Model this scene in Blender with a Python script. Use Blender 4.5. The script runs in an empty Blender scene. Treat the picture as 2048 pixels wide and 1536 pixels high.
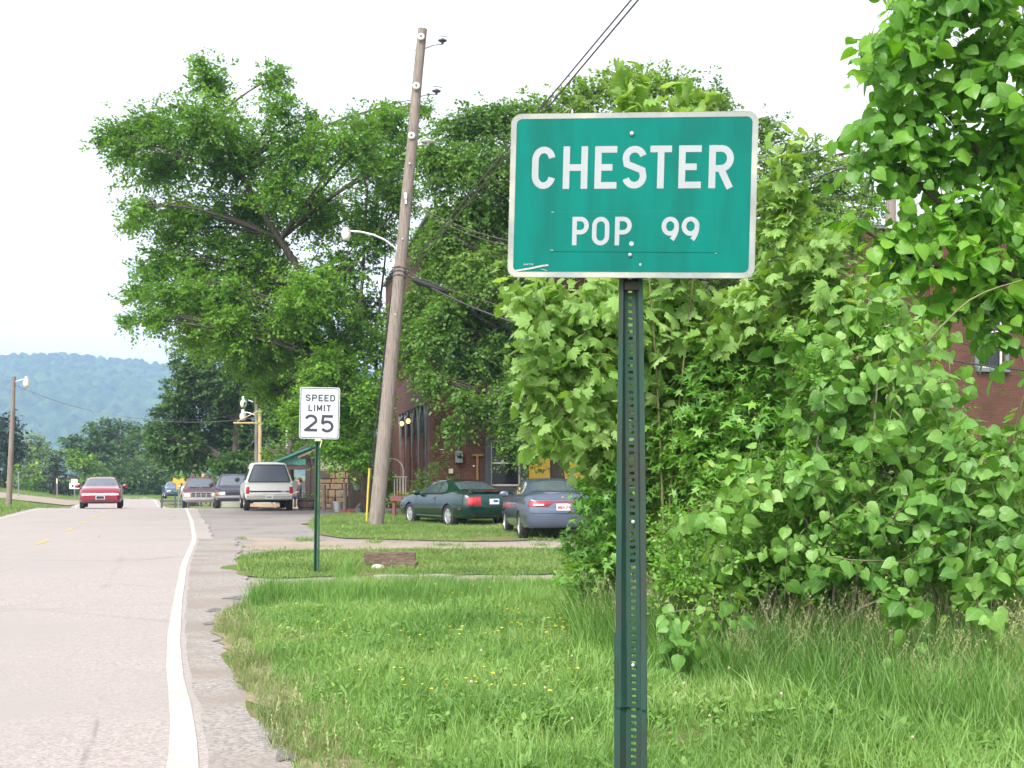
import bpy, bmesh, math, random
import numpy as np
from mathutils import Vector, Matrix, noise
from mathutils.bvhtree import BVHTree
from mathutils.geometry import delaunay_2d_cdt
PI = math.pi
sc = bpy.context.scene
C = sc.collection
rng = np.random.default_rng(7)
random.seed(7)

# ------------------------------------------------------------------ camera, sky, sun, exposure
FOC, HZ, EYE = 2600.0, 948.0, 1.5
cam_d = bpy.data.cameras.new('camera')
cam_d.sensor_width = 36.0
cam_d.lens = 36.0 * FOC / 2048.0
cam_d.shift_y = (HZ - 768.0) / 2048.0
cam_d.clip_end = 9000.0
cam_d.dof.use_dof = True
cam_d.dof.focus_distance = 6.5
cam_d.dof.aperture_fstop = 18.0
cam = bpy.data.objects.new('camera', cam_d)
cam.location = (0, 0, EYE)
cam.rotation_euler = (PI / 2, 0, 0)
C.objects.link(cam)
sc.camera = cam

SUN_EL, SUN_AZ = math.radians(48), math.radians(205)     # azimuth clockwise from +Y
world = bpy.data.worlds.new('World')
sc.world = world
world.use_nodes = True
wn, wl = world.node_tree.nodes, world.node_tree.links
wn.clear()
sky = wn.new('ShaderNodeTexSky')
sky.sky_type = 'NISHITA'
sky.sun_disc = False
sky.sun_elevation = SUN_EL
sky.sun_rotation = SUN_AZ
sky.air_density = 1.0
sky.dust_density = 3.0
sky.ozone_density = 1.0
hs = wn.new('ShaderNodeHueSaturation')
hs.inputs['Saturation'].default_value = 0.12
hs.inputs['Value'].default_value = 1.0
bg = wn.new('ShaderNodeBackground')
bg.inputs['Strength'].default_value = 0.15
wo = wn.new('ShaderNodeOutputWorld')
wl.new(sky.outputs[0], hs.inputs['Color'])
wl.new(hs.outputs[0], bg.inputs['Color'])
wl.new(bg.outputs[0], wo.inputs['Surface'])
sun_d = bpy.data.lights.new('sun', 'SUN')
sun_d.energy = 1.35
sun_d.angle = math.radians(18)
sun_d.color = (1.0, 0.96, 0.9)
sun = bpy.data.objects.new('sun', sun_d)
sdir = Vector((math.sin(SUN_AZ) * math.cos(SUN_EL), math.cos(SUN_AZ) * math.cos(SUN_EL), math.sin(SUN_EL)))
sun.rotation_euler = sdir.to_track_quat('Z', 'Y').to_euler()
sun.location = (0, 0, 60)
C.objects.link(sun)
vs = sc.view_settings
vs.view_transform = 'Standard'
vs.look = 'None'
vs.exposure = 1.42
vs.gamma = 1.0
sc.cycles.use_denoising = True
sc.cycles.max_bounces = 8
sc.cycles.diffuse_bounces = 4
sc.cycles.transmission_bounces = 6
sc.cycles.volume_bounces = 1
sc.cycles.sample_clamp_indirect = 6.0

# ------------------------------------------------------------------ helpers
def P(px, py, D):
    """a point seen at photo pixel (px, py) at distance D metres"""
    return Vector(((px - 1024) / FOC * D, D, EYE + (HZ - py) / FOC * D))

def tag(o, label=None, cat=None, group=None, kind=None):
    if label: o['label'] = label
    if cat: o['category'] = cat
    if group: o['group'] = group
    if kind: o['kind'] = kind
    return o

def thing(name, label, cat, loc=(0, 0, 0), rz=0.0, group=None):
    o = bpy.data.objects.new(name, None)
    o.empty_display_size = 0.2
    o.location = loc
    o.rotation_euler = (0, 0, rz)
    C.objects.link(o)
    return tag(o, label, cat, group)

def link(name, me, m=None, parent=None, loc=None, smooth=False):
    o = bpy.data.objects.new(name, me)
    if m is not None and not me.materials:
        for mm in (m if isinstance(m, (list, tuple)) else [m]):
            me.materials.append(mm)
    C.objects.link(o)
    if parent is not None: o.parent = parent
    if loc is not None: o.location = loc
    if smooth: me.shade_smooth()
    return o

def pydata(name, v, f, m=None, parent=None, smooth=False, loc=None):
    me = bpy.data.meshes.new(name)
    me.from_pydata([tuple(x) for x in v], [], f)
    me.update()
    return link(name, me, m, parent, loc, smooth)

def npmesh(name, V, Fq, k):
    """V (n,3), Fq (m,k) index arrays -> mesh"""
    me = bpy.data.meshes.new(name)
    n, m = len(V), len(Fq)
    me.vertices.add(n)
    me.vertices.foreach_set('co', np.ascontiguousarray(V, dtype=np.float32).ravel())
    me.loops.add(m * k)
    me.loops.foreach_set('vertex_index', np.ascontiguousarray(Fq, dtype=np.int32).ravel())
    me.polygons.add(m)
    me.polygons.foreach_set('loop_start', np.arange(0, m * k, k, dtype=np.int32))
    me.polygons.foreach_set('loop_total', np.full(m, k, dtype=np.int32))
    me.update(calc_edges=True)
    me.validate()
    return me

class MB:
    """collects shapes, then links them as one mesh object"""
    def __init__(s): s.v, s.f, s.mi = [], [], []
    def add(s, v, f, mi=0):
        b = len(s.v)
        s.v += [tuple(x) for x in v]
        s.f += [tuple(b + i for i in q) for q in f]
        s.mi += [mi] * len(f)
        return s
    def box(s, c, d, M=None, mi=0):
        x, y, z = d[0] / 2, d[1] / 2, d[2] / 2
        v = [Vector((i, j, k)) for i in (-x, x) for j in (-y, y) for k in (-z, z)]
        if M is not None: v = [M @ p for p in v]
        v = [p + Vector(c) for p in v]
        return s.add(v, [(0, 1, 3, 2), (4, 6, 7, 5), (0, 4, 5, 1), (2, 3, 7, 6), (0, 2, 6, 4), (1, 5, 7, 3)], mi)
    def tube(s, pts, rad, n=8, caps=True, mi=0):
        pts = [Vector(p) for p in pts]
        if not hasattr(rad, '__len__'): rad = [rad] * len(pts)
        v, f = [], []
        up = None
        for i, p in enumerate(pts):
            t = (pts[min(i + 1, len(pts) - 1)] - pts[max(i - 1, 0)])
            t = t.normalized() if t.length > 1e-9 else Vector((0, 0, 1))
            if up is None:
                up = Vector((0, 0, 1)) if abs(t.z) < 0.9 else Vector((0, 1, 0))
            a = t.cross(up); a = a.normalized() if a.length > 1e-6 else Vector((1, 0, 0))
            b = a.cross(t).normalized()
            up = b
            for k in range(n):
                an = 2 * PI * k / n
                v.append(p + (a * math.cos(an) + b * math.sin(an)) * rad[i])
        for i in range(len(pts) - 1):
            for k in range(n):
                k2 = (k + 1) % n
                f.append((i * n + k, i * n + k2, (i + 1) * n + k2, (i + 1) * n + k))
        if caps:
            f.append(tuple(range(n))[::-1])
            f.append(tuple((len(pts) - 1) * n + k for k in range(n)))
        return s.add(v, f, mi)
    def lathe(s, prof, n=16, axis='z', c=(0, 0, 0), mi=0):
        v, f = [], []
        for r, h in prof:
            for k in range(n):
                a = 2 * PI * k / n
                q = (r * math.cos(a), r * math.sin(a), h)
                if axis == 'y': q = (q[0], q[2], q[1])
                if axis == 'x': q = (q[2], q[0], q[1])
                v.append((q[0] + c[0], q[1] + c[1], q[2] + c[2]))
        for i in range(len(prof) - 1):
            for k in range(n):
                k2 = (k + 1) % n
                f.append((i * n + k, i * n + k2, (i + 1) * n + k2, (i + 1) * n + k))
        return s.add(v, f, mi)
    def prism(s, poly, y0, y1, M=None, mi=0):
        """poly of (x,z) extruded along y"""
        n = len(poly)
        v = [Vector((x, y0, z)) for x, z in poly] + [Vector((x, y1, z)) for x, z in poly]
        if M is not None: v = [M @ p for p in v]
        f = [tuple(range(n)), tuple(range(2 * n - 1, n - 1, -1))]
        for i in range(n):
            j = (i + 1) % n
            f.append((i, i + n, j + n, j))
        return s.add(v, f, mi)
    def build(s, name, m, parent=None, smooth=False, loc=None, bevel=0, autosmooth=None):
        me = bpy.data.meshes.new(name)
        me.from_pydata(s.v, [], s.f)
        ms = m if isinstance(m, (list, tuple)) else [m]
        for mm in ms: me.materials.append(mm)
        if len(ms) > 1: me.polygons.foreach_set('material_index', s.mi)
        me.update()
        bm = bmesh.new(); bm.from_mesh(me)
        bmesh.ops.recalc_face_normals(bm, faces=bm.faces)
        if bevel: bmesh.ops.bevel(bm, geom=[e for e in bm.edges], offset=bevel, segments=1, affect='EDGES', clamp_overlap=True)
        bm.to_mesh(me); bm.free()
        if smooth: me.shade_smooth()
        if autosmooth is not None:
            me.shade_smooth(); me.set_sharp_from_angle(angle=math.radians(autosmooth))
        o = bpy.data.objects.new(name, me)
        C.objects.link(o)
        if parent is not None: o.parent = parent
        if loc is not None: o.location = loc
        return o

def copy_thing(src, label=None, group=None):
    def rec(o, par):
        c = o.copy(); C.objects.link(c); c.parent = par
        for ch in list(o.children): rec(ch, c)
        return c
    r = rec(src, None)
    if label: r['label'] = label
    if group: r['group'] = group
    return r

# ------------------------------------------------------------------ materials
MATS = {}
def newmat(name):
    m = bpy.data.materials.new(name)
    m.use_nodes = True
    m.node_tree.nodes.clear()
    MATS[name] = m
    return m, m.node_tree.nodes, m.node_tree.links

def surf(name, col, rough=0.7, metal=0.0, col2=None, scale=8.0, stretch=(1, 1, 1), bump=0.0, bscale=None, coat=0.0, spec=0.5, detail=6.0, contrast=(0.35, 0.65), col3=None, scale3=1.0, obj=True, emit=0.0):
    m, N, L = newmat(name)
    out = N.new('ShaderNodeOutputMaterial'); b = N.new('ShaderNodeBsdfPrincipled')
    L.new(b.outputs[0], out.inputs['Surface'])
    b.inputs['Base Color'].default_value = (*col, 1)
    b.inputs['Roughness'].default_value = rough
    b.inputs['Metallic'].default_value = metal
    b.inputs['Coat Weight'].default_value = coat
    b.inputs['Coat Roughness'].default_value = 0.08
    b.inputs['Specular IOR Level'].default_value = spec
    if emit:
        b.inputs['Emission Color'].default_value = (*col, 1); b.inputs['Emission Strength'].default_value = emit
    tc = N.new('ShaderNodeTexCoord'); mp = N.new('ShaderNodeMapping')
    mp.inputs['Scale'].default_value = stretch
    L.new(tc.outputs['Object' if obj else 'Generated'], mp.inputs['Vector'])
    last = None
    if col2 is not None:
        nz = N.new('ShaderNodeTexNoise'); nz.inputs['Scale'].default_value = scale; nz.inputs['Detail'].default_value = detail
        nz.inputs['Roughness'].default_value = 0.65
        L.new(mp.outputs[0], nz.inputs['Vector'])
        cr = N.new('ShaderNodeValToRGB')
        cr.color_ramp.elements[0].position = contrast[0]; cr.color_ramp.elements[1].position = contrast[1]
        cr.color_ramp.elements[0].color = (*col, 1); cr.color_ramp.elements[1].color = (*col2, 1)
        L.new(nz.outputs['Fac'], cr.inputs['Fac'])
        last = cr.outputs['Color']
        if col3 is not None:
            n3 = N.new('ShaderNodeTexNoise'); n3.inputs['Scale'].default_value = scale3; n3.inputs['Detail'].default_value = 4
            L.new(mp.outputs[0], n3.inputs['Vector'])
            c3 = N.new('ShaderNodeValToRGB'); c3.color_ramp.elements[0].position = 0.45; c3.color_ramp.elements[1].position = 0.62
            mx = N.new('ShaderNodeMixRGB'); mx.inputs['Color2'].default_value = (*col3, 1)
            L.new(n3.outputs['Fac'], c3.inputs['Fac']); L.new(c3.outputs['Color'], mx.inputs['Fac'])
            L.new(last, mx.inputs['Color1']); last = mx.outputs['Color']
        L.new(last, b.inputs['Base Color'])
    if bump:
        nb = N.new('ShaderNodeTexNoise'); nb.inputs['Scale'].default_value = bscale or scale * 3; nb.inputs['Detail'].default_value = 5
        L.new(mp.outputs[0], nb.inputs['Vector'])
        bp = N.new('ShaderNodeBump'); bp.inputs['Strength'].default_value = 0.6; bp.inputs['Distance'].default_value = bump
        L.new(nb.outputs['Fac'], bp.inputs['Height']); L.new(bp.outputs[0], b.inputs['Normal'])
    return m

def leafmat(name, cols, trans=0.4, rough=0.45, nscale=0.35, tcol=None, spec=0.4, veins=0.0):
    """cols: list of (pos, rgb); picked by a random value per leaf mixed with slow noise"""
    m, N, L = newmat(name)
    out = N.new('ShaderNodeOutputMaterial')
    geo = N.new('ShaderNodeNewGeometry'); oi = N.new('ShaderNodeObjectInfo')
    tc = N.new('ShaderNodeTexCoord'); nz = N.new('ShaderNodeTexNoise')
    nz.inputs['Scale'].default_value = nscale; nz.inputs['Detail'].default_value = 3
    L.new(geo.outputs['Position'], nz.inputs['Vector'])
    a = N.new('ShaderNodeMath'); a.operation = 'ADD'
    L.new(geo.outputs['Random Per Island'], a.inputs[0]); L.new(oi.outputs['Random'], a.inputs[1])
    fr = N.new('ShaderNodeMath'); fr.operation = 'FRACT'; L.new(a.outputs[0], fr.inputs[0])
    mul = N.new('ShaderNodeMath'); mul.operation = 'MULTIPLY_ADD'; mul.inputs[1].default_value = 0.5
    L.new(fr.outputs[0], mul.inputs[0])
    m2 = N.new('ShaderNodeMath'); m2.operation = 'MULTIPLY_ADD'; m2.inputs[1].default_value = 1.3; m2.inputs[2].default_value = -0.4
    L.new(nz.outputs['Fac'], m2.inputs[0]); L.new(m2.outputs[0], mul.inputs[2])
    cr = N.new('ShaderNodeValToRGB')
    el = cr.color_ramp.elements
    el[0].position, el[0].color = cols[0][0], (*cols[0][1], 1)
    el[1].position, el[1].color = cols[-1][0], (*cols[-1][1], 1)
    for p, c in cols[1:-1]:
        e = el.new(p); e.color = (*c, 1)
    L.new(mul.outputs[0], cr.inputs['Fac'])
    b = N.new('ShaderNodeBsdfPrincipled')
    b.inputs['Roughness'].default_value = rough
    b.inputs['Specular IOR Level'].default_value = spec
    colr = cr.outputs['Color']
    if veins:
        uv = N.new('ShaderNodeUVMap'); sp = N.new('ShaderNodeSeparateXYZ'); L.new(uv.outputs[0], sp.inputs[0])
        def mth(op, a_, b_=None, c_=None):
            q = N.new('ShaderNodeMath'); q.operation = op
            for i, z in enumerate((a_, b_, c_)):
                if z is None: continue
                if isinstance(z, (int, float)): q.inputs[i].default_value = z
                else: L.new(z, q.inputs[i])
            return q.outputs[0]
        ax = mth('ABSOLUTE', sp.outputs['X'])
        mid = mth('LESS_THAN', ax, .018)
        ph = mth('FRACT', mth('MULTIPLY', mth('SUBTRACT', sp.outputs['Y'], mth('MULTIPLY', ax, .9)), 5.5))
        side_ = mth('MULTIPLY', mth('LESS_THAN', ph, .10), .6)
        vv = mth('MULTIPLY', mth('MAXIMUM', mid, side_), veins)
        mv = N.new('ShaderNodeMixRGB'); mv.inputs['Color2'].default_value = (.40, .50, .26, 1)
        L.new(vv, mv.inputs['Fac']); L.new(colr, mv.inputs['Color1']); colr = mv.outputs[0]
        nb = N.new('ShaderNodeTexNoise'); nb.inputs['Scale'].default_value = 4.0; L.new(uv.outputs[0], nb.inputs['Vector'])
        bp = N.new('ShaderNodeBump'); bp.inputs['Strength'].default_value = .5; bp.inputs['Distance'].default_value = .01
        L.new(mth('ADD', nb.outputs['Fac'], mth('MULTIPLY', ph, .25)), bp.inputs['Height']); L.new(bp.outputs[0], b.inputs['Normal'])
    L.new(colr, b.inputs['Base Color'])
    t = N.new('ShaderNodeBsdfTranslucent')
    mc = N.new('ShaderNodeMixRGB'); mc.blend_type = 'MULTIPLY'; mc.inputs['Fac'].default_value = 1.0
    mc.inputs['Color2'].default_value = (*(tcol or (1.5, 1.5, 0.5)), 1)
    L.new(cr.outputs['Color'], mc.inputs['Color1']); L.new(mc.outputs[0], t.inputs['Color'])
    mx = N.new('ShaderNodeMixShader'); mx.inputs['Fac'].default_value = trans
    L.new(b.outputs[0], mx.inputs[1]); L.new(t.outputs[0], mx.inputs[2])
    L.new(mx.outputs[0], out.inputs['Surface'])
    return m

M_bark = surf('bark', (0.05, 0.038, 0.03), 0.9, col2=(0.12, 0.095, 0.075), scale=6, stretch=(3, 3, .6), bump=.02)
M_bark_grey = surf('bark_grey', (0.16, 0.14, 0.115), 0.9, col2=(0.27, 0.24, 0.2), scale=6, stretch=(3, 3, .6), bump=.02)
M_twig = surf('green_twig', (0.12, 0.15, 0.05), 0.7, col2=(0.2, 0.16, 0.08), scale=10)
M_wood = surf('weathered_pole_wood', (0.09, 0.07, 0.056), 0.9, col2=(0.30, 0.25, 0.215), scale=6, stretch=(8, 8, .28), bump=.02, bscale=9, contrast=(.33, .58), col3=(.22, .19, .165), scale3=3, spec=.2)
M_wood_far = surf('pale_pole_wood', (0.16, 0.125, 0.10), 0.85, col2=(0.25, 0.2, 0.16), scale=5, stretch=(5, 5, .4))
M_timber = surf('old_timber', (0.07, 0.045, 0.033), 0.9, col2=(0.19, 0.135, 0.10), scale=9, stretch=(.7, 5, 5), bump=.012)
M_steel = surf('galvanised_steel', (0.5, 0.52, 0.53), 0.45, 0.7, col2=(0.6, 0.6, 0.62), scale=20)
M_porcelain = surf('white_porcelain', (0.75, 0.75, 0.73), 0.2)
M_porc_dark = surf('brown_glaze', (0.09, 0.08, 0.08), 0.3)
M_cable = surf('black_cable', (0.035, 0.03, 0.028), 0.6)
M_cable_al = surf('aluminium_cable', (0.4, 0.4, 0.4), 0.5, 0.5)
M_cable_brown = surf('weathered_cable', (0.11, 0.09, 0.085), 0.8)
M_lampglass = surf('frosted_lamp_lens', (0.75, 0.72, 0.62), 0.3)
M_black = surf('matt_black', (0.012, 0.012, 0.012), 0.7)
M_white = surf('white_paint', (0.72, 0.72, 0.7), 0.5, col2=(0.62, 0.62, 0.6), scale=5)
# ------------------------------------------------------------------ terrain
_rg = np.arange(-60, 240, .25)
_rx = np.interp(_rg, [-60, 6.63, 8.8, 11.1, 13.8, 21.4, 29.5, 40.2, 55.7, 75, 100, 125, 160, 200, 260], [9.5, -1.62, -2.27, -2.90, -3.57, -5.40, -7.2, -9.9, -13.95, -18.9, -27.2, -34.4, -47.0, -66.0, -96])
for _ in range(2): _rx[5:-5] = np.convolve(_rx, np.ones(11) / 11, 'valid')
def road_c(D):
    """x of the right white edge line at distance D"""
    return float(np.interp(D, _rg, _rx))
RW = 6.35
def dipf(D):
    return float(np.interp(D, [0, 54, 58, 70, 85, 100, 125, 160, 260, 600, 3000], [0, 0, -0.03, -0.42, -0.85, -1.02, -1.0, -1.0, -1.0, -1.0, -1.0]))
def gz(x, D):
    s = x - road_c(D)                       # >0 right of the edge line
    d = dipf(D)
    lf = float(np.interp(s, [-RW - 9, -RW - 1.0], [0.22, 1.0]))
    if s < -RW: d *= lf
    z = d
    # low grass bank round the leaning pole and behind the drive
    if 28 < D < 50 and s > 2:
        z += 0.10 * max(0.0, math.sin(PI * (D - 28) / 22)) * min(1, (s - 2) / 2.5) * (0.6 + 0.4 * math.sin(x * .9))
    return z

def sheet(name, poly, m, off, step=0.5, jag=0.0, jscale=2.0, label=None, kind='structure', base=gz, parent=None):
    """polygon (x,D) tessellated on the terrain with an irregular edge"""
    pts = []
    n = len(poly)
    for i in range(n):
        a, b = Vector(poly[i]), Vector(poly[(i + 1) % n])
        k = max(1, int((b - a).length / step))
        for j in range(k): pts.append(a.lerp(b, j / k))
    if jag:
        q = []
        for p in pts:
            w = Vector((noise.noise(Vector((p.x * jscale, p.y * jscale, 3.1))), noise.noise(Vector((p.x * jscale, p.y * jscale, 9.7))))) * jag
            w += Vector((noise.noise(Vector((p.x * jscale * 5, p.y * jscale * 5, 1.1))), noise.noise(Vector((p.x * jscale * 5, p.y * jscale * 5, 5.7))))) * jag * .35
            q.append(p + w)
        pts = q
    xs = [p.x for p in pts]; ys = [p.y for p in pts]
    nb = len(pts)
    inner = []
    y = min(ys)
    g = max(step * 1.6, 0.6)
    while y < max(ys):
        x = min(xs)
        while x < max(xs):
            if inpoly(x, y, pts): inner.append(Vector((x, y)))
            x += g * (1 if y < 60 else 2)
        y += g * (1 if y < 60 else 2)
    v, e, f, _, _, _ = delaunay_2d_cdt(pts + inner, [], [list(range(nb))], 1, 1e-5)
    vv = [(p.x, p.y, base(p.x, p.y) + off) for p in v]
    f = [tuple(q) for q in f]
    o = pydata(name, vv, f, m, parent)
    bm = bmesh.new(); bm.from_mesh(o.data)
    for fc in bm.faces:
        if fc.normal.z < 0: fc.normal_flip()
    bm.to_mesh(o.data); bm.free()
    o.data.shade_smooth()
    if kind and parent is None: tag(o, label, None, None, kind)
    return o

def inpoly(x, y, pts):
    c = False
    j = len(pts) - 1
    for i in range(len(pts)):
        xi, yi = pts[i][0], pts[i][1]; xj, yj = pts[j][0], pts[j][1]
        if (yi > y) != (yj > y) and x < (xj - xi) * (y - yi) / (yj - yi) + xi: c = not c
        j = i
    return c
def inpoly_np(X, Y, pts):
    c = np.zeros(len(X), bool)
    j = len(pts) - 1
    for i in range(len(pts)):
        xi, yi = pts[i][0], pts[i][1]; xj, yj = pts[j][0], pts[j][1]
        if yi != yj:
            c ^= ((yi > Y) != (yj > Y)) & (X < (xj - xi) * (Y - yi) / (yj - yi) + xi)
        j = i
    return c

M_asphalt = surf('worn_asphalt', (0.228, 0.195, 0.18), 0.95, col2=(0.41, 0.365, 0.345), scale=45, detail=9, contrast=(.34, .62), bump=.006, bscale=120, col3=(0.31, 0.278, 0.262), scale3=.3, spec=.2)
def add_cracks(m, dark=(.09, .08, .085), w=.006, sc_=.35, amt=.55):
    N, L = m.node_tree.nodes, m.node_tree.links
    b = next(n for n in N if n.type == 'BSDF_PRINCIPLED')
    src = b.inputs['Base Color'].links[0].from_socket
    tc = N.new('ShaderNodeTexCoord'); nz = N.new('ShaderNodeTexNoise'); nz.inputs['Scale'].default_value = 1.3; nz.inputs['Detail'].default_value = 5
    L.new(tc.outputs['Object'], nz.inputs['Vector'])
    mxv = N.new('ShaderNodeMixRGB'); mxv.inputs['Fac'].default_value = .12
    L.new(tc.outputs['Object'], mxv.inputs['Color1']); L.new(nz.outputs['Color'], mxv.inputs['Color2'])
    vo = N.new('ShaderNodeTexVoronoi'); vo.feature = 'DISTANCE_TO_EDGE'; vo.inputs['Scale'].default_value = sc_
    L.new(mxv.outputs[0], vo.inputs['Vector'])
    lt = N.new('ShaderNodeMapRange'); lt.inputs['From Min'].default_value = w; lt.inputs['From Max'].default_value = w * .2
    lt.inputs['To Min'].default_value = 0; lt.inputs['To Max'].default_value = amt
    L.new(vo.outputs['Distance'], lt.inputs['Value'])
    n2 = N.new('ShaderNodeTexNoise'); n2.inputs['Scale'].default_value = .5
    L.new(tc.outputs['Object'], n2.inputs['Vector'])
    r2 = N.new('ShaderNodeMapRange'); r2.inputs['From Min'].default_value = .45; r2.inputs['From Max'].default_value = .6
    L.new(n2.outputs['Fac'], r2.inputs['Value'])
    mu = N.new('ShaderNodeMath'); mu.operation = 'MULTIPLY'; L.new(lt.outputs[0], mu.inputs[0]); L.new(r2.outputs[0], mu.inputs[1])
    mx = N.new('ShaderNodeMixRGB'); mx.inputs['Color2'].default_value = (*dark, 1)
    L.new(mu.outputs[0], mx.inputs['Fac']); L.new(src, mx.inputs['Color1']); L.new(mx.outputs[0], b.inputs['Base Color'])
add_cracks(M_asphalt, w=.0045, sc_=.3, amt=.6)
add_cracks(M_asphalt, w=.008, sc_=.12, amt=.15)
M_lot = surf('gravelly_asphalt', (0.17, 0.15, 0.14), 0.95, col2=(0.33, 0.295, 0.27), scale=26, detail=9, contrast=(.3, .68), bump=.008, bscale=60, col3=(0.22, 0.20, 0.195), scale3=.5, spec=.2)
add_cracks(M_lot, w=.02, sc_=.7, amt=.6)
M_gravel = surf('sandy_gravel', (0.20, 0.16, 0.115), 0.95, col2=(0.36, 0.31, 0.25), scale=22, detail=9, bump=.01, bscale=60, col3=(0.32, 0.26, 0.21), scale3=.8, spec=.2)
M_soil = surf('grassy_soil', (0.075, 0.125, 0.03), 0.95, col2=(0.13, 0.19, 0.045), scale=9, detail=8, bump=.02, bscale=25, col3=(0.17, 0.14, 0.075), scale3=.7, spec=.1)
M_soil_far = surf('far_meadow', (0.085, 0.13, 0.03), 0.95, col2=(0.15, 0.19, 0.055), scale=.5, detail=9, col3=(0.16, 0.155, 0.07), scale3=.12, spec=.1)
M_soil_dry = surf('dry_verge', (0.20, 0.165, 0.10), 0.95, col2=(0.30, 0.25, 0.17), scale=14, detail=8, bump=.012, bscale=40, col3=(0.12, 0.13, 0.045), scale3=1.4, spec=.1)
M_white_line = surf('worn_white_line', (0.33, 0.31, 0.27), 0.8, col2=(0.50, 0.49, 0.44), scale=55, detail=9, contrast=(.3, .5), col3=(0.41, 0.39, 0.345), scale3=2, spec=.2)
M_yellow_line = surf('worn_yellow_line', (0.52, 0.36, 0.08), 0.8, col2=(0.42, 0.34, 0.16), scale=6, spec=.2)

# wide ground
V, Fc = [], []
ds = list(np.concatenate([np.arange(-30, 4, 4), np.arange(4, 60, 2.0), np.arange(60, 180, 4.0), np.arange(180, 700, 40), np.arange(700, 3600, 300)]))
ls = list(np.concatenate([np.arange(-2200, -200, 250), np.arange(-200, -60, 20), np.arange(-60, 40, 2.0), np.arange(40, 200, 20), np.arange(200, 2200, 250)]))
for D in ds:
    for x in ls: V.append((x, D, gz(x, D) - 0.06))
nl = len(ls)
for i in range(len(ds) - 1):
    for j in range(nl - 1): Fc.append((i * nl + j, i * nl + j + 1, (i + 1) * nl + j + 1, (i + 1) * nl + j))
ground = pydata('ground', V, Fc, M_soil_far, None, True)
tag(ground, 'wide green ground under the roadside', None, None, 'structure')

def strip(name, Ds, fa, fb, m, off, n=6, kind='structure', parent=None, label=None):
    v, f = [], []
    for D in Ds:
        a, b = fa(D), fb(D)
        for k in range(n + 1):
            x = a + (b - a) * k / n
            v.append((x, D, gz(x, D) + off))
    for i in range(len(Ds) - 1):
        for k in range(n):
            q = i * (n + 1) + k
            f.append((q, q + 1, q + n + 2, q + n + 1))
    o = pydata(name, v, f, m, parent, True)
    if kind and parent is None: tag(o, label, None, None, kind)
    return o
def frange(a, b, s): return list(np.arange(a, b + 1e-6, s))
def jit(x, D, a, s): return x + a * noise.noise(Vector((D * s, 4.4, 0))) + a * .5 * noise.noise(Vector((D * s * 4, 8.4, 0)))
Dn = frange(-20, 60, .35) + frange(61, 165, 2)
road = strip('road', Dn, lambda D: road_c(D) - RW - .35 - .1 * noise.noise(Vector((D, 0, 0))), lambda D: road_c(D) + jit(.33, D, .10, 1.1) + .1, M_asphalt, .012, 8, label='pale worn two lane asphalt road')
def lw(D): return float(np.interp(D, [6, 9, 14, 22, 60], [.175, .125, .105, .10, .12]))
line_r = strip('edge_line', frange(-20, 60, .35) + frange(61, 160, 2), lambda D: jit(road_c(D) - lw(D) / 2, D, .006, 1.2), lambda D: jit(road_c(D) + lw(D) / 2, D + 77, .008, 1.2), M_white_line, .017, 1, label='white line painted along the right road edge')
line_l = strip('edge_line', frange(-20, 60, 1) + frange(61, 160, 2), lambda D: road_c(D) - RW - .06, lambda D: road_c(D) - RW + .06, M_white_line, .017, 1, label='white line painted along the left road edge')
for k, (d0, d1) in enumerate([(27.5, 29.8), (34.0, 35.9), (39.2, 40.8), (44.2, 46), (50, 52), (55.2, 57), (85, 88), (97, 100), (112, 116), (-6, -3), (5.5, 8.0), (16, 18.5)]):
    if d0 in (5.5, 16): continue
    strip('centre_line', frange(d0, d1, .4), lambda D: road_c(D) - 3.30 - .055, lambda D: road_c(D) - 3.30 + .055, M_yellow_line, .017, 1, label='faded yellow dash on the road centre')

M_shoulder = surf('gritty_shoulder', (0.16, 0.14, 0.13), 0.95, col2=(0.36, 0.33, 0.30), scale=34, detail=10, contrast=(.33, .62), bump=.012, bscale=60, col3=(0.24, 0.205, 0.18), scale3=.9, spec=.15)
add_cracks(M_shoulder, w=.006, sc_=.5, amt=.4)
strip('road_shoulder', frange(-12, 30, .2), lambda D: road_c(D) + lw(D) / 2 + .05 + .03 * noise.noise(Vector((D * 1.5, 2, 0))), lambda D: jit(road_c(D) + .95, D, .14, 1.6), M_shoulder, .0135, 4, label='gritty broken shoulder right of the white line')
# car park and drives to the right of the road
lot = sheet('parking_lot', [(-1.0, -12), (-.55, 3), (-1.5, 7), (-3.3, 13.2), (-4.9, 20), (-6.8, 28), (-9.5, 39.5), (-13.5, 55), (-18.3, 74), (-14, 76), (-4, 62), (-3.3, 48), (-2.0, 46), (30, 46), (30, -12)], M_lot, -.002, .8, label='grey gravelly car park and shoulder')
drv2 = sheet('gravel_drive', [(-5.2, 25.2), (-3.0, 25.0), (.6, 25.2), (12, 25.6), (12, 29.5), (2, 28.6), (-1, 28.3), (-4.6, 29.0), (-6.3, 31)], M_gravel, .003, .4, .6, .9, label='sandy gravel drive leading to the parked cars')
drv1 = sheet('gravel_path', [(-3.9, 15.0), (-1.6, 16.1), (0, 17.1), (1.5, 17.6), (9, 18.4), (9, 20.0), (.4, 19.2), (-2, 19.1), (-3.6, 18.2), (-4.4, 18.5)], M_gravel, .003, .3, .5, 1.1, label='narrow gravel path between two strips of grass')
far_side_road = sheet('side_road', [(-75, 118), (-58, 112), (-44, 107), (-35.5, 104), (-37, 118), (-48, 125), (-60, 132), (-80, 140)], M_gravel, .02, 2.0, .3, .4, label='pale side road joining from the left')
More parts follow.
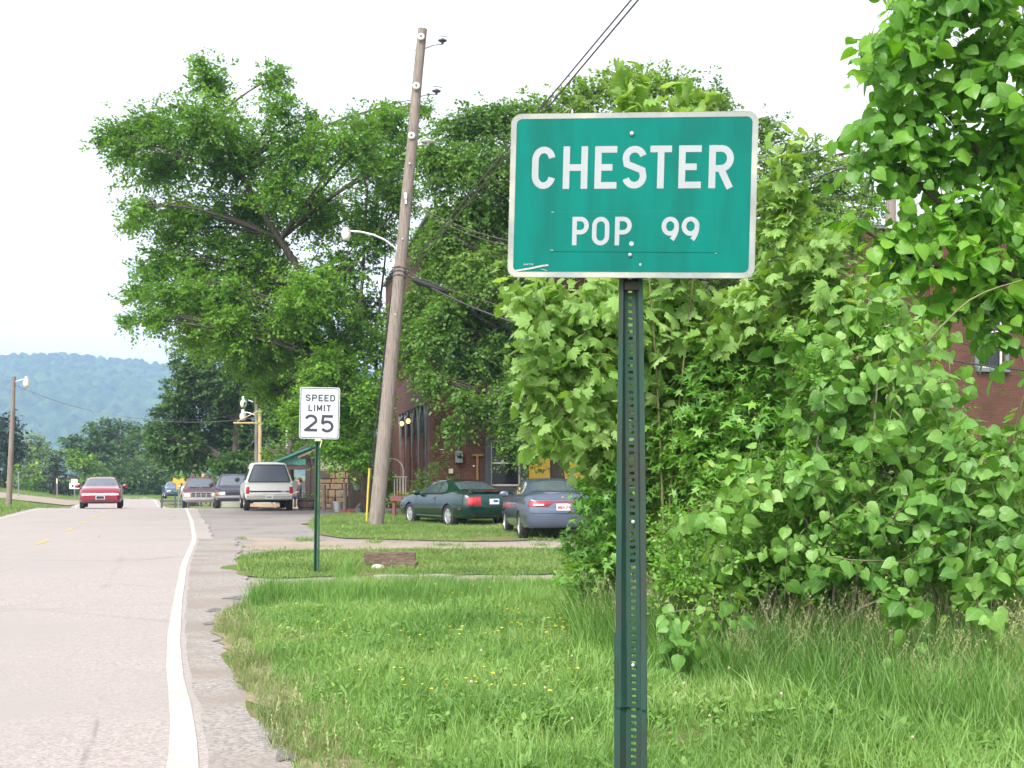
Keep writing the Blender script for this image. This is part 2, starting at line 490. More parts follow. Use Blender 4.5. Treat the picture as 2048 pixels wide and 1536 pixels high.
pull_off = sheet('pull_off', [(-27, 66), (-22.5, 58), (-20.6, 54), (-22.2, 60), (-25.2, 70), (-30, 74)], M_gravel, .012, 1.0, .3, .7, label='gravel pull off left of the road')

G1 = [(-.35, 4.0), (-.95, 6.2), (-1.22, 7.2), (-1.75, 8.6), (-2.2, 10.2), (-2.7, 12.1), (-3.05, 13.6), (-2.95, 14.7), (-1.5, 15.9), (0, 16.9), (1.5, 17.4), (10, 18.2), (13, 10), (13, 2.5), (0, 2.5)]
G2 = [(-4.65, 20.8), (-4.1, 19.5), (-3.4, 18.7), (-1.9, 19.3), (.4, 19.4), (3, 19.9), (10, 20.4), (12, 25.3), (.6, 25.1), (-3.4, 24.9), (-4.4, 24.0), (-4.75, 22.4)]
G3 = [(-3.9, 30.0), (-1.2, 28.7), (2.2, 28.9), (12, 29.6), (14, 40), (12, 45.4), (-2.7, 45.4), (-4.5, 48.0), (-6.2, 46.5), (-6.3, 42), (-5.6, 36), (-4.8, 32.6)]
G4 = [(-17.4, 43.6), (-14.8, 34), (-20, 24), (-40, 24), (-50, 100), (-40, 102), (-31, 90), (-27.6, 76), (-22.5, 62)]
soil_near = sheet('grass_verge', G1, M_soil, .016, .25, .2, 1.6, label='near grassy verge beside the road')
soil_mid = sheet('grass_strip', G2, M_soil, .016, .3, .4, .9, label='mown grass tongue between two gravel drives')
soil_far = sheet('grass_bank', G3, M_soil, .018, .4, .45, .8, label='mown grass bank in front of the brick building')
soil_left = sheet('grass_shoulder', G4, M_soil_far, .016, 1.0, .25, .8, label='grass left of the road')
dry1 = sheet('dry_verge_edge', [(-.55, 4.5), (-.78, 5.6), (-1.02, 6.4), (-1.32, 7.4), (-1.83, 8.9), (-2.3, 10.6), (-2.8, 12.3), (-3.18, 13.9), (-2.8, 13.4), (-2.35, 11.6), (-1.8, 9.9), (-1.3, 8.3), (-.75, 6.7), (-.3, 5.0)], M_soil_dry, .021, .2, .12, 2.4, label='dry grass and grit at the road edge')
tar = surf('dark_tar', (0.08, 0.075, 0.075), 0.9, col2=(0.2, .185, .18), scale=40, bump=.02, bscale=30)
for (x, y, r, s) in [(-1.15, 6.9, .09, 3), (-1.05, 6.6, .05, 4), (-3.0, 12.9, .07, 5), (-3.25, 14.2, .10, 8), (-3.3, 15.6, .12, 2), (-1.3, 7.5, .04, 9), (-2.6, 11.6, .05, 11)]:
    rr = random.Random(s)
    poly = [(x + math.cos(a) * r * (1 + .5 * rr.uniform(-1, 1)), y + math.sin(a) * r * 2.2 * (1 + .4 * rr.uniform(-1, 1))) for a in np.arange(0, 2 * PI, .45)]
    sheet('tar_patch', poly, tar, .019, .1, .03, 8, label='dark broken asphalt crumbs at the road edge')

# ------------------------------------------------------------------ forested hills far off
def hill(name, X0, X1, D0, D1, step, ridge, m, seed, label, amp=14.0):
    xs = np.arange(X0, X1, step); ys = np.arange(D0, D1, step * 1.35)
    XX, YY = np.meshgrid(xs, ys)
    t = np.clip((YY - D0) / (D1 * .93 - D0), 0, 1)
    base = (t * t * (3 - 2 * t)) * ridge(XX, YY)
    fall = np.clip((YY - D1 * .93) / (D1 * .07), 0, 1)
    base = base * (1 - .25 * fall)
    def vn(x, y, s):
        xi, yi = np.floor(x / s).astype(np.int64), np.floor(y / s).astype(np.int64)
        def h(a, b):
            n = (a * 73856093) ^ (b * 19349663) ^ (seed * 83492791)
            n = (n ^ (n >> 13)) * 1274126177
            return ((n & 0xffffff) / 0xffffff)
        fx, fy = x / s - xi, y / s - yi
        fx = fx * fx * (3 - 2 * fx); fy = fy * fy * (3 - 2 * fy)
        return (h(xi, yi) * (1 - fx) + h(xi + 1, yi) * fx) * (1 - fy) + (h(xi, yi + 1) * (1 - fx) + h(xi + 1, yi + 1) * fx) * fy
    Z = base + t * (vn(XX, YY, 420) * 30 + vn(XX, YY, 160) * 16 - 22)
    # crowns: rounded bumps on a jittered grid
    cs = 15.0
    ci, cj = np.floor(XX / cs).astype(np.int64), np.floor(YY / cs).astype(np.int64)
    best = np.full(XX.shape, 1e9); hh = np.zeros(XX.shape)
    for a in (-1, 0, 1):
        for b in (-1, 0, 1):
            u, v = ci + a, cj + b
            n1 = ((u * 374761393 + v * 668265263 + seed) ^ (u * v)) & 0xffff
            n2 = ((u * 2246822519 + v * 3266489917 + seed * 7)) & 0xffff
            px = (u + .15 + .7 * n1 / 65535.) * cs; py = (v + .15 + .7 * n2 / 65535.) * cs
            d = np.hypot(XX - px, YY - py)
            k = d < best
            best = np.where(k, d, best); hh = np.where(k, ((n1 * 7 + n2 * 3) % 1000) / 1000., hh)
    Z += amp * (.6 + .9 * hh) * np.sqrt(np.clip(1 - (best / (cs * .62)) ** 2, 0, 1))
    V = np.stack([XX, YY, Z - 4], -1).reshape(-1, 3)
    ny, nx = XX.shape
    idx = np.arange(nx * ny).reshape(ny, nx)
    Fq = np.stack([idx[:-1, :-1], idx[:-1, 1:], idx[1:, 1:], idx[1:, :-1]], -1).reshape(-1, 4)
    me = npmesh(name, V, Fq, 4)
    o = link(name, me, m, smooth=True)
    return tag(o, label, None, None, 'structure')
M_forest = surf('forest_hillside', (0.008, 0.03, 0.008), 0.95, col2=(0.07, 0.14, 0.03), scale=.03, detail=8, spec=.05)
hill('forested_hill', -1500, -520, 1500, 2700, 4.6, lambda X, Y: np.interp(X, [-1500, -1000, -900, -800, -700, -640, -560], [222, 216, 208, 202, 193, 186, 180]), M_forest, 3, 'long forested ridge blue with distance')
hill('forested_hill', -520, 1700, 1500, 2700, 22, lambda X, Y: np.interp(X, [-520, 0, 900, 1700], [180, 175, 160, 150]), M_forest, 5, 'forested ridge hidden behind the town trees', 6)
hill('forested_hill', -2400, -1500, 1500, 2700, 22, lambda X, Y: 222 + 0 * X, M_forest, 5, 'forested ridge beyond the left edge', 6)
# ------------------------------------------------------------------ foliage engine
def unit(a): return a / np.maximum(np.linalg.norm(a, axis=-1, keepdims=True), 1e-9)
UP = np.array([0, 0, 1.0])

def half(pts, mid, droop=.18, fold=.22):
    """leaf template from its right half outline (x, y along the leaf)"""
    out = [p for p in pts] + [(-x, y) for x, y in pts[-2:0:-1]]
    v = [(x, y, -fold * abs(x) - droop * y * y) for x, y in out]
    n = len(v)
    mids = [(0, m, -droop * m * m + .0) for m in mid]
    v += mids
    f = []
    def near(i):
        y = out[i][1]
        return min(range(len(mid)), key=lambda k: abs(mid[k] - y))
    for i in range(n):
        j = (i + 1) % n
        a, b = near(i), near(j)
        f.append((i, j, n + a))
        if a != b: f.append((j, n + b, n + a))
    return np.array(v, float), f
L_HEART = half([(0, .08), (.14, -.03), (.33, .01), (.47, .18), (.47, .38), (.36, .6), (.18, .82), (0, 1.0)], [.25, .6], .28, .12)
L_MAPLE = half([(0, .06), (.2, -.05), (.5, .05), (.42, .19), (.64, .36), (.44, .43), (.47, .62), (.25, .60), (.2, .80), (.08, .80), (0, 1.02)], [.2, .55], .2, .15)
L_STAR = half([(0, .0), (.13, .03), (.45, -.10), (.24, .2), (.64, .38), (.22, .42), (.0, 1.0)], [.22, .5], .15, .1)
L_OVATE = half([(0, 0), (.22, .25), (.27, .5), (.15, .82), (0, 1)], [.45], .2, .25)
L_QUAD = (np.array([(0, 0, 0), (.33, .45, -.06), (0, 1, -.1), (-.33, .45, -.06)], float), [(0, 1, 2, 3)])
L_TRI2 = (np.array([(0, 0, 0), (.3, .4, -.1), (0, 1, -.15), (-.3, .4, -.1)], float), [(0, 1, 2), (0, 2, 3)])

def leaf_mesh(name, T, pos, R, S, origin=(0, 0, 0), uv=False):
    """T template; pos (n,3); R (n,3,3) columns = side, along, normal; S (n,)"""
    tv, tf = T
    n = len(pos)
    k = len(tv)
    V = np.einsum('nij,kj->nki', R, tv) * S[:, None, None] + pos[:, None, :] - np.array(origin)[None, None, :]
    m = len(tf[0])
    tf = np.array(tf)
    F = (tf[None, :, :] + (np.arange(n) * k)[:, None, None]).reshape(-1, m)
    me = npmesh(name, V.reshape(-1, 3), F, m)
    if uv:
        l = me.uv_layers.new(name='UVMap')
        l.data.foreach_set('uv', np.ascontiguousarray(np.tile(tv[:, :2], (n, 1))[F.ravel()], dtype=np.float32).ravel())
    return me

def frames(along, normal):
    l = unit(along)
    n = normal - (normal * l).sum(-1, keepdims=True) * l
    n = unit(n)
    s = np.cross(l, n)
    return np.stack([s, l, n], -1)

def blob_w(b):
    px, py, rx, ry, D = b[:5]
    rD = b[5] if len(b) > 5 else (rx + ry) / 2 / FOC * D
    c = P(px, py, D)
    return np.array(c), np.array([rx / FOC * D, rD, ry / FOC * D])

def sprig_leaves(blobs, density, L, nleaf, size, up=.35, outw=1.0, rnd=.5, shell=.45, droop=.4, leafdown=.3, nout=.5, nup=.7, nrnd=.5, front=False, whole_dir=None, seed=1, jitter=.0):
    """sprigs (short leafy twigs) through blobs; returns leaf pos, frame, size and twig end points"""
    r = np.random.default_rng(seed)
    C0, D0, OUT = [], [], []
    for b in blobs:
        c, rad = blob_w(b)
        area = 4 * PI * ((rad[0] * rad[2]) ** 1.6 + (rad[0] * rad[1]) ** 1.6 + (rad[1] * rad[2]) ** 1.6) ** (1 / 1.6) / 3 ** (1 / 1.6)
        n = max(3, int(area * density))
        d = unit(r.normal(size=(n, 3)))
        rr = (shell + (1 - shell) * r.random(n)) ** .8
        C0.append(c + d * rad * rr[:, None] * (1 + .15 * r.normal(size=(n, 1)) * jitter))
        OUT.append(unit(d / rad))
    p0 = np.concatenate(C0); out = np.concatenate(OUT)
    n = len(p0)
    d = unit(out * outw + UP * up + r.normal(size=(n, 3)) * rnd)
    Ls = L * r.uniform(.6, 1.3, n)
    t = (np.arange(nleaf) + .5) / nleaf
    p0 = p0 - d * Ls[:, None] * .4
    tt = t[None, :, None]
    pos = p0[:, None, :] + d[:, None, :] * Ls[:, None, None] * tt - UP * (Ls[:, None, None] * droop * tt ** 2)
    side = unit(np.cross(d, UP + 1e-3))
    side2 = np.cross(side, d)
    ang = (np.arange(nleaf) * PI)[None, :] + r.normal(size=(n, nleaf)) * .7 
    sd = side[:, None, :] * np.cos(ang)[..., None] + side2[:, None, :] * np.sin(ang)[..., None] * .6
    al = d[:, None, :] * .6 + sd * 1.0 - UP * leafdown + r.normal(size=(n, nleaf, 3)) * .25
    nm = out[:, None, :] * nout + UP * nup + r.normal(size=(n, nleaf, 3)) * nrnd
    S = size * (.42 + .8 * r.random((n, nleaf)) ** .8) * np.where(t > .85, .75, 1.0)[None, :]
    pos = pos + sd * (size * .25)
    R = frames(al.reshape(-1, 3), nm.reshape(-1, 3))
    return pos.reshape(-1, 3), R, S.reshape(-1), (p0, d, Ls, droop)

def twigs_mesh(mb, tw, rad, origin, every=1, n=3, seg=3):
    p0, d, Ls, dr = tw
    o = Vector(origin)
    for i in range(0, len(p0), every):
        pts = []
        for k in range(seg + 1):
            t = k / seg
            pts.append(Vector(p0[i] + d[i] * Ls[i] * t) - Vector((0, 0, Ls[i] * dr * t * t)) - o)
        mb.tube(pts, [rad * (1 - .6 * k / seg) for k in range(seg + 1)], n, False)

def curve_pts(a, b, sag=0.0, bow=None, n=6):
    a, b = Vector(a), Vector(b)
    out = []
    for i in range(n + 1):
        t = i / n
        p = a.lerp(b, t)
        w = 4 * t * (1 - t)
        p.z -= sag * w
        if bow is not None: p += Vector(bow) * w
        out.append(p)
    return out

def tree(name, label, trunk_pts, trunk_r, blobs, leafm, barkm, density, L, nleaf, size, cat='tree', group=None, seed=1, limbs=True, T=L_QUAD, limb_r=.06, fork=.45, **kw):
    """trunk_pts: world points from the base up"""
    base = Vector(trunk_pts[0])
    t = thing(name, label, cat, base, 0, group)
    mb = MB()
    pts = [Vector(p) - base for p in trunk_pts]
    n = len(pts)
    mb.tube(pts, [trunk_r * (1.35 if i == 0 else 1 - .75 * i / (n - 1)) for i in range(n)], 9)
    rr = random.Random(seed)
    if limbs:
        lo = max(1, int(n * fork))
        for b in blobs:
            c, rad = blob_w(b)
            c = Vector(c) - base
            cand = min(pts[lo:], key=lambda p: (p - c).length + max(0, p.z - c.z + .3 * (p - c).length) * 1.5)
            ln = (c - cand).length
            if ln < .05: continue
            bow = Vector((rr.uniform(-.1, .1), rr.uniform(-.1, .1), rr.uniform(.02, .14))) * ln
            cp = curve_pts(cand, c, 0, bow, 6)
            r0 = limb_r * min(1.6, .5 + ln / 5)
            mb.tube(cp, [r0 * (1 - .8 * k / 6) for k in range(7)], 5, False)
            for q in range(4):
                d = Vector((rr.gauss(0, 1), rr.gauss(0, 1), rr.gauss(.4, .7))).normalized()
                e = c + Vector((d.x * rad[0], d.y * rad[1], d.z * rad[2])) * .85
                s = cp[rr.choice([3, 4, 5])]
                mb.tube(curve_pts(s, e, 0, Vector((0, 0, .08 * (e - s).length)), 3), [r0 * .4, r0 * .3, r0 * .2, r0 * .08], 4, False)
    pos, R, S, tw = sprig_leaves(blobs, density, L, nleaf, size, seed=seed, **kw)
    twigs_mesh(mb, tw, size * .05, base, 2, 3, 2)  # loose sprig twigs go into the same mesh as trunk and limbs
    mb.build('trunk_and_twigs', barkm, t, smooth=True)
    me = leaf_mesh('crown', T, pos, R, S, base)
    link('crown', me, leafm, t)
    return t, len(pos)

def near_plant(name, label, cat, base, stems, blobs, T, leafm, twigm, density, L, nleaf, size, nobj=250, seed=1, stem_r=.012, kids='leaf', twig_r=.0025, group=None, tpl_var=2, **kw):
    """a plant close to the camera: its nearest leaves are parts of their own"""
    base = Vector(base)
    t = thing(name, label, cat, base, 0, group)
    pos, R, S, tw = sprig_leaves(blobs, density, L, nleaf, size, seed=seed, **kw)
    px = 1024 + FOC * pos[:, 0] / pos[:, 1]; py = HZ - FOC * (pos[:, 2] - EYE) / pos[:, 1]
    sgn = (px > 1010) & (px < 1515) & (py > 225) & (py < 560)
    inv = (px > -20) & (px < 2068) & (py > -20) & (py < 1556) & ~sgn
    score = np.where(inv, pos[:, 1] - 1.2 * S * FOC / pos[:, 1] / 60, 1e6)
    order = np.argsort(score)
    sel = order[:nobj]
    sel = sel[score[sel] < 1e5]
    rest = np.ones(len(pos), bool); rest[sel] = False
    me = leaf_mesh('leaves', T, pos[rest], R[rest], S[rest], base, True)
    tag(link('foliage', me, leafm, t), kind='stuff')
    tv, tf = T
    vars_ = []
    rr = random.Random(seed)
    for k in range(4):
        vv = tv.copy()
        vv[:, 2] += np.array([.10 * noise.noise(Vector((x * 3, y * 3, k * 5.0))) for x, y, z in tv])
        vv[:, 2] -= (.30 * k / 3) * vv[:, 1] ** 2 + (.5 * (k % 2)) * vv[:, 0] ** 2
        m_ = bpy.data.meshes.new('leaf'); m_.from_pydata([tuple(x) for x in vv], [], [tuple(q) for q in tf]); m_.update()
        m_.materials.append(leafm); m_.shade_smooth()
        ul = m_.uv_layers.new(name='UVMap')
        for lp_ in m_.loops: ul.data[lp_.index].uv = tv[lp_.vertex_index][:2]
        vars_.append(m_)
    b = np.array(base)
    for i in sel:
        o = bpy.data.objects.new('leaf', vars_[rr.randrange(4)])
        M = Matrix.Identity(4)
        for a in range(3):
            for c in range(3): M[a][c] = R[i][a][c] * S[i]
            M[a][3] = pos[i][a] - b[a]
        o.matrix_basis = M
        C.objects.link(o); o.parent = t
    mb = MB()
    for s in stems:
        pts = [Vector(p) - base for p in s]
        # smooth the stem through its points
        q = []
        for i in range(len(pts) - 1):
            for k in range(4):
                u = k / 4
                p_1 = pts[max(i - 1, 0)]; p0 = pts[i]; p1 = pts[i + 1]; p2 = pts[min(i + 2, len(pts) - 1)]
                q.append(.5 * ((2 * p0) + (p1 - p_1) * u + (2 * p_1 - 5 * p0 + 4 * p1 - p2) * u * u + (3 * p0 - p_1 - 3 * p1 + p2) * u ** 3))
        q.append(pts[-1])
        nn = len(q)
        mb.tube(q, [stem_r * (1 - .8 * i / nn) for i in range(nn)], 5, False)
    twigs_mesh(mb, tw, twig_r, base)
    mb.build('stems', twigm, t, smooth=True)
    return t, len(pos)

# leaf colours
M_leafA = leafmat('broadleaf_green', [(.1, (.065, .165, .016)), (.5, (.13, .28, .026)), (.9, (.22, .40, .045))], .45, nscale=.35)
M_leafB = leafmat('dark_oak_green', [(.1, (.04, .095, .016)), (.5, (.065, .145, .024)), (.95, (.12, .21, .038))], .38, nscale=.3, tcol=(1.2, 1.4, .6))
M_leafC = leafmat('locust_green', [(.1, (.08, .17, .02)), (.5, (.14, .27, .035)), (.9, (.26, .40, .07))], .45, nscale=.4)
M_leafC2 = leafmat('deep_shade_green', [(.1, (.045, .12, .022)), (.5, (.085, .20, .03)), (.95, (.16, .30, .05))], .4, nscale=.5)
M_leafC1 = leafmat('locust_mid_green', [(.1, (.06, .145, .02)), (.5, (.11, .235, .032)), (.95, (.20, .34, .055))], .42, nscale=.45)
M_syc = leafmat('sycamore_leaf', [(.05, (.12, .235, .042)), (.5, (.20, .355, .078)), (.8, (.32, .475, .145)), (1., (.45, .59, .26))], .38, .5, nscale=.8, spec=.35, veins=.5)
M_cat = leafmat('large_heart_leaf', [(.05, (.055, .17, .018)), (.5, (.12, .30, .03)), (.95, (.26, .48, .055))], .45, .4, veins=.35, nscale=.7, tcol=(1.6, 1.6, .4))
M_vine = leafmat('vine_leaf', [(.05, (.05, .155, .025)), (.45, (.11, .26, .04)), (.85, (.22, .40, .085)), (1., (.38, .53, .19))], .36, .40, nscale=.9, veins=.35)
M_gum = leafmat('sweetgum_leaf', [(.05, (.08, .21, .035)), (.5, (.15, .34, .055)), (1., (.32, .50, .11))], .36, .42, nscale=.9)
M_priv = leafmat('small_shrub_leaf', [(.05, (.075, .20, .025)), (.5, (.15, .33, .045)), (1., (.33, .50, .10))], .4, .45, nscale=1.2)
M_far1 = leafmat('distant_green', [(.1, (.035, .085, .016)), (.6, (.075, .155, .024)), (1., (.12, .22, .035))], .3, nscale=.12)
M_far2 = leafmat('distant_pale_green', [(.1, (.09, .15, .05)), (.6, (.15, .24, .08)), (1., (.22, .32, .12))], .3, nscale=.12)
M_far3 = leafmat('distant_dark_green', [(.1, (.012, .03, .014)), (.6, (.022, .05, .02)), (1., (.04, .08, .03))], .2, nscale=.15)

cnt = {}
# ---- the big tree on the left, D 45
DA = 46.0
ba = [(420, 165, 48, 50), (400, 120, 22, 20), (548, 160, 34, 42), (560, 215, 40, 40), (400, 245, 105, 62), (300, 250, 66, 52), (235, 262, 50, 24), (200, 280, 28, 9), (320, 330, 96, 60), (250, 300, 45, 35),
      (470, 310, 120, 90), (600, 300, 90, 66), (620, 235, 26, 22), (700, 290, 84, 66), (785, 240, 56, 44), (850, 220, 26, 24), (770, 340, 66, 80), (820, 300, 40, 50), (740, 250, 50, 40), (560, 380, 60, 50), (800, 400, 40, 60), (680, 540, 60, 50), (480, 540, 60, 40), (310, 545, 50, 30), (390, 540, 60, 34), (460, 640, 60, 40), (520, 650, 60, 44), (570, 700, 56, 44), (500, 730, 56, 34), (600, 620, 60, 44), (370, 615, 60, 36), (300, 640, 36, 24), (540, 780, 50, 30), (350, 480, 60, 34), (440, 490, 60, 36), (280, 420, 44, 34), (262, 450, 26, 24), (370, 430, 96, 46), (500, 430, 100, 62), (640, 420, 90, 80), (740, 460, 64, 80),
      (330, 520, 62, 34), (280, 585, 44, 30), (255, 640, 26, 18), (340, 590, 66, 44), (430, 590, 90, 56), (540, 560, 90, 66), (640, 580, 84, 70), (320, 640, 40, 22), (400, 670, 70, 36), (480, 680, 84, 50), (590, 680, 90, 66), (690, 690, 84, 74), (770, 690, 50, 56),
      (560, 760, 60, 30), (640, 790, 60, 44), (700, 830, 56, 60), (740, 900, 44, 50), (830, 700, 40, 60), (660, 900, 30, 34), (800, 620, 30, 36), (450, 610, 60, 44), (600, 620, 60, 50), (520, 500, 60, 50), (720, 620, 50, 60), (660, 740, 70, 56), (745, 800, 50, 56), (590, 830, 50, 40), (760, 960, 34, 26), (720, 780, 50, 50), (690, 900, 44, 44)]
rr = random.Random(4)
ba = [(x, y, a, b, DA + rr.uniform(-2.6, 2.6) - (3 if y < 300 and x < 300 else 0)) for x, y, a, b in ba]
bA = P(738, 1022, DA)
t, n = tree('shade_tree', 'big spreading bright green tree behind the leaning pole, its branches reaching left over the road', [P(742, 1026, DA), P(735, 930, DA), P(712, 840, DA), P(690, 740, DA), P(640, 600, DA), P(560, 480, DA), P(480, 350, DA), P(440, 230, DA)], .26, ba, M_leafA, M_bark, 17, .66, 15, .135, seed=11, fork=.25, limb_r=.05, shell=.15, rnd=.8, droop=.35, leafdown=.3, jitter=1.6, nup=.5, nout=.35, nrnd=.7)
cnt['A'] = n
t2 = MB()
for pts in ([P(738, 930, DA), P(750, 820, DA + .5), P(755, 650, DA + .8), P(770, 520, DA + 1), P(775, 330, DA + 1)], [P(715, 850, DA), P(640, 690, DA), P(560, 600, DA - 1), P(420, 560, DA - 1.5)], [P(700, 780, DA), P(725, 560, DA), P(735, 380, DA), P(700, 260, DA)], [P(660, 650, DA), P(520, 620, DA), P(380, 640, DA - 2)]):
    t2.tube([p - bA - (P(742, 1026, DA) - bA) for p in pts], [.08 * (1 - .8 * i / (len(pts) - 1)) for i in range(len(pts))], 6)
t2.build('limb', M_bark, t, smooth=True)

# ---- darker tree down the road, D 84
DB = 84.0
bb = [(380, 720, 40, 45), (355, 780, 30, 40), (470, 740, 100, 80), (560, 720, 100, 80), (345, 850, 46, 60), (420, 830, 80, 70), (520, 850, 100, 80), (610, 840, 70, 80), (400, 915, 80, 28), (500, 925, 90, 24), (320, 880, 30, 40), (460, 660, 90, 30), (640, 760, 60, 80), (370, 890, 50, 40)]
bb = [(x, y, a, b, DB + rr.uniform(-2, 2)) for x, y, a, b in bb]
t, n = tree('dark_tree', 'dense dark green round tree behind the parked pickups, down the road', [P(470, 1000, DB), P(472, 930, DB), P(475, 840, DB), P(470, 720, DB)], .45, bb, M_leafB, M_bark, 7.5, .8, 13, .26, seed=12, limb_r=.15, shell=.5, up=.5, nrnd=.6)
cnt['B'] = n
# ---- two locust like trees in front of the brick building
DC = 42.5
bc = [(915, 255, 60, 34), (985, 235, 80, 40), (1070, 235, 70, 50), (885, 330, 54, 60), (960, 330, 84, 66), (1060, 330, 80, 70), (860, 300, 30, 24), (930, 430, 76, 56), (1010, 430, 80, 60), (905, 520, 50, 50), (980, 540, 76, 60), (1050, 560, 60, 50), (900, 620, 50, 50), (960, 640, 70, 56), (1010, 700, 70, 56), (940, 720, 56, 46), (1050, 770, 66, 40), (990, 810, 66, 36), (1060, 850, 74, 30), (1040, 890, 46, 18), (1110, 700, 60, 60), (930, 790, 36, 24), (870, 470, 36, 40), (868, 560, 36, 44), (860, 660, 36, 44), (846, 735, 30, 30), (900, 740, 30, 40), (915, 850, 30, 24), (830, 600, 24, 40), (900, 680, 40, 40), (885, 440, 30, 34), (850, 500, 24, 34), (880, 610, 36, 36), (835, 670, 26, 30), (870, 760, 30, 30)]
bc = [(x, y, a, b, (DC + rr.uniform(-1.4, 1.4)) if y < 760 else 40.2 + rr.uniform(-.6, .6)) for x, y, a, b in bc]
t, n = tree('locust_tree', 'feathery tree drooping over the brick wall between the leaning pole and the town sign', [P(1120, 1035, 43.5), P(1112, 900, 43.4), P(1090, 740, 43.2), P(1060, 560, DC), P(1030, 400, DC), P(1010, 280, DC)], .24, bc, M_leafC1, M_bark, 22, .66, 15, .14, seed=13, fork=.3, limb_r=.08, droop=.75, leafdown=.45, shell=.25, jitter=1.3, nup=.5, nrnd=.6)
cnt['C1'] = n
bc2 = [(1160, 200, 70, 50), (1250, 165, 80, 40), (1330, 165, 70, 36), (1400, 200, 60, 45), (1200, 270, 90, 60), (1320, 270, 100, 60), (1420, 290, 70, 60), (1250, 400, 120, 80), (1400, 420, 100, 80), (1530, 260, 46, 40), (1600, 310, 70, 50), (1550, 360, 70, 60), (1670, 360, 70, 50), (1720, 320, 46, 34), (1640, 430, 84, 60), (1560, 480, 74, 66), (1700, 470, 56, 50), (1480, 560, 90, 60), (1600, 560, 80, 56), (1300, 560, 120, 70), (1440, 210, 30, 24), (1740, 400, 30, 50)]
bc2 = [(x, y, a, b, 44 + rr.uniform(-1.6, 1.6)) for x, y, a, b in bc2]
t, n = tree('locust_tree', 'tall feathery light green tree whose top rises behind the green town sign', [P(1440, 1030, 44.3), P(1430, 880, 44.2), P(1420, 700, 44), P(1400, 500, 44), P(1370, 330, 44), P(1300, 210, 44)], .28, bc2, M_leafC, M_bark, 14, .66, 15, .14, seed=14, fork=.3, limb_r=.09, droop=.55, leafdown=.3, shell=.2, jitter=1.5, nup=.5, nrnd=.7)
cnt['C2'] = n

# ---- trees beyond, along the valley
def far_tree(name, label, px, py, blobs, D, m, dens, size, seed, **kw):
    b2 = [(x, y, a, c, D + random.Random(seed + x).uniform(-2, 2)) for x, y, a, c in blobs]
    g = gz((px - 1024) / FOC * D, D)
    base = Vector(((px - 1024) / FOC * D, D, g - .1))
    top = P(px, py, D)
    return tree(name, label, [base, base.lerp(top, .4), base.lerp(top, .75), top], .3, b2, m, M_bark, dens, size * 3.0, 9, size, seed=seed, limb_r=.12, shell=.5, **kw)
far_tree('valley_tree', 'dark tree at the far left behind the lamp pole', 12, 850, [(12, 860, 24, 44), (5, 920, 34, 44), (30, 900, 18, 30)], 150, M_far3, 2.0, .5, 31)
far_tree('valley_tree', 'pale green tree just right of the lamp pole on the left', 60, 880, [(58, 888, 26, 26), (45, 930, 30, 30), (82, 900, 20, 26), (95, 920, 24, 26)], 165, M_far2, 1.6, .5, 32)
far_tree('valley_tree', 'broad round green tree below the hills left of the parked trucks', 235, 850, [(205, 860, 36, 28), (245, 872, 44, 36), (185, 890, 40, 36), (215, 920, 60, 44), (270, 910, 48, 46), (280, 880, 30, 34), (150, 895, 34, 26), (300, 950, 44, 30)], 175, M_far1, 1.5, .55, 33)
far_tree('valley_tree', 'small dark conical tree beside the white signs on the left', 112, 905, [(112, 925, 16, 24), (108, 955, 26, 26), (118, 975, 28, 12)], 138, M_far3, 3.0, .35, 34)
far_tree('valley_tree', 'light green shrubby tree behind the red car', 170, 910, [(140, 915, 34, 18), (170, 925, 36, 24), (190, 950, 40, 22), (60, 950, 40, 26), (75, 968, 40, 14)], 146, M_leafC, 1.8, .42, 35)
far_tree('valley_tree', 'dark rounded tree beside the far end of the road', 300, 900, [(250, 955, 34, 26), (290, 940, 40, 30), (330, 935, 34, 36), (265, 970, 30, 14), (310, 972, 40, 14)], 150, M_far1, 2.0, .42, 36)
far_tree('valley_tree', 'small bright green tree behind the brown pickup', 388, 925, [(380, 945, 26, 18), (400, 935, 20, 16), (370, 965, 20, 12), (425, 950, 14, 14)], 104, M_leafA, 3.0, .28, 37)
far_tree('yard_tree', 'light green feathery tree behind the green metal roof', 580, 880, [(560, 895, 34, 20), (600, 880, 34, 20), (575, 915, 40, 14), (610, 910, 40, 16), (640, 890, 30, 24), (535, 905, 18, 14)], 66, M_leafC, 6, .16, 38)
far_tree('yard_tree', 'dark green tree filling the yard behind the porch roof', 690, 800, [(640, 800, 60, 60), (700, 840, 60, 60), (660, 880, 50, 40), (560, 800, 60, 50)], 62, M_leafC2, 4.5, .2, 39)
hb = MB()
# low brush along the valley floor: one mass
pos, R, S, tw = sprig_leaves([(x, 984 + random.uniform(-3, 3), 22, 10, 152 + random.uniform(-3, 3)) for x in range(-40, 420, 20)] + [(x, 968, 26, 16, 158) for x in range(-60, 420, 34)], 1.3, 1.2, 8, .5, seed=41, shell=.3)
tag(link('distant_brush', leaf_mesh('distant_brush', L_QUAD, pos, R, S), M_far1), 'low green brush along the valley floor in front of the far trees', None, None, 'stuff')
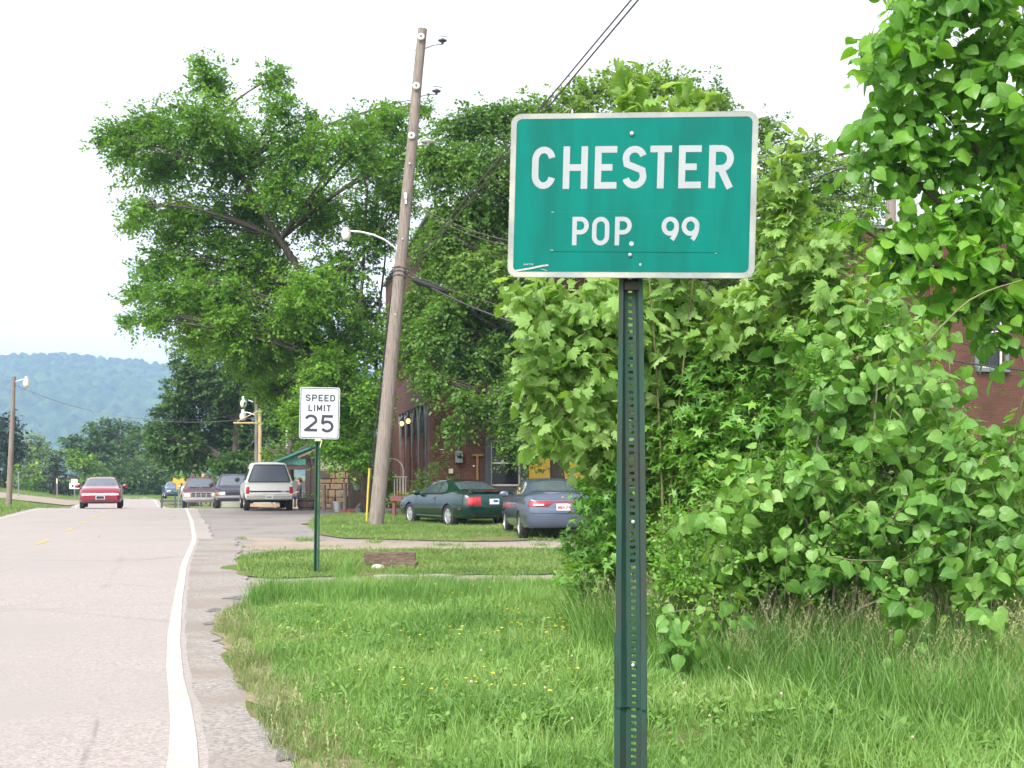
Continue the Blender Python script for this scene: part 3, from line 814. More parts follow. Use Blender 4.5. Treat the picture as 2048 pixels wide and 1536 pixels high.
# ------------------------------------------------------------------ plants close by, right side
def gnd(px, D): 
    x = (px - 1024) / FOC * D
    return Vector((x, D, gz(x, D)))
G_SYC = 'young sycamores growing out of the thicket'
s1 = [(1180, 620, 90, 56, 11.2, .8), (1095, 640, 56, 50, 11, .5), (1045, 598, 34, 20, 10.9, .3), (1100, 720, 50, 44, 11, .5), (1170, 740, 70, 66, 11.1, .7), (1260, 690, 90, 90, 11.3, .8), (1046, 782, 18, 12, 10.8, .2), (1085, 790, 34, 26, 11, .3), (1130, 830, 44, 36, 11, .4), (1105, 885, 26, 20, 10.8, .3), (1190, 860, 56, 56, 11.2, .6), (1350, 620, 100, 50, 11.5, .8), (1400, 700, 80, 60, 11.4, .7), (1300, 800, 80, 60, 11.6, .7), (1185, 930, 26, 24, 11, .3)]
b0 = gnd(1240, 11.4)
near_plant('sycamore_sapling', 'leafy young sycamore with pale lobed leaves left of and below the green town sign', 'sapling', b0,
    [[b0, P(1230, 1100, 11.4), P(1200, 850, 11.3), P(1170, 620, 11.2)], [b0, P(1210, 1000, 11.3), P(1120, 800, 11), P(1060, 600, 11)], [b0, P(1280, 1000, 11.5), P(1350, 800, 11.5), P(1370, 600, 11.5)], [b0, P(1200, 1000, 11.3), P(1130, 880, 11), P(1060, 780, 10.9)], [b0, P(1260, 900, 11.4), P(1270, 680, 11.3)]],
    s1, L_MAPLE, M_syc, M_twig, 26, .42, 6, .14, 290, 51, .014, leafdown=.55, nup=.45, nout=.55, nrnd=.5, droop=.1, up=.7, shell=.3)
s2 = [(1266, 160, 12, 14, 10.6, .06), (1262, 200, 22, 16, 10.6, .12), (1285, 225, 16, 12, 10.6, .1), (1372, 185, 18, 14, 10.7, .1), (1395, 210, 22, 16, 10.7, .12), (1350, 232, 16, 12, 10.7, .1), (1280, 320, 50, 70, 10.7, .4), (1390, 320, 50, 80, 10.8, .4), (1330, 460, 90, 70, 10.9, .5)]
b0 = gnd(1330, 11.0)
near_plant('sycamore_sapling', 'tall thin young sycamore with pale leaf tips rising above the green town sign', 'sapling', b0,
    [[b0, P(1325, 1000, 11), P(1310, 700, 10.9), P(1285, 400, 10.8), P(1268, 140, 10.6)], [b0, P(1340, 1000, 11), P(1370, 700, 10.9), P(1400, 400, 10.8), P(1380, 160, 10.7)]],
    s2, L_MAPLE, M_syc, M_twig, 24, .2, 5, .17, 60, 52, .014, leafdown=.5, nup=.4, nout=.6, nrnd=.5, droop=.05, up=1.0, shell=.2)
s3 = [(1565, 315, 18, 18, 10.2, .15), (1545, 360, 34, 26, 10.3, .3), (1570, 400, 44, 34, 10.3, .3), (1550, 460, 40, 44, 10.4, .3), (1620, 470, 40, 36, 10.4, .4), (1640, 530, 50, 40, 10.5, .5), (1560, 560, 60, 56, 10.6, .5), (1500, 620, 60, 44, 10.6, .5), (1620, 600, 60, 40, 10.6, .5), (1690, 570, 40, 36, 10.6, .4), (1480, 680, 70, 44, 10.8, .5), (1575, 670, 60, 40, 10.6, .4)]
b0 = gnd(1540, 10.8)
near_plant('sycamore_sapling', 'young sycamore with pale leaves standing right of the green town sign', 'sapling', b0,
    [[b0, P(1540, 1000, 10.8), P(1545, 700, 10.7), P(1550, 500, 10.5), P(1565, 310, 10.2)], [b0, P(1560, 900, 10.8), P(1610, 650, 10.6), P(1640, 480, 10.5)], [b0, P(1520, 900, 10.8), P(1490, 640, 10.7)]],
    s3, L_MAPLE, M_syc, M_twig, 19, .36, 6, .135, 260, 53, .014, leafdown=.55, nup=.4, nout=.6, nrnd=.5, droop=.08, up=.8, shell=.25)

# large heart leaved tree at the upper right
sc4 = [(1900, 40, 120, 60, 13, 1.2), (1800, 30, 60, 34, 12.8, .6), (1745, 100, 40, 26, 12.6, .4), (1800, 130, 70, 50, 12.8, .7), (1900, 160, 90, 70, 13.2, 1), (2000, 100, 80, 80, 13, 1), (1770, 190, 40, 24, 12.7, .4), (1830, 240, 70, 44, 12.9, .7), (1740, 300, 40, 34, 12.6, .4), (1790, 300, 60, 40, 12.8, .5), (1720, 250, 22, 14, 12.5, .3), (1880, 330, 84, 56, 13, .8), (1980, 300, 80, 70, 13.3, 1), (1760, 360, 34, 30, 12.6, .3), (2030, 230, 50, 60, 12.6, .6), (1960, 420, 80, 50, 13, .8), (2030, 420, 50, 60, 13, .7),
       (1700, 440, 40, 20, 12.4, .3), (1760, 480, 56, 30, 12.5, .4), (1850, 470, 70, 44, 12.7, .6), (1800, 530, 70, 30, 12.6, .4), (1900, 540, 70, 44, 12.8, .6), (1990, 520, 70, 50, 12.8, .6), (2020, 600, 50, 50, 12.8, .5), (1930, 610, 56, 34, 12.8, .5), (1990, 670, 40, 30, 12.7, .4), (1860, 590, 40, 24, 12.7, .3), (2120, 200, 90, 200, 13, 1.2), (2130, 500, 80, 160, 13, 1), (1960, -80, 140, 90, 13, 1.2), (1820, 90, 30, 24, 12.3, .3)]
b0 = gnd(2140, 13.2)
near_plant('catalpa_tree', 'bright green tree with large heart shaped leaves in the upper right corner', 'tree', b0,
    [[b0, P(2120, 900, 13.2), P(2080, 600, 13.1), P(2020, 300, 13), P(1950, 0, 13)], [P(2085, 620, 13.1), P(1980, 500, 13), P(1850, 380, 12.9), P(1760, 300, 12.8)], [P(2075, 560, 13.1), P(1960, 560, 12.9), P(1800, 500, 12.6), P(1700, 440, 12.5)], [P(2050, 420, 13), P(1930, 270, 13), P(1830, 150, 12.8)], [P(2100, 750, 13.1), P(2030, 640, 12.9), P(1940, 600, 12.8)], [P(2000, 200, 13), P(1900, 100, 13), P(1790, 40, 12.8)]],
    sc4, L_HEART, M_cat, M_bark, 9, .6, 7, .165, 300, 54, .045, leafdown=.75, nup=.6, nout=.35, nrnd=.45, droop=.2, up=.35, shell=.25, twig_r=.004)

# vines with heart shaped leaves over the thicket
G_V = 'wild grape vines over the thicket'
v1 = [(1600, 690, 70, 44, 10.1, .5), (1690, 650, 80, 50, 10, .6), (1790, 620, 70, 44, 10, .5), (1830, 680, 40, 44, 9.9, .5), (1760, 730, 90, 66, 9.8, .7), (1660, 790, 80, 60, 9.9, .6), (1830, 790, 76, 70, 9.7, .7), (1740, 860, 90, 60, 9.6, .7), (1600, 860, 60, 40, 9.9, .4)]
b0 = gnd(1720, 10.1)
near_plant('grape_vine', 'heart leaved vine heaped highest on the thicket, in front of the brick wall window', 'vine', b0,
    [[b0, P(1720, 1000, 10), P(1700, 800, 9.9), P(1650, 650, 10)], [b0, P(1760, 950, 9.9), P(1800, 760, 9.8), P(1800, 590, 9.9)], [P(1840, 700, 9.8), P(1940, 600, 9.7), P(2045, 560, 9.6)]],
    v1, L_HEART, M_vine, M_twig, 13, .45, 7, .112, 290, 55, .012, leafdown=.8, nup=.5, nout=.6, nrnd=.7, droop=.3, up=.4, shell=.3)
v2 = [(1900, 890, 80, 50, 9.2, .6), (1990, 880, 56, 40, 9.2, .5), (2050, 900, 50, 50, 9.1, .5), (1960, 960, 100, 56, 9, .7), (1850, 1000, 90, 56, 9, .6), (1960, 1060, 110, 50, 8.7, .6), (2040, 1060, 60, 50, 8.5, .5), (1860, 1090, 80, 36, 8.6, .4), (1760, 1040, 60, 40, 8.9, .4), (2000, 1140, 70, 36, 8.3, .4), (1700, 1130, 46, 20, 8.6, .3), (1800, 1220, 50, 20, 8.2, .3), (1940, 1180, 50, 22, 8.2, .3)]
b0 = gnd(1950, 9.2)
near_plant('grape_vine', 'heart leaved vine spreading along the right edge above the tall grass', 'vine', b0,
    [[b0, P(1950, 1100, 9.1), P(1930, 950, 9.2), P(1900, 860, 9.2)], [b0, P(2000, 1150, 8.8), P(2040, 1000, 8.9), P(2050, 880, 9.1)], [b0, P(1850, 1150, 8.9), P(1700, 1120, 8.7), P(1640, 1110, 8.6)], [P(2000, 980, 9), P(2030, 860, 9), P(2048, 790, 8.9)]],
    v2, L_HEART, M_vine, M_twig, 15, .42, 7, .108, 290, 56, .012, leafdown=.75, nup=.55, nout=.5, nrnd=.7, droop=.3, up=.4, shell=.3)
v3 = [(1440, 1020, 70, 26, 9.3, .4), (1540, 980, 80, 40, 9.4, .5), (1640, 960, 80, 50, 9.4, .5), (1500, 930, 50, 26, 9.5, .3), (1700, 1010, 50, 50, 9.3, .4), (1340, 1230, 36, 18, 9.2, .2), (1400, 1235, 44, 24, 9.1, .3), (1380, 1280, 50, 22, 9.0, .3), (1450, 1190, 30, 14, 9.2, .2), (1440, 1130, 44, 26, 9.3, .3), (1560, 1080, 60, 30, 9.3, .4), (1660, 1090, 40, 30, 9.1, .3), (1415, 1300, 30, 12, 8.9, .2), (1880, 1370, 24, 10, 7.8, .12), (1900, 1395, 18, 10, 7.75, .12)]
b0 = gnd(1560, 9.6)
near_plant('grape_vine', 'low heart leaved vine trailing down to the grass right of the sign post', 'vine', b0,
    [[b0, P(1560, 1150, 9.5), P(1500, 1020, 9.4), P(1400, 1010, 9.3)], [b0, P(1500, 1250, 9.3), P(1400, 1220, 9.2), P(1310, 1230, 9.1)], [b0, P(1620, 1080, 9.5), P(1660, 950, 9.5)]],
    v3, L_HEART, M_vine, M_twig, 18, .36, 7, .10, 290, 57, .01, leafdown=.9, nup=.4, nout=.7, nrnd=.7, droop=.25, up=.3, shell=.3)

# sweetgum saplings with star leaves
g1 = [(1205, 1000, 34, 46, 10.9, .3), (1218, 1085, 36, 46, 10.9, .3), (1195, 1145, 40, 30, 11, .3), (1225, 935, 26, 30, 10.9, .25), (1150, 1165, 30, 16, 11.3, .3), (1215, 930, 36, 36, 12, .4), (1200, 1130, 46, 36, 11.8, .5), (1165, 1150, 24, 20, 12, .3), (1255, 1040, 44, 46, 11.8, .5), (1200, 1050, 30, 34, 12.2, .4), (1245, 970, 50, 50, 12, .5), (1165, 1095, 28, 30, 12.2, .3), (1230, 1100, 60, 46, 12, .5), (1130, 1085, 16, 8, 12.1, .12), (1330, 950, 76, 66, 11.5, .6), (1180, 1160, 50, 30, 12.3, .5), (1330, 1080, 70, 60, 11.4, .6), (1250, 1170, 60, 30, 12, .5)]
b0 = gnd(1220, 12.3)
near_plant('sweetgum_sapling', 'star leaved sapling low beside the blue car, left of the sign post', 'sapling', b0,
    [[b0, P(1210, 1150, 12.3), P(1200, 1000, 12.2), P(1180, 920, 12.1)], [b0, P(1260, 1100, 12.1), P(1320, 950, 11.8)]],
    g1, L_STAR, M_gum, M_twig, 40, .34, 8, .095, 260, 58, .01, leafdown=.3, nup=.7, nout=.5, nrnd=.4, droop=.15, up=.5, shell=.25)
g2 = [(1400, 780, 70, 56, 11, .5), (1480, 760, 70, 50, 10.9, .5), (1440, 860, 80, 66, 10.8, .6), (1530, 830, 66, 56, 10.6, .5), (1400, 930, 70, 60, 10.8, .5), (1520, 720, 50, 34, 10.8, .4), (1490, 920, 60, 50, 10.6, .5), (1370, 870, 44, 44, 11, .4), (1330, 830, 40, 30, 11.2, .3)]
b0 = gnd(1460, 10.9)
near_plant('sweetgum_sapling', 'star leaved sapling in the middle of the thicket right of the sign post', 'sapling', b0,
    [[b0, P(1455, 1050, 10.9), P(1440, 850, 10.8), P(1420, 740, 10.9)], [b0, P(1490, 1000, 10.8), P(1530, 780, 10.7)]],
    g2, L_STAR, M_gum, M_twig, 40, .34, 8, .10, 260, 59, .01, leafdown=.3, nup=.7, nout=.5, nrnd=.4, droop=.15, up=.5, shell=.25)

# small leaved shrubs filling the thicket
def shrub(label, px, D, blobs, seed, dens=80, m=M_priv, size=.045, nobj=0, L=.3):
    b0 = gnd(px, D)
    rr = random.Random(seed)
    t = thing('wild_shrub', label, 'shrub', b0, 0)
    pos, R, S, tw = sprig_leaves(blobs, dens, L, 16, size, seed=seed, up=.5, rnd=.6, droop=.1, shell=.25, nup=.7, nout=.3, leafdown=0)
    link('foliage', leaf_mesh('foliage', L_TRI2, pos, R, S * 1.15, b0), m, t)['kind'] = 'stuff'
    mb = MB()
    for b in blobs:
        c = Vector(blob_w(b)[0]) - b0
        s0 = Vector((rr.uniform(-.3, .3), rr.uniform(-.2, .2), 0))
        mb.tube(curve_pts(s0, c, 0, (rr.uniform(-.1, .1), rr.uniform(-.1, .1), .1), 5), [.012, .011, .01, .008, .006, .003], 5, False)
    twigs_mesh(mb, tw, .0018, b0, 2, 3, 2)
    mb.build('stems', M_bark_grey, t)
    return len(pos)
nn = 0
nn += shrub('fine leaved bright shrub pushing up through the vines at the front of the thicket', 1620, 9.4, [(1500, 1010, 60, 34, 9.5, .3), (1590, 930, 50, 40, 9.5, .3), (1690, 1070, 70, 36, 9.2, .3), (1600, 1150, 70, 34, 9.3, .3), (1720, 930, 40, 40, 9.5, .3), (1800, 1140, 70, 34, 8.9, .3), (1900, 1150, 60, 34, 8.8, .3), (1480, 1090, 50, 34, 9.4, .3), (1640, 740, 50, 30, 9.8, .3), (1760, 660, 50, 34, 9.8, .3)], 60, 60)
nn += shrub('small leaved shrub low between the sign post and the trailing vine', 1400, 9.8, [(1380, 1140, 70, 40, 9.7, .4), (1450, 1160, 80, 36, 9.6, .4), (1340, 1160, 40, 40, 9.9, .3), (1520, 1130, 60, 44, 9.7, .4), (1360, 1060, 60, 40, 10.2, .4)], 61)
nn += shrub('small leaved shrub deep in the middle of the thicket', 1560, 10.2, [(1560, 1010, 70, 66, 10.2, .5), (1640, 1060, 80, 60, 10, .5), (1600, 900, 66, 56, 10.4, .4), (1680, 900, 70, 66, 10.3, .5), (1560, 1100, 60, 50, 10, .5), (1640, 1160, 90, 40, 9.8, .5), (1500, 1060, 50, 50, 10.3, .4), (1450, 990, 60, 50, 10.5, .4)], 62)
nn += shrub('small leaved shrub under the vine at the right edge', 1850, 10, [(1800, 960, 90, 70, 10, .5), (1880, 840, 30, 40, 10.3, .3), (1900, 1080, 90, 70, 9.8, .5), (2000, 1000, 80, 60, 9.9, .5), (1760, 1130, 80, 60, 9.6, .5), (2020, 1120, 60, 70, 9.4, .5)], 63)
nn += shrub('shrub continuing the thicket beyond the right edge of the picture', 2200, 10, [(2140, 950, 90, 90, 9.8, .7), (2240, 1000, 90, 110, 9.8, .8), (2160, 1120, 100, 80, 9.5, .7), (2300, 1100, 90, 100, 9.8, .7)], 66, 50)
nn += shrub('small leaved shrub behind the town sign post', 1290, 12.4, [(1290, 1010, 70, 70, 12.5, .5), (1260, 860, 70, 66, 12.6, .5), (1350, 900, 70, 66, 12.4, .5), (1230, 1070, 60, 60, 12.6, .5), (1330, 1130, 80, 50, 12.2, .5), (1420, 1040, 60, 60, 12, .5), (1350, 760, 70, 50, 12.3, .4), (1205, 1010, 46, 60, 12.2, .4), (1195, 1110, 46, 50, 12.1, .4), (1240, 1150, 60, 40, 12, .4), (1180, 960, 30, 40, 12.4, .3)], 64, 45, M_gum, .055)
nn += shrub('tangled shrub filling the thicket behind the young sycamores', 1500, 12, [(1450, 700, 80, 60, 12, .5), (1560, 750, 80, 60, 11.8, .5), (1700, 740, 90, 60, 11.6, .5), (1800, 700, 70, 50, 11.5, .5), (1600, 860, 90, 70, 11.8, .5), (1750, 880, 90, 70, 11.5, .5), (1850, 900, 80, 70, 11.4, .5), (1500, 1000, 90, 80, 11.8, .5), (1700, 1040, 100, 80, 11.4, .5), (1900, 1020, 100, 80, 11.2, .5), (2020, 1000, 80, 70, 11.2, .5), (1600, 1150, 120, 60, 11.2, .5), (1850, 1150, 140, 60, 11, .5), (1200, 780, 60, 60, 12.6, .4), (1200, 900, 50, 60, 12.6, .4)], 65, 34, M_gum, .06, L=.4)
cnt['shrub'] = nn

# ------------------------------------------------------------------ grass (instanced tufts, uncountable: stuff)
def blade_tuft(name, n, h, spread, w, lean, mats, seg=3, head=0.0, seed=1, headm=0):
    r = random.Random(seed)
    mb = MB()
    for i in range(n):
        x, y = r.gauss(0, spread), r.gauss(0, spread)
        a = r.uniform(0, 2 * PI); hh = h * r.uniform(.45, 1.15); ln = lean * r.uniform(.2, 1.3) * hh
        d = Vector((math.cos(a), math.sin(a), 0)); s = Vector((-math.sin(a), math.cos(a), 0))
        s = (s * math.cos(r.uniform(-.9, .9)) + d * math.sin(r.uniform(-.9, .9))).normalized()
        v, f = [], []
        for k in range(seg + 1):
            t = k / seg
            p = Vector((x, y, 0)) + d * ln * t * t + Vector((0, 0, hh * (t - .25 * lean * t * t)))
            ww = w * (1 - t ** 1.5) * .5 + .0004
            if k < seg: v += [p - s * ww, p + s * ww]
            else: v += [p]
        for k in range(seg - 1): f.append((2 * k, 2 * k + 1, 2 * k + 3, 2 * k + 2))
        f.append((2 * seg - 2, 2 * seg - 1, 2 * seg))
        mb.add(v, f, 0)
        if head and r.random() < head:
            # a seed stalk with a drooping head
            hs = h * r.uniform(1.1, 1.5); d2 = Vector((math.cos(a + 1), math.sin(a + 1), 0))
            pts = [Vector((x, y, 0)) + d2 * (hs * .22 * t * t) + Vector((0, 0, hs * (t - .12 * t * t))) for t in (0, .35, .7, 1)]
            mb.tube(pts, [.0014, .0012, .001, .0007], 3, False, 1)
            e = pts[-1]; q = (pts[-1] - pts[-2]).normalized()
            for k in range(9):
                c = e - q * (.014 * k) + Vector((r.uniform(-.006, .006), r.uniform(-.006, .006), -.002 * k))
                u = Vector((r.uniform(-1, 1), r.uniform(-1, 1), r.uniform(0, 1))).normalized() * .018
                mb.add([c - q * .004, c + u * .5 + s * .004, c + u, c + u * .5 - s * .004], [(0, 1, 2, 3)], 1)
    me = bpy.data.meshes.new(name)
    me.from_pydata([tuple(p) for p in mb.v], [], mb.f)
    for m in mats: me.materials.append(m)
    me.polygons.foreach_set('material_index', mb.mi)
    me.update()
    return me

M_g1 = leafmat('grass_blade', [(.05, (.10, .21, .045)), (.4, (.155, .30, .065)), (.7, (.235, .39, .10)), (.88, (.33, .43, .16)), (1., (.48, .48, .27))], .35, .5, nscale=.7, tcol=(1.3, 1.3, .5))
M_g2 = leafmat('lawn_blade', [(.05, (.10, .18, .04)), (.5, (.165, .27, .065)), (.85, (.25, .33, .11)), (1., (.37, .36, .19))], .3, .6, nscale=.45, tcol=(1.3, 1.3, .5))
M_g3 = leafmat('tall_grass_blade', [(.05, (.08, .18, .035)), (.5, (.14, .29, .06)), (.9, (.24, .40, .11)), (1., (.38, .42, .19))], .35, .5, nscale=.9, tcol=(1.3, 1.3, .5))
M_gd = leafmat('dry_grass_blade', [(.05, (.12, .20, .05)), (.5, (.19, .25, .08)), (1., (.34, .33, .17))], .3, .6, nscale=.9, tcol=(1.1, 1.0, .7))
M_seed = surf('straw_seed_head', (0.28, 0.29, 0.13), 0.8)

def weed_tuft(name, n, h, s, seed):
    r = random.Random(seed + 90); tv, tf = L_OVATE; mb = MB()
    for i in range(n):
        a = r.uniform(0, 2 * PI); e = r.uniform(.1, .9); c = Vector((r.gauss(0, .02), r.gauss(0, .02), r.uniform(.01, h)))
        l = Vector((math.cos(a) * math.cos(e), math.sin(a) * math.cos(e), math.sin(e))); sd = Vector((-math.sin(a), math.cos(a), 0)); nn_ = sd.cross(l) * -1
        k = s * r.uniform(.6, 1.3)
        mb.add([c + (sd * x + l * y + nn_ * z) * k for x, y, z in tv], tf, 0)
    me = bpy.data.meshes.new(name); me.from_pydata([tuple(p) for p in mb.v], [], mb.f); me.materials.append(M_g1); me.update()
    return me
def scatter(name, label, variants, pts, scl, seed=1, tilt=.2):
    """instances of the tuft meshes on points; one object of kind stuff"""
    r = np.random.default_rng(seed)
    n = len(pts)
    ncol = bpy.data.collections.new(name + '_sources')
    for i, me in enumerate(variants):
        o = bpy.data.objects.new('tuft_source', me)
        ncol.objects.link(o)
    me = bpy.data.meshes.new(name)
    me.vertices.add(n); me.vertices.foreach_set('co', np.ascontiguousarray(pts, dtype=np.float32).ravel())
    a = me.attributes.new('rot', 'FLOAT_VECTOR', 'POINT')
    rot = np.stack([r.normal(size=n) * tilt, r.normal(size=n) * tilt, r.uniform(0, 2 * PI, n)], -1).astype(np.float32)
    a.data.foreach_set('vector', rot.ravel())
    a = me.attributes.new('scl', 'FLOAT', 'POINT'); a.data.foreach_set('value', np.ascontiguousarray(scl, dtype=np.float32))
    a = me.attributes.new('idx', 'INT', 'POINT'); a.data.foreach_set('value', r.integers(0, len(variants), n).astype(np.int32))
    o = bpy.data.objects.new(name, me); C.objects.link(o)
    ng = bpy.data.node_groups.new(name, 'GeometryNodeTree')
    ng.interface.new_socket('Geometry', in_out='INPUT', socket_type='NodeSocketGeometry')
    ng.interface.new_socket('Geometry', in_out='OUTPUT', socket_type='NodeSocketGeometry')
    N, L = ng.nodes, ng.links
    gi, go = N.new('NodeGroupInput'), N.new('NodeGroupOutput')
    ci = N.new('GeometryNodeCollectionInfo'); ci.inputs['Collection'].default_value = ncol
    ci.inputs['Separate Children'].default_value = True; ci.inputs['Reset Children'].default_value = True
    ip = N.new('GeometryNodeInstanceOnPoints'); ip.inputs['Pick Instance'].default_value = True
    def attr(nm, ty):
        q = N.new('GeometryNodeInputNamedAttribute'); q.data_type = ty; q.inputs['Name'].default_value = nm
        return q.outputs['Attribute']
    L.new(gi.outputs[0], ip.inputs['Points']); L.new(ci.outputs[0], ip.inputs['Instance'])
    L.new(attr('idx', 'INT'), ip.inputs['Instance Index'])
    L.new(attr('rot', 'FLOAT_VECTOR'), ip.inputs['Rotation'])
    L.new(attr('scl', 'FLOAT'), ip.inputs['Scale'])
    L.new(ip.outputs[0], go.inputs[0])
    md = o.modifiers.new('scatter', 'NODES'); md.node_group = ng
    return tag(o, label, None, None, 'stuff')

def rand_in(poly, n, r):
    xs = [p[0] for p in poly]; ys = [p[1] for p in poly]
    X = r.uniform(min(xs), max(xs), n); Y = r.uniform(min(ys), max(ys), n)
    k = inpoly_np(X, Y, poly)
    return X[k], Y[k]
def vno(X, Y, s, sd=0.):
    return np.array([noise.noise(Vector((x * s, y * s, sd))) for x, y in zip(X, Y)])
def on_ground(X, Y): return np.stack([X, Y, np.array([gz(x, y) for x, y in zip(X, Y)]) + .012], -1)
def infr(X, Y, m=.6): return (np.abs(X) < Y * (1024 / FOC) + m)
r_ = np.random.default_rng(5)

V_v = [blade_tuft('verge_tuft', 14, (.15, .18, .13, .24)[k], .035, .006, .6, [M_g1, M_seed], 3, seed=k) for k in range(4)] + [weed_tuft('weed_tuft', 10, .10, .055, k) for k in range(2)] + [blade_tuft('verge_tuft', 12, .20, .03, .005, .4, [M_g1, M_seed], 3, .03, seed=9)]
X, Y = rand_in(G1, 165000, r_)
k = infr(X, Y, 3.0) & (r_.random(len(X)) < np.clip(.55 + 1.0 * vno(X, Y, .9), .15, 1))
edge = X - (np.interp(Y, [4, 6.2, 7.2, 8.6, 10.2, 12.1, 13.6, 15], [-.35, -1.02, -1.3, -1.75, -2.2, -2.7, -3.05, -3.0]))
k &= (edge > .35) | (r_.random(len(X)) < np.clip(edge / .35, .05, 1))
X, Y, edge = X[k], Y[k], edge[k]
sc_ = (.6 + .45 * r_.random(len(X)) + .9 * np.clip(vno(X, Y, .9, 7.), 0, 1) + .25 * np.clip((X - .2) / 2.5, 0, 1)) * np.clip(.45 + edge * .5, .45, 1)
scatter('verge_grass', 'lush green verge grass between the road and the thicket', V_v, on_ground(X, Y), sc_, 3)
cnt['verge'] = len(X)
# dry grass at the road edge
V_d = [blade_tuft('dry_tuft', 12, .12, .03, .004, .7, [M_gd, M_seed], 3, .06, seed=20 + k) for k in range(3)]
Y = r_.uniform(4.5, 15, 2600)
e0 = np.interp(Y, [4, 6.2, 7.2, 8.6, 10.2, 12.1, 13.6, 15], [-.35, -1.02, -1.3, -1.75, -2.2, -2.7, -3.05, -3.0])
X = e0 + np.abs(r_.normal(size=len(Y))) * .30 - .02
k = r_.random(len(X)) < np.clip(.5 + 1.1 * vno(X, Y, 1.6), .05, 1)
X, Y = X[k], Y[k]
scatter('dry_edge_grass', 'straw coloured dry grass along the road edge', V_d, on_ground(X, Y), .5 + .6 * r_.random(len(X)), 4)
# tall grass under the thicket and round the speed sign
V_t = [blade_tuft('tall_tuft', 15, .55, .06, .008, .45, [M_g3, M_seed], 5, (.0, .04, .06, .02)[k], seed=30 + k) for k in range(4)]
TG = [(.55, 10.8), (1.0, 9.2), (1.5, 8.4), (2.3, 7.4), (3.2, 6.6), (9, 6.2), (9, 10.5), (3.5, 11), (1.5, 12.2), (.7, 12.8)]
X, Y = rand_in(TG, 26000, r_)
k = infr(X, Y, 4.0) & (r_.random(len(X)) < np.clip(.75 + .7 * vno(X, Y, 1.3), .1, 1)); X, Y = X[k], Y[k]
depth = np.clip((X - (.9 + (9.5 - Y) * .9)) / .8, 0, 1)
scatter('tall_grass', 'tall seeding grass along the foot of the thicket', V_t, on_ground(X, Y), .55 + .35 * r_.random(len(X)) + .3 * depth, 5, .12)
cnt['tall'] = len(X)
SP = (-2.94, 19.6)
X = np.concatenate([r_.normal(-2.9, .55, 500), r_.normal(-1.6, .8, 900), r_.normal(-2.6, .5, 500), r_.normal(-1.0, .5, 300)]); Y = np.concatenate([r_.normal(17.6, .5, 500), r_.normal(14.9, .35, 900), r_.normal(14.6, .35, 500), r_.normal(15.6, .3, 300)])
Y[:500] = r_.normal(19.2, .35, 500); X[:500] = r_.normal(-2.95, .35, 500)
V_m = [blade_tuft('rank_tuft', 14, .34, .05, .007, .4, [M_g3, M_seed], 4, .02, seed=40 + k) for k in range(3)]
kk = (X > -2.95 + .1 * np.abs(Y - 14.5)) & ((Y < 17.4) | (np.abs(X + 2.95) < .6)); X, Y = X[kk], Y[kk]
scatter('rank_grass', 'rank unmown grass round the speed limit post and the drive edge', V_m, on_ground(X, Y), .6 + .5 * r_.random(len(X)), 6, .12)
# lawns further off
V_l = [blade_tuft('lawn_tuft', 16, .07, .06, .008, .7, [M_g2, M_seed], 2, seed=50 + k) for k in range(4)]
X1, Y1 = rand_in(G2, 60000, r_); X2, Y2 = rand_in(G3, 90000, r_)
X4, Y4 = r_.uniform(-5.5, 6, 9000), r_.uniform(15, 20.5, 9000); X5, Y5 = r_.uniform(-6.5, 6, 9000), r_.uniform(24.5, 30, 9000)
k4 = vno(X4, Y4, 1.6, 2.) > .30; k5 = vno(X5, Y5, 1.2, 2.) > .34
X6, Y6 = rand_in([(-5.2, 20.9), (-4.2, 19.0), (-3.2, 18.6), (-3.0, 24.8), (-4.4, 24.0), (-5.1, 22.6)], 5000, r_)
X = np.concatenate([X1, X2, X4[k4], X5[k5], X6]); Y = np.concatenate([Y1, Y2, Y4[k4], Y5[k5], Y6])
edge_ = X > np.array([road_c(y) for y in Y]) + 1.0; X, Y = X[edge_], Y[edge_]
k = infr(X, Y) & (r_.random(len(X)) < np.clip(.6 + 1.5 * vno(X, Y, .7), .12, 1)) & ~((X > -.9) & (X < 2.6) & (Y > 28.5) & (Y < 30.6) & (vno(X, Y, 1.5, 3.) > -.25)); X, Y = X[k], Y[k]
scatter('lawn_grass', 'short mown grass on the strips between the drives', V_l, on_ground(X, Y), .7 + .7 * r_.random(len(X)), 7)
cnt['lawn'] = len(X)
V_f = [blade_tuft('far_tuft', 14, .16, .14, .02, .7, [M_g2, M_seed], 2, seed=60 + k) for k in range(3)]
X, Y = rand_in(G4, 26000, r_)
k = infr(X, Y) & ~inpoly_np(X, Y, [(-27, 66), (-22.5, 58), (-20.6, 54), (-22.2, 60), (-25.2, 70), (-30, 74)]); X, Y = X[k], Y[k]
X3 = r_.uniform(-60, -30, 2500); Y3 = r_.uniform(128, 150, 2500)
X = np.concatenate([X, X3]); Y = np.concatenate([Y, Y3])
scatter('roadside_grass', 'grass on the far side of the road and along the valley', V_f, on_ground(X, Y), .7 + .8 * r_.random(len(X)), 8)

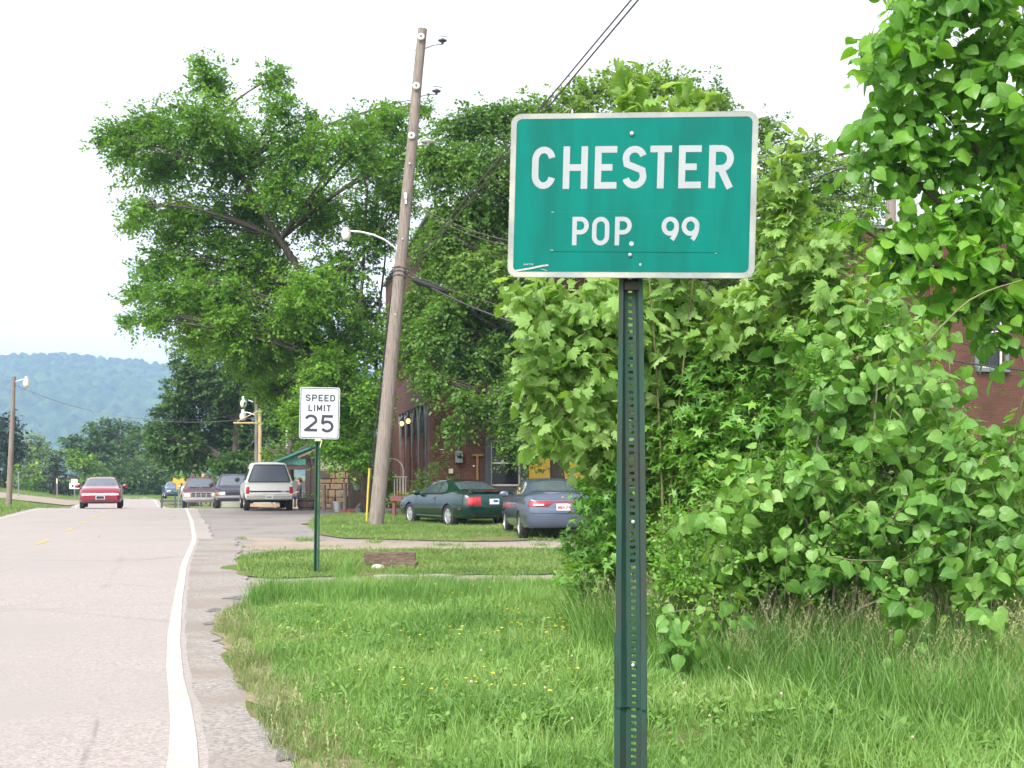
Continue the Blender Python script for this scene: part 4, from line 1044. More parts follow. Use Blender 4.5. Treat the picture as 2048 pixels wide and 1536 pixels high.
# small flowers in the verge
M_yel = surf('yellow_petal', (0.75, 0.6, 0.03), 0.6)
M_clo = surf('clover_head', (0.40, 0.29, 0.22), 0.8, col2=(.42, .38, .3), scale=90)
def flower(name, hh, m, kind):
    mb = MB()
    mb.tube([(0, 0, 0), (.005, .003, hh * .6), (.002, .006, hh)], [.0012, .001, .001], 3, False, 0)
    if kind == 'disc':
        v = [(0, 0, hh + .001)] + [(.014 * math.cos(a) * (1 if i % 2 else .5), .014 * math.sin(a) * (1 if i % 2 else .5), hh + .004) for i, a in enumerate(np.arange(0, 2 * PI - .01, PI / 5))]
        mb.add(v, [(0, 1 + i, 1 + (i + 1) % 10) for i in range(10)], 1)
    else:
        mb.lathe([(.001, hh - .006), (.008, hh - .003), (.009, hh + .003), (.006, hh + .009), (.001, hh + .011)], 7, mi=1)
    me = bpy.data.meshes.new(name); me.from_pydata([tuple(p) for p in mb.v], [], mb.f)
    me.materials.append(M_twig); me.materials.append(m); me.polygons.foreach_set('material_index', mb.mi); me.update()
    return me
X, Y = rand_in([(-2.4, 14.4), (-1.5, 9.5), (-.9, 8), (.4, 7.6), (1.4, 12), (2, 15.5), (-1, 15.2)], 1900, r_)
k = r_.random(len(X)) < np.clip(.1 + 1.5 * vno(X, Y, .7, 5.), 0, 1); X, Y = X[k], Y[k]
scatter('yellow_flowers', 'tiny yellow wildflowers sprinkled through the verge grass', [flower('f', .17, M_yel, 'disc'), flower('f', .22, M_yel, 'disc')], on_ground(X, Y), .8 + .5 * r_.random(len(X)), 9, .1)
X, Y = rand_in([(-.6, 10), (-.3, 6.2), (3, 6.2), (2.4, 9), (1, 10.5)], 30, r_)
scatter('clover_heads', 'pale clover heads standing in the verge grass', [flower('c', .24, M_clo, 'ball'), flower('c', .19, M_clo, 'ball')], on_ground(X, Y), .8 + .4 * r_.random(len(X)), 10, .1)
# ------------------------------------------------------------------ lettering made of strokes
def arc(cx, cy, rx, ry, a0, a1, n=10):
    return [(cx + rx * math.cos(math.radians(a0 + (a1 - a0) * i / n)), cy + ry * math.sin(math.radians(a0 + (a1 - a0) * i / n))) for i in range(n + 1)]
def glyph(ch, w, h, t):
    """centre lines of the strokes of a character in a box w x h (outer), t = stroke width"""
    a, b, c, d = t / 2, w - t / 2, t / 2, h - t / 2       # left right bottom top
    m = h / 2
    rx = (b - a) / 2; cx = (a + b) / 2
    ry = min(h * .24, rx * 1.35)
    if ch == 'C': return [arc(cx, d - ry, rx, ry, 12, 180, 12)[0:] + arc(cx, c + ry, rx, ry, 180, 348, 12)]
    if ch == 'H': return [[(a, 0), (a, h)], [(b, 0), (b, h)], [(a, m), (b, m)]]
    if ch == 'E': return [[(a, 0), (a, h)], [(a, d), (w, d)], [(a, m), (w * .8, m)], [(a, c), (w, c)]]
    if ch == 'T': return [[(0, d), (w, d)], [(cx, 0), (cx, h)]]
    if ch == 'L': return [[(a, 0), (a, h)], [(a, c), (w, c)]]
    if ch == 'I': return [[(cx, 0), (cx, h)]]
    if ch == 'M': return [[(a, 0), (a, h)], [(b, 0), (b, h)], [(a, h * .96), (cx, h * .22)], [(b, h * .96), (cx, h * .22)]]
    if ch == 'S':
        r1 = (d - m) / 2
        return [arc(cx, d - r1, rx, r1, 15, 180, 10) + [(a + rx * .12, m + r1 * .35), (b - rx * .12, m - r1 * .35)] + arc(cx, c + r1, rx, r1, 0, -165, 10)]
    if ch in 'PR':
        r1 = (d - m * .92) / 2
        s = [[(a, 0), (a, h)], [(a, d)] + arc(b - r1 * .9, d - r1, r1 * .9, r1, 90, -90, 10) + [(a, d - 2 * r1)]]
        if ch == 'R': s.append([(cx - t * .1, d - 2 * r1), (b, 0)])
        return s
    if ch in 'O0': return [arc(cx, d - ry, rx, ry, 0, 180, 12) + arc(cx, c + ry, rx, ry, 180, 360, 12) + [(b, d - ry)]]
    if ch == 'D': 
        r1 = rx * 1.1
        return [[(a, 0), (a, h)], [(a, d)] + arc(b - r1, d - r1, r1, r1, 90, 0, 7) + arc(b - r1, c + r1, r1, r1, 0, -90, 7) + [(a, c)]]
    if ch == '.': return [[(a, 0), (a, t)]]
    if ch == '9':
        r1 = h * .30 - t / 2
        r1 = min(h * .31, r1 + t * .2)
        return [arc(cx, d - r1, rx, r1, 0, 360, 20), [(b, d - r1)] + arc(cx * .35, d - r1, b - cx * .35, d - r1 - c, 0, -52, 8)]
    if ch == '2': return [arc(cx, d - rx * .85, rx, rx * .85, 160, -20, 12) + [(a + t * .1, c + t * .1)], [(0, c), (w, c)]]
    if ch == '5':
        r1 = (h * .60 - t / 2) / 2
        return [[(w * .93, d), (a + w * .1, d)], [(a + w * .12, h), (a + w * .03, m - t * .1)], [(a + w * .03, m)] + arc(cx, c + r1, rx, r1 * 1.05, 140, -150, 14)]
    if ch == '1': return [[(cx, 0), (cx, h)], [(cx, d), (a, d - t)]]
    if ch == 'A': return [[(a, 0), (cx, h)], [(b, 0), (cx, h)], [(w * .25, h * .33), (w * .75, h * .33)]]
    if ch == 'Y': return [[(a, h), (cx, m)], [(b, h), (cx, m)], [(cx, m), (cx, 0)]]
    return []
def ribbon(mb, pts, t, y, mi=0, M=None):
    """stroke polygon in the xz plane at depth y"""
    q = [Vector(p) for p in pts]
    q = [p for i, p in enumerate(q) if i == 0 or (p - q[i - 1]).length > 1e-6]
    n = len(q); L_, R_ = [], []
    for i in range(n):
        d0 = (q[i] - q[i - 1]).normalized() if i else (q[1] - q[0]).normalized()
        d1 = (q[i + 1] - q[i]).normalized() if i < n - 1 else d0
        tg = (d0 + d1).normalized() if (d0 + d1).length > 1e-6 else d0
        nn = Vector((-tg.y, tg.x)); k = max(.5, nn.dot(Vector((-d0.y, d0.x))))
        L_.append(q[i] + nn * (t / 2 / k)); R_.append(q[i] - nn * (t / 2 / k))
    v = [Vector((p.x, y, p.y)) for p in L_] + [Vector((p.x, y, p.y)) for p in R_]
    if M is not None: v = [M @ p for p in v]
    f = [(i, i + n, i + 1 + n, i + 1) for i in range(n - 1)]
    return mb.add(v, f, mi)
def letter(ch, x, z, w, h, t, y, m, parent, name='letter', slant=0, d=.00012):
    mb = MB()
    for k, s in enumerate(glyph(ch, w, h, t)):
        ribbon(mb, [(x + px + slant * pz, z + pz) for px, pz in s], t, y - k * d)
    o = mb.build(name, m, parent)
    for p in o.data.polygons: pass
    return o

def rrect(w, h, r, n=8):
    out = []
    for cx, cz, a0 in ((w / 2 - r, h / 2 - r, 0), (-w / 2 + r, h / 2 - r, 90), (-w / 2 + r, -h / 2 + r, 180), (w / 2 - r, -h / 2 + r, 270)):
        for i in range(n + 1):
            a = math.radians(a0 + 90 * i / n)
            out.append((cx + r * math.cos(a), cz + r * math.sin(a)))
    return out
def rframe(mb, w, h, r, bw, ri, y0, y1, mi=0):
    a, b = rrect(w, h, r), rrect(w - 2 * bw, h - 2 * bw, ri)
    n = len(a)
    v = [(x, y0, z) for x, z in a] + [(x, y0, z) for x, z in b] + [(x, y1, z) for x, z in a] + [(x, y1, z) for x, z in b]
    f = []
    for i in range(n):
        j = (i + 1) % n
        f += [(i, j, n + j, n + i), (i, 2 * n + i, 2 * n + j, j), (n + i, n + j, 3 * n + j, 3 * n + i)]
    return mb.add(v, f, mi)

def channel_post(mb, h0, h1, w, depth, twist0, twist1, scale0=1.0, scale1=1.0, holes=True, lean=(0, 0), nseg=40, hole_from=0):
    """u-channel post with flanges, twisting along its height; punched holes are real gaps"""
    prof = [(-.5, 0), (-.32, 0), (-.22, .55), (-.09, .6), (.09, .6), (.22, .55), (.32, 0), (.5, 0)]
    th = .004
    npf = len(prof)
    step = .0254
    zs = []
    z = h0
    while z < h1:
        zs += [z, min(z + step * .56, h1)]
        z += step
    zs.append(h1)
    rows = []
    for z in zs:
        t = (z - h0) / (h1 - h0)
        a = twist0 + (twist1 - twist0) * t; s = scale0 + (scale1 - scale0) * t
        row = []
        for layer in (0, 1):
            for (x, y) in prof:
                yy = y * depth + (th if layer else 0)
                xx = x * w * s
                row.append(Vector((xx * math.cos(a) - yy * math.sin(a) + lean[0] * z, xx * math.sin(a) + yy * math.cos(a) + lean[1] * z, z)))
        rows.append(row)
    v = [p for r in rows for p in r]
    f = []
    N2 = 2 * npf
    for i in range(len(rows) - 1):
        b = i * N2
        for k in range(npf - 1):
            if holes and i % 2 == 1 and k == 3: continue          # punched hole in the web
            f.append((b + k, b + k + 1, b + N2 + k + 1, b + N2 + k))
            f.append((b + npf + k, b + N2 + npf + k, b + N2 + npf + k + 1, b + npf + k + 1))
        f.append((b, b + N2, b + N2 + npf, b + npf))
        f.append((b + npf - 1, b + 2 * npf - 1, b + N2 + 2 * npf - 1, b + N2 + npf - 1))
    e = (len(rows) - 1) * N2
    f += [(e + k, e + k + 1, e + npf + k + 1, e + npf + k) for k in range(npf - 1)]
    return mb.add(v, f)

M_sgreen = surf('sign_green_sheeting', (0.0, 0.135, 0.108), 0.55, col2=(0.0, 0.147, 0.118), scale=4, col3=(0.002, 0.112, 0.09), scale3=5, stretch=(1.6, 1, .35), spec=.08)
M_sgreen2 = surf('sign_green_patch', (0.0, 0.17, 0.14), 0.42, col2=(0.0, 0.185, 0.15), scale=9, spec=.25)
M_sgdark = surf('sign_green_seam', (0.0, 0.12, 0.10), 0.5)
M_swhite = surf('sign_white_sheeting', (0.31, 0.335, 0.34), 0.55, spec=.15, col2=(0.285, 0.31, 0.315), scale=7)
M_sborder = surf('sign_border_sheeting', (0.28, 0.30, 0.29), 0.5, spec=.15, col2=(0.24, 0.25, 0.23), scale=12, col3=(.37, .365, .31), scale3=5)
M_swhite2 = surf('speed_sign_sheeting', (0.45, 0.48, 0.50), 0.5, col2=(0.41, 0.44, 0.455), scale=6)
M_sblack = surf('sign_black_print', (0.02, 0.02, 0.035), 0.5)
M_alu = surf('bare_aluminium', (0.5, 0.5, 0.5), 0.4, 0.8)
M_post = surf('dark_green_post_paint', (0.013, 0.045, 0.032), 0.6, spec=.25, col2=(0.024, 0.064, 0.046), scale=14, stretch=(1, 1, .25), col3=(0.03, 0.036, 0.03), scale3=9, contrast=(.35, .75))
M_post2 = surf('green_post_paint', (0.009, 0.05, 0.025), 0.6, spec=.25, col2=(0.022, 0.075, 0.042), scale=14, stretch=(1, 1, .25))
M_rust = surf('rusty_brown', (0.05, 0.03, 0.022), 0.9, col2=(0.02, 0.03, 0.022), scale=40)

# ---- the green town sign
SD = 4.875
sg = thing('town_sign', 'green town sign with white letters, CHESTER over POP. 99, on a dark green punched post', 'sign', ((1262 - 1024) / FOC * SD, SD, 0))
zc = EYE + (HZ - 393) / FOC * SD
k_ = .0004928
def U(cx): return (cx - 1017) * k_
def W_(cy): return (682 - cy) * k_
pm = MB(); pm.prism(rrect(.914, .612, .038), 0, .003)
panel = pm.build('sign_panel', M_sgreen, sg)
panel.location = (-.003, -.045, zc - .004)
panel.rotation_euler = (0, math.radians(1.5), math.radians(-8))
bd = MB(); rframe(bd, .914, .614, .038, .0205, .022, -.0004, -.0012); bd.build('border', M_sborder, panel)
bk = MB(); bk.prism(rrect(.916, .616, .038), .0032, .0042); bk.build('back_plate', M_alu, panel)
for ch, x0, x1 in (('C', 257, 436), ('H', 495, 682), ('E', 736, 903), ('S', 945, 1127), ('T', 1152, 1313), ('E', 1366, 1534), ('R', 1590, 1773)):
    zoff = -(x0 - 257) * -.0075
    letter(ch, U(x0), W_(634), (x1 - x0) * k_, 322 * k_, 50 * k_, -.0007, M_swhite, panel)
for ch, x0, x1, tt in (('P', 578, 703, 34), ('O', 728, 859, 34), ('P', 901, 1027, 34), ('9', 1250, 1380, 34), ('9', 1400, 1532, 34)):
    letter(ch, U(x0), W_(1063), (x1 - x0) * k_, 216 * k_, tt * k_, -.0027, M_swhite, panel)
mb = MB(); v = [(U(1028) + .0088 * math.cos(a), -.0027, W_(1050) + .0088 * math.sin(a)) for a in np.arange(0, 2 * PI - .01, PI / 8)]
mb.add(v, [tuple(range(16))]); mb.build('full_stop', M_swhite, panel)
# pasted patch with the old lettering embossed under it
mb = MB()
w2, h2 = 1248 * k_, 306 * k_
mb.prism([(U(417), W_(1110)), (U(1664), W_(1115)), (U(1664), W_(808)), (U(417), W_(805))], -.0002, -.0016)
patchm = mb.build('pasted_patch', M_sgreen, panel, bevel=.0004)
mb = MB()
for a, b in (((417, 806), (1664, 808)), ((417, 806), (417, 1108)), ((1664, 808), (1664, 1114))):
    ribbon(mb, [(U(a[0]), W_(a[1])), (U(b[0]), W_(b[1]))], .0009, -.0019)
mb.build('patch_seam', M_sgdark, panel)
def emboss(ch, x0, x1, z0, z1, t):
    mb = MB()
    for s in glyph(ch, (x1 - x0) * k_, (z0 - z1) * k_, t * k_):
        pts = [(U(x0) + px, W_(z0) + pz) for px, pz in s]
        q = [Vector(p) for p in pts]
        mb.tube([Vector((p.x, -.0021 + t * k_ * .42, p.y)) for p in q], t * k_ * .42, 12, False)
    o = mb.build('embossed_letter', M_sgreen, panel, smooth=True)
for ch, x0, x1 in (('P', 455, 590), ('O', 640, 800), ('P', 850, 1000), ('1', 1150, 1215), ('0', 1290, 1420), ('5', 1460, 1590)):
    emboss(ch, x0, x1, 1065, 830, 30)
for cx, cy, r in ((1010, 221, .0082), (1020, 1135, .0072)):
    mb = MB(); mb.lathe([(r, 0), (r * 1.0, -.002), (r * .8, -.0045), (r * .4, -.006), (.0002, -.0064)], 14, axis='y', c=(U(cx), -.003, W_(cy)))
    mb.build('bolt_head', M_steel, panel, smooth=True)
mb = MB()
ribbon(mb, [(U(150), W_(1258)), (U(260), W_(1240)), (U(360), W_(1218)), (U(403), W_(1213))], .0065, -.0016)
ribbon(mb, [(U(345), W_(1243)), (U(392), W_(1254))], .002, -.0016)
ribbon(mb, [(U(414), W_(1097)), (U(436), W_(1101))], .003, -.0021)
ribbon(mb, [(U(1652), W_(1120)), (U(1666), W_(1121))], .003, -.0017)
ribbon(mb, [(U(416), W_(811)), (U(432), W_(811))], .0026, -.0021)
mb.build('scratch', M_sborder, panel)
mb = MB(); mb.prism([(U(1090), W_(1215)), (U(1106), W_(1215)), (U(1106), W_(1196)), (U(1090), W_(1196))], -.0002, -.0012); mb.build('inspection_tag', M_swhite, panel)
for i, ch in enumerate('AHTD'):
    letter(ch, U(212 + 20 * i), W_(1214), 15 * k_, 12 * k_, 4 * k_, -.0014, M_swhite, panel, 'small_letter')
# post: a long channel bolted to a ground stub
mb = MB(); channel_post(mb, .62, zc - .28, .084, .045, math.radians(-32), math.radians(4), 1.55, 1.05, lean=(0, 0))
channel_post(mb, zc - .28, zc + .27, .084, .035, math.radians(4), math.radians(6), 1, 1)
pst = mb.build('post', M_post, sg); pst.location = (0, .0, 0)
mb = MB(); channel_post(mb, -.4, .9, .088, .045, math.radians(-34), math.radians(-30), 1.6, 1.5); b = mb.build('post_stub', M_post, sg); b.location = (-.002, .012, 0)
mb = MB(); mb.box((.002, .012, zc - .335), (.052, .03, .03)); mb.build('rust_patch', M_rust, sg)
mb = MB()
for zz in (.78, 1.32): mb.lathe([(.007, 0), (.007, -.004), (.0002, -.006)], 8, axis='y', c=(.01, .022, zz))
mb.build('splice_bolt', M_steel, sg)

# ---- speed limit sign
D2 = 19.6
g0 = gz(-2.94, D2)
ss = thing('speed_limit_sign', 'white SPEED LIMIT 25 sign on a leaning green punched post beside the gravel drive', 'sign', ((634 - 1024) / FOC * D2, D2, g0))
zc2 = EYE + (HZ - 826.5) / FOC * D2 - g0
pm = MB(); pm.prism(rrect(.61, .775, .038), 0, .003)
pn = pm.build('sign_panel', M_swhite2, ss)
pn.location = ((640 - 634) / FOC * D2, -.05, zc2); pn.rotation_euler = (0, math.radians(1.4), math.radians(-4))
mb = MB(); rframe(mb, .586, .750, .030, .0095, .022, -.001, -.0022); mb.build('border', M_sblack, pn)
mb = MB(); mb.prism(rrect(.612, .777, .038), .0032, .0045); mb.build('back_plate', M_alu, pn)
k2 = .001545
def U2(cx): return (cx - 1440) * k2
def W2(cy): return (420 - cy) * k2
def word(txt, x0, x1, y0, y1, tt, gap=.28, wi=None):
    h = (y1 - y0) * k2; tot = (x1 - x0) * k2
    rel = {'I': .28, 'M': 1.15, 'L': .85, 'T': .95, 'P': 1.0, 'S': 1, 'E': .88, 'D': 1}
    ww = [rel.get(c, 1) for c in txt]
    unit_ = tot / (sum(ww) + gap * (len(txt) - 1)); x = U2(x0)
    for c, w in zip(txt, ww):
        letter(c, x, W2(y1), w * unit_, h, tt * k2, -.003, M_sblack, pn, d=.0003)
        x += (w + gap) * unit_
word('SPEED', 1300, 1592, 240, 305, 12)
word('LIMIT', 1330, 1552, 340, 403, 12, .34)
letter('2', U2(1293), W2(600), 128 * k2, 165 * k2, 26 * k2, -.003, M_sblack, pn, d=.0003)
letter('5', U2(1452), W2(605), 130 * k2, 168 * k2, 26 * k2, -.003, M_sblack, pn, d=.0003)
mb = MB()
for cy in (222, 620): mb.lathe([(.008, 0), (.008, -.003), (.0002, -.006)], 10, axis='y', c=(0, -.003, W2(cy)))
mb.build('bolt_head', M_steel, pn)
mb = MB(); channel_post(mb, -.3, zc2 + .3, .082, .06, math.radians(-14), math.radians(-10), 1.15, 1.0, lean=(.012, 0)); b = mb.build('post', M_post2, ss); b.location = (-.01, 0, 0)
M_ribb = surf('faded_yellow_ribbon', (0.6, 0.6, 0.3), 0.7)
mb = MB(); mb.box((.02, -.03, zc2 - .405), (.085, .05, .03)); mb.box((.065, -.045, zc2 - .46), (.012, .01, .11), Matrix.Rotation(.25, 3, 'Y')); mb.build('ribbon', M_ribb, ss)

# ------------------------------------------------------------------ poles, lamps, cables
def wpole(name, label, base, top, r0, r1, m=M_wood, cat='utility pole'):
    t = thing(name, label, cat, base)
    mb = MB(); b, e = Vector((0, 0, -.3)), Vector(top) - Vector(base)
    n = 24
    pts = [b.lerp(e, i / n) + Vector((.02 * noise.noise(Vector((i * .3, 0, 1))), .02 * noise.noise(Vector((i * .3, 5, 1))), 0)) for i in range(n + 1)]
    mb.tube(pts, [r0 + (r1 - r0) * i / n for i in range(n + 1)], 18)
    mb.build('shaft', m, t, smooth=False, autosmooth=40)
    return t, e
DP = 35.8
pb = Vector(((750 - 1024) / FOC * DP, DP, gz((750 - 1024) / FOC * DP, DP)))
pt = P(845, 58, DP)
lp, pe = wpole('utility_pole', 'tall leaning grey wooden utility pole on the grass bank', pb, pt, .215, .125)
def on_pole(py, side=0, D=DP):
    """local point of the pole surface at photo height py; side in metres to the right"""
    z = (EYE + (HZ - py) / FOC * DP) - pb.z
    c = pe * (z / pe.z)
    return Vector((c.x + side, c.y, z))
M_glassw = M_porcelain
for py in (78, 176, 275):
    c = on_pole(py)
    mb = MB(); mb.lathe([(.03, -.01), (.095, -.02), (.10, -.05), (.075, -.075), (.045, -.08), (.04, -.05), (.02, -.05)], 16, axis='y', c=(c.x + (.0), c.y - .15, c.z))
    mb.build('porcelain_spool', M_porcelain, lp, smooth=True)
    mb = MB(); mb.tube([c + Vector((0, .1, 0)), c + Vector((0, -.27, 0))], .022, 8); mb.build('spool_bolt', M_porc_dark, lp)
for py, qx, qy, big in ((97, 885, 82, 0), (193, 873, 183, 0), (292, 856, 284, 1)):
    c = on_pole(py, .12); q = P(qx, qy, DP) - pb
    mb = MB(); mb.tube([c, c.lerp(q, .5) + Vector((0, 0, -.01)), q + Vector((0, 0, -.09)), q + Vector((0, 0, .02))], .014 if not big else .03, 6)
    mb.tube([c + Vector((-.02, 0, -.03)), c + Vector((-.3, 0, -.06))], .012, 5)
    mb.build('insulator_bracket', M_steel if big else M_porc_dark, lp)
    mb = MB(); s = 1.6 if big else 1.0
    mb.lathe([(.03, -.09), (.045, -.02), (.11 * s, -.01), (.13 * s, .02), (.07 * s, .04), (.045, .07), (.02, .075)], 12, c=tuple(q))
    mb.build('insulator', M_porcelain if big else M_porc_dark, lp, smooth=True)
    if not big:
        mb = MB(); mb.tube([q + Vector((-.09, 0, .14)), q + Vector((.05, 0, .13)), q + Vector((.16, 0, .10))], .012, 5); mb.build('broken_tie_wire', M_porc_dark, lp)
c = on_pole(395)
mb = MB(); mb.lathe([(.02, -.09), (.045, -.08), (.035, -.04), (.045, 0), (.035, .04), (.045, .08), (.02, .09)], 10, c=(c.x, c.y - .19, c.z)); mb.build('small_spool', M_porcelain, lp, smooth=True)
mb = MB(); mb.box((c.x, c.y - .17, c.z - .14), (.05, .05, .14)); mb.build('clevis', M_steel, lp)
# street lamp on a curved arm
a0 = on_pole(498, -.13)
pts = [a0, P(770, 480, DP) - pb, P(748, 470, DP) - pb, P(722, 464, DP) - pb, P(700, 462, DP) - pb]
mb = MB(); mb.tube(pts, .028, 8); mb.box(a0 + Vector((.02, -.02, 0)), (.06, .12, .22)); mb.build('lamp_arm', M_steel, lp, smooth=False)
q = P(692, 460, DP) - pb
mb = MB(); mb.lathe([(.02, .09), (.07, .08), (.10, .03), (.12, -.02), (.12, -.07)], 16, c=tuple(q)); lh = mb.build('lamp_head', M_steel, lp, smooth=True)
mb = MB(); mb.lathe([(.13, -.07), (.13, -.10), (.115, -.20), (.09, -.27), (.001, -.28)], 16, c=tuple(q)); mb.build('lamp_lens', M_lampglass, lp, smooth=True)
mb = MB(); c = on_pole(545)
for dz in (-.1, .02, .12): mb.tube([c + Vector((-.2, -.1, dz)), c + Vector((0, -.19, dz + .02)), c + Vector((.2, -.1, dz - .02)), c + Vector((.3, 0, dz))], .018, 5)
mb.build('cable_clamp', M_porc_dark, lp)
mb = MB()
for k in range(3):
    zz = 330 + 150 * k
    c = on_pole(zz); mb.tube([c + Vector((.02, -.17 + .01 * k, 0)), c + Vector((.02, -.22 + .01 * k, 0))], .02, 6)
mb.build('pole_bolt', M_steel, lp)
mb = MB(); mb.tube([on_pole(560, -.16) + Vector((0, -.02, 0)), on_pole(700, -.20), on_pole(860, -.24), on_pole(1010, -.22) + Vector((0, -.03, 0))], .017, 5)
mb.build('conduit', M_black, lp)
M_ylw = surf('yellow_guy_guard', (0.55, 0.4, 0.05), 0.6)
# guy wire with its yellow guard
gw = thing('guy_wire', 'black guy wire with a yellow guard at the left foot of the leaning pole', 'guy wire', pb + Vector((-.2, .9, 0)))
mb = MB(); e0 = Vector((-.05, 0, 1.6)); mb.tube([e0, (pb + on_pole(560)) - gw.location], .012, 5); mb.build('wire', M_black, gw)
mb = MB(); mb.tube([Vector((-.14, 0, -.1)), Vector((-.1, 0, .8)), e0], .03, 6); mb.build('guard', M_ylw, gw)

def cable(name, label, a, b, sag, r, m, n=24, group=None, cat='cable'):
    mb = MB(); A = Vector(a); t = [q - A for q in curve_pts(a, b, sag, None, n)]
    mb.tube(t, r, 5, False)
    o = mb.build(name, m, None, loc=A)
    return tag(o, label, cat, group)
A1 = pb + on_pole(548, .1)
# two heavy telephone cables running overhead from the camera side to the pole
for k, (x0, dx) in enumerate(((1262, 0), (1276, .12))):
    q0 = P(x0, 0, 22.0)
    d = (q0 - (A1 + Vector((dx * .3, 0, -.14 * k))))
    far = A1 + Vector((dx * .3, 0, -.14 * k)) + d * 1.9
    cable('overhead_cable', ('left one of two thick dark cables rising from the leaning pole over the town sign', 'right one of two thick dark cables rising from the leaning pole over the town sign')[k], A1 + Vector((dx * .3, 0, -.14 * k)), far, .0, (.016, .017)[k], M_cable_brown)
q = pb + on_pole(402, .12)
e = P(1090, 490, 33.0)
for k in range(3):
    cable('service_wire', ('upper grey twisted service wire from the pole to the right behind the town sign', 'middle grey twisted service wire from the pole to the right behind the town sign', 'thin dark service wire lowest of three leaving the pole')[k], q + Vector((0, 0, -.04 * k)), e + Vector((0, 0, -.1 * k + (-.35 if k == 2 else 0))), .25 + .06 * k, (.009, .008, .006)[k], (M_cable_brown, M_cable_brown, M_cable)[k])
q = pb + on_pole(545, .1)
cable('telephone_cable', 'thick black telephone cable hanging from the pole to the right below the town sign', q, P(1240, 690, 34), .35, .026, M_cable)
cable('telephone_cable', 'thin messenger wire just above the thick black telephone cable', q + Vector((0, 0, .08)), P(1240, 650, 34), .3, .008, M_cable_brown)
sp = thing('splice_case', 'black cylindrical splice case hanging on the telephone cable beside the pole', 'splice case', P(858, 571, DP - .2))
mb = MB(); mb.lathe([(.02, -.5), (.07, -.44), (.085, -.3), (.085, .3), (.07, .44), (.02, .5)], 12, axis='x')
cs = mb.build('case_body', M_black, sp, smooth=True); sp.rotation_euler = (0, math.radians(20), 0)
mb = MB(); mb.tube([Vector((-.3, 0, .07)), Vector((-.3, 0, .14))], .012, 5); mb.tube([Vector((.3, 0, .07)), Vector((.3, 0, .16))], .012, 5); mb.build('hanger', M_steel, sp)

# pole with transformer behind the heart leaved tree
DT = 30.0
tb = Vector(((1776 - 1024) / FOC * DT, DT, 0)); tt = P(1783, 380, DT)
tp, te = wpole('utility_pole', 'utility pole with a pale transformer, half hidden behind the tree at the right', tb, tt, .17, .12)
c = P(1809, 425, DT) - tb
mb = MB(); mb.lathe([(.02, .45), (.12, .43), (.22, .36), (.24, .32), (.235, -.36), (.22, -.40), (.02, -.41)], 18, c=tuple(c)); mb.build('transformer', surf('pale_grey_tank', (0.5, 0.53, 0.56), .4, col2=(.42, .45, .48), scale=6), tp, smooth=True)
mb = MB(); mb.tube([c + Vector((0, 0, .42)), c + Vector((0, 0, .62))], .035, 8); mb.tube([c + Vector((-.3, 0, .1)), c + Vector((-.2, 0, .1))], .03, 6); mb.build('bushing', M_porc_dark, tp)
for k, (x, y) in enumerate(((1772, 365), (1775, 450))):
    c2 = P(x, y, DT) - tb
    mb = MB(); mb.lathe([(.02, -.15), (.06, -.1), (.04, -.03), (.06, .04), (.02, .1)], 8, c=(c2.x, c2.y - .2, c2.z)); mb.build('insulator', M_porcelain, tp, smooth=True)
for k, (a, b, lab) in enumerate(((P(1490, 322, 34), P(1775, 262, DT), 'thin grey wire crossing right of the town sign, upper of two'), (P(1490, 400, 34), P(1778, 290, DT), 'thin grey wire crossing right of the town sign, lower of two'))):
    cable('power_wire', lab, a, b, .1, .008, M_cable_al)
cable('power_wire', 'steep thin wire dropping left of the transformer pole', P(1755, 345, DT), P(1700, 470, 36), .05, .008, M_cable_al)
cable('power_wire', 'black cable crossing the brick wall window at the right edge, upper one', P(1780, 640, 26), P(2120, 712, 22), .15, .014, M_cable)
cable('power_wire', 'black cable crossing the brick wall window at the right edge, lower one', P(1780, 690, 26), P(2120, 745, 22), .1, .018, M_cable)

# far lamp poles
def yard_lamp(t, base, arm_from, head):
    a = Vector(arm_from) - base; h = Vector(head) - base
    mb = MB(); mb.tube([a, a.lerp(h, .5) + Vector((0, 0, .1)), h + Vector((0, 0, .12))], .035, 6); mb.build('lamp_arm', M_steel, t)
    mb = MB(); mb.lathe([(.03, .3), (.09, .26), (.11, .08), (.18, .02), (.19, -.05)], 12, c=tuple(h)); mb.build('lamp_head', M_steel, t, smooth=True)
    mb = MB(); mb.lathe([(.18, -.05), (.18, -.18), (.13, -.30), (.01, -.33)], 12, c=tuple(h)); mb.build('lamp_lens', M_lampglass, t, smooth=True)
DL = 72.0
xb = (17 - 1024) / FOC * DL
lb = Vector((xb, DL, gz(xb, DL)))
t, e = wpole('lamp_pole', 'wooden pole with a small street lamp at the far left', lb, P(28, 753, DL), .17, .10, M_wood_far, 'street lamp')
yard_lamp(t, lb, P(30, 764, DL), P(53, 763, DL))
DQ = 70.0
xb = (514 - 1024) / FOC * DQ
qb = Vector((xb, DQ, gz(xb, DQ)))
t, e = wpole('lamp_pole', 'dark wooden pole with two street lamps behind the white pickup', qb, P(513, 797, DQ), .14, .10, surf('dark_pole_wood', (.13, .11, .1), .9, col2=(.22, .19, .17), scale=5, stretch=(6, 6, .4)), 'street lamp')
yard_lamp(t, qb, P(510, 806, DQ), P(487, 803, DQ)); yard_lamp(t, qb, P(510, 830, DQ), P(486, 829, DQ))
xb = (520 - 1024) / FOC * (DQ - 1)
q2 = Vector((xb, DQ - 1, gz(xb, DQ - 1)))
M_ywood = surf('yellowish_pole_wood', (.38, .28, .12), .85, col2=(.48, .38, .2), scale=5, stretch=(6, 6, .4))
t, e = wpole('sign_bracket_pole', 'yellowish wooden pole with a braced arm beside the dark lamp pole', q2, P(520, 818, DQ - 1), .11, .09, M_ywood, 'pole')
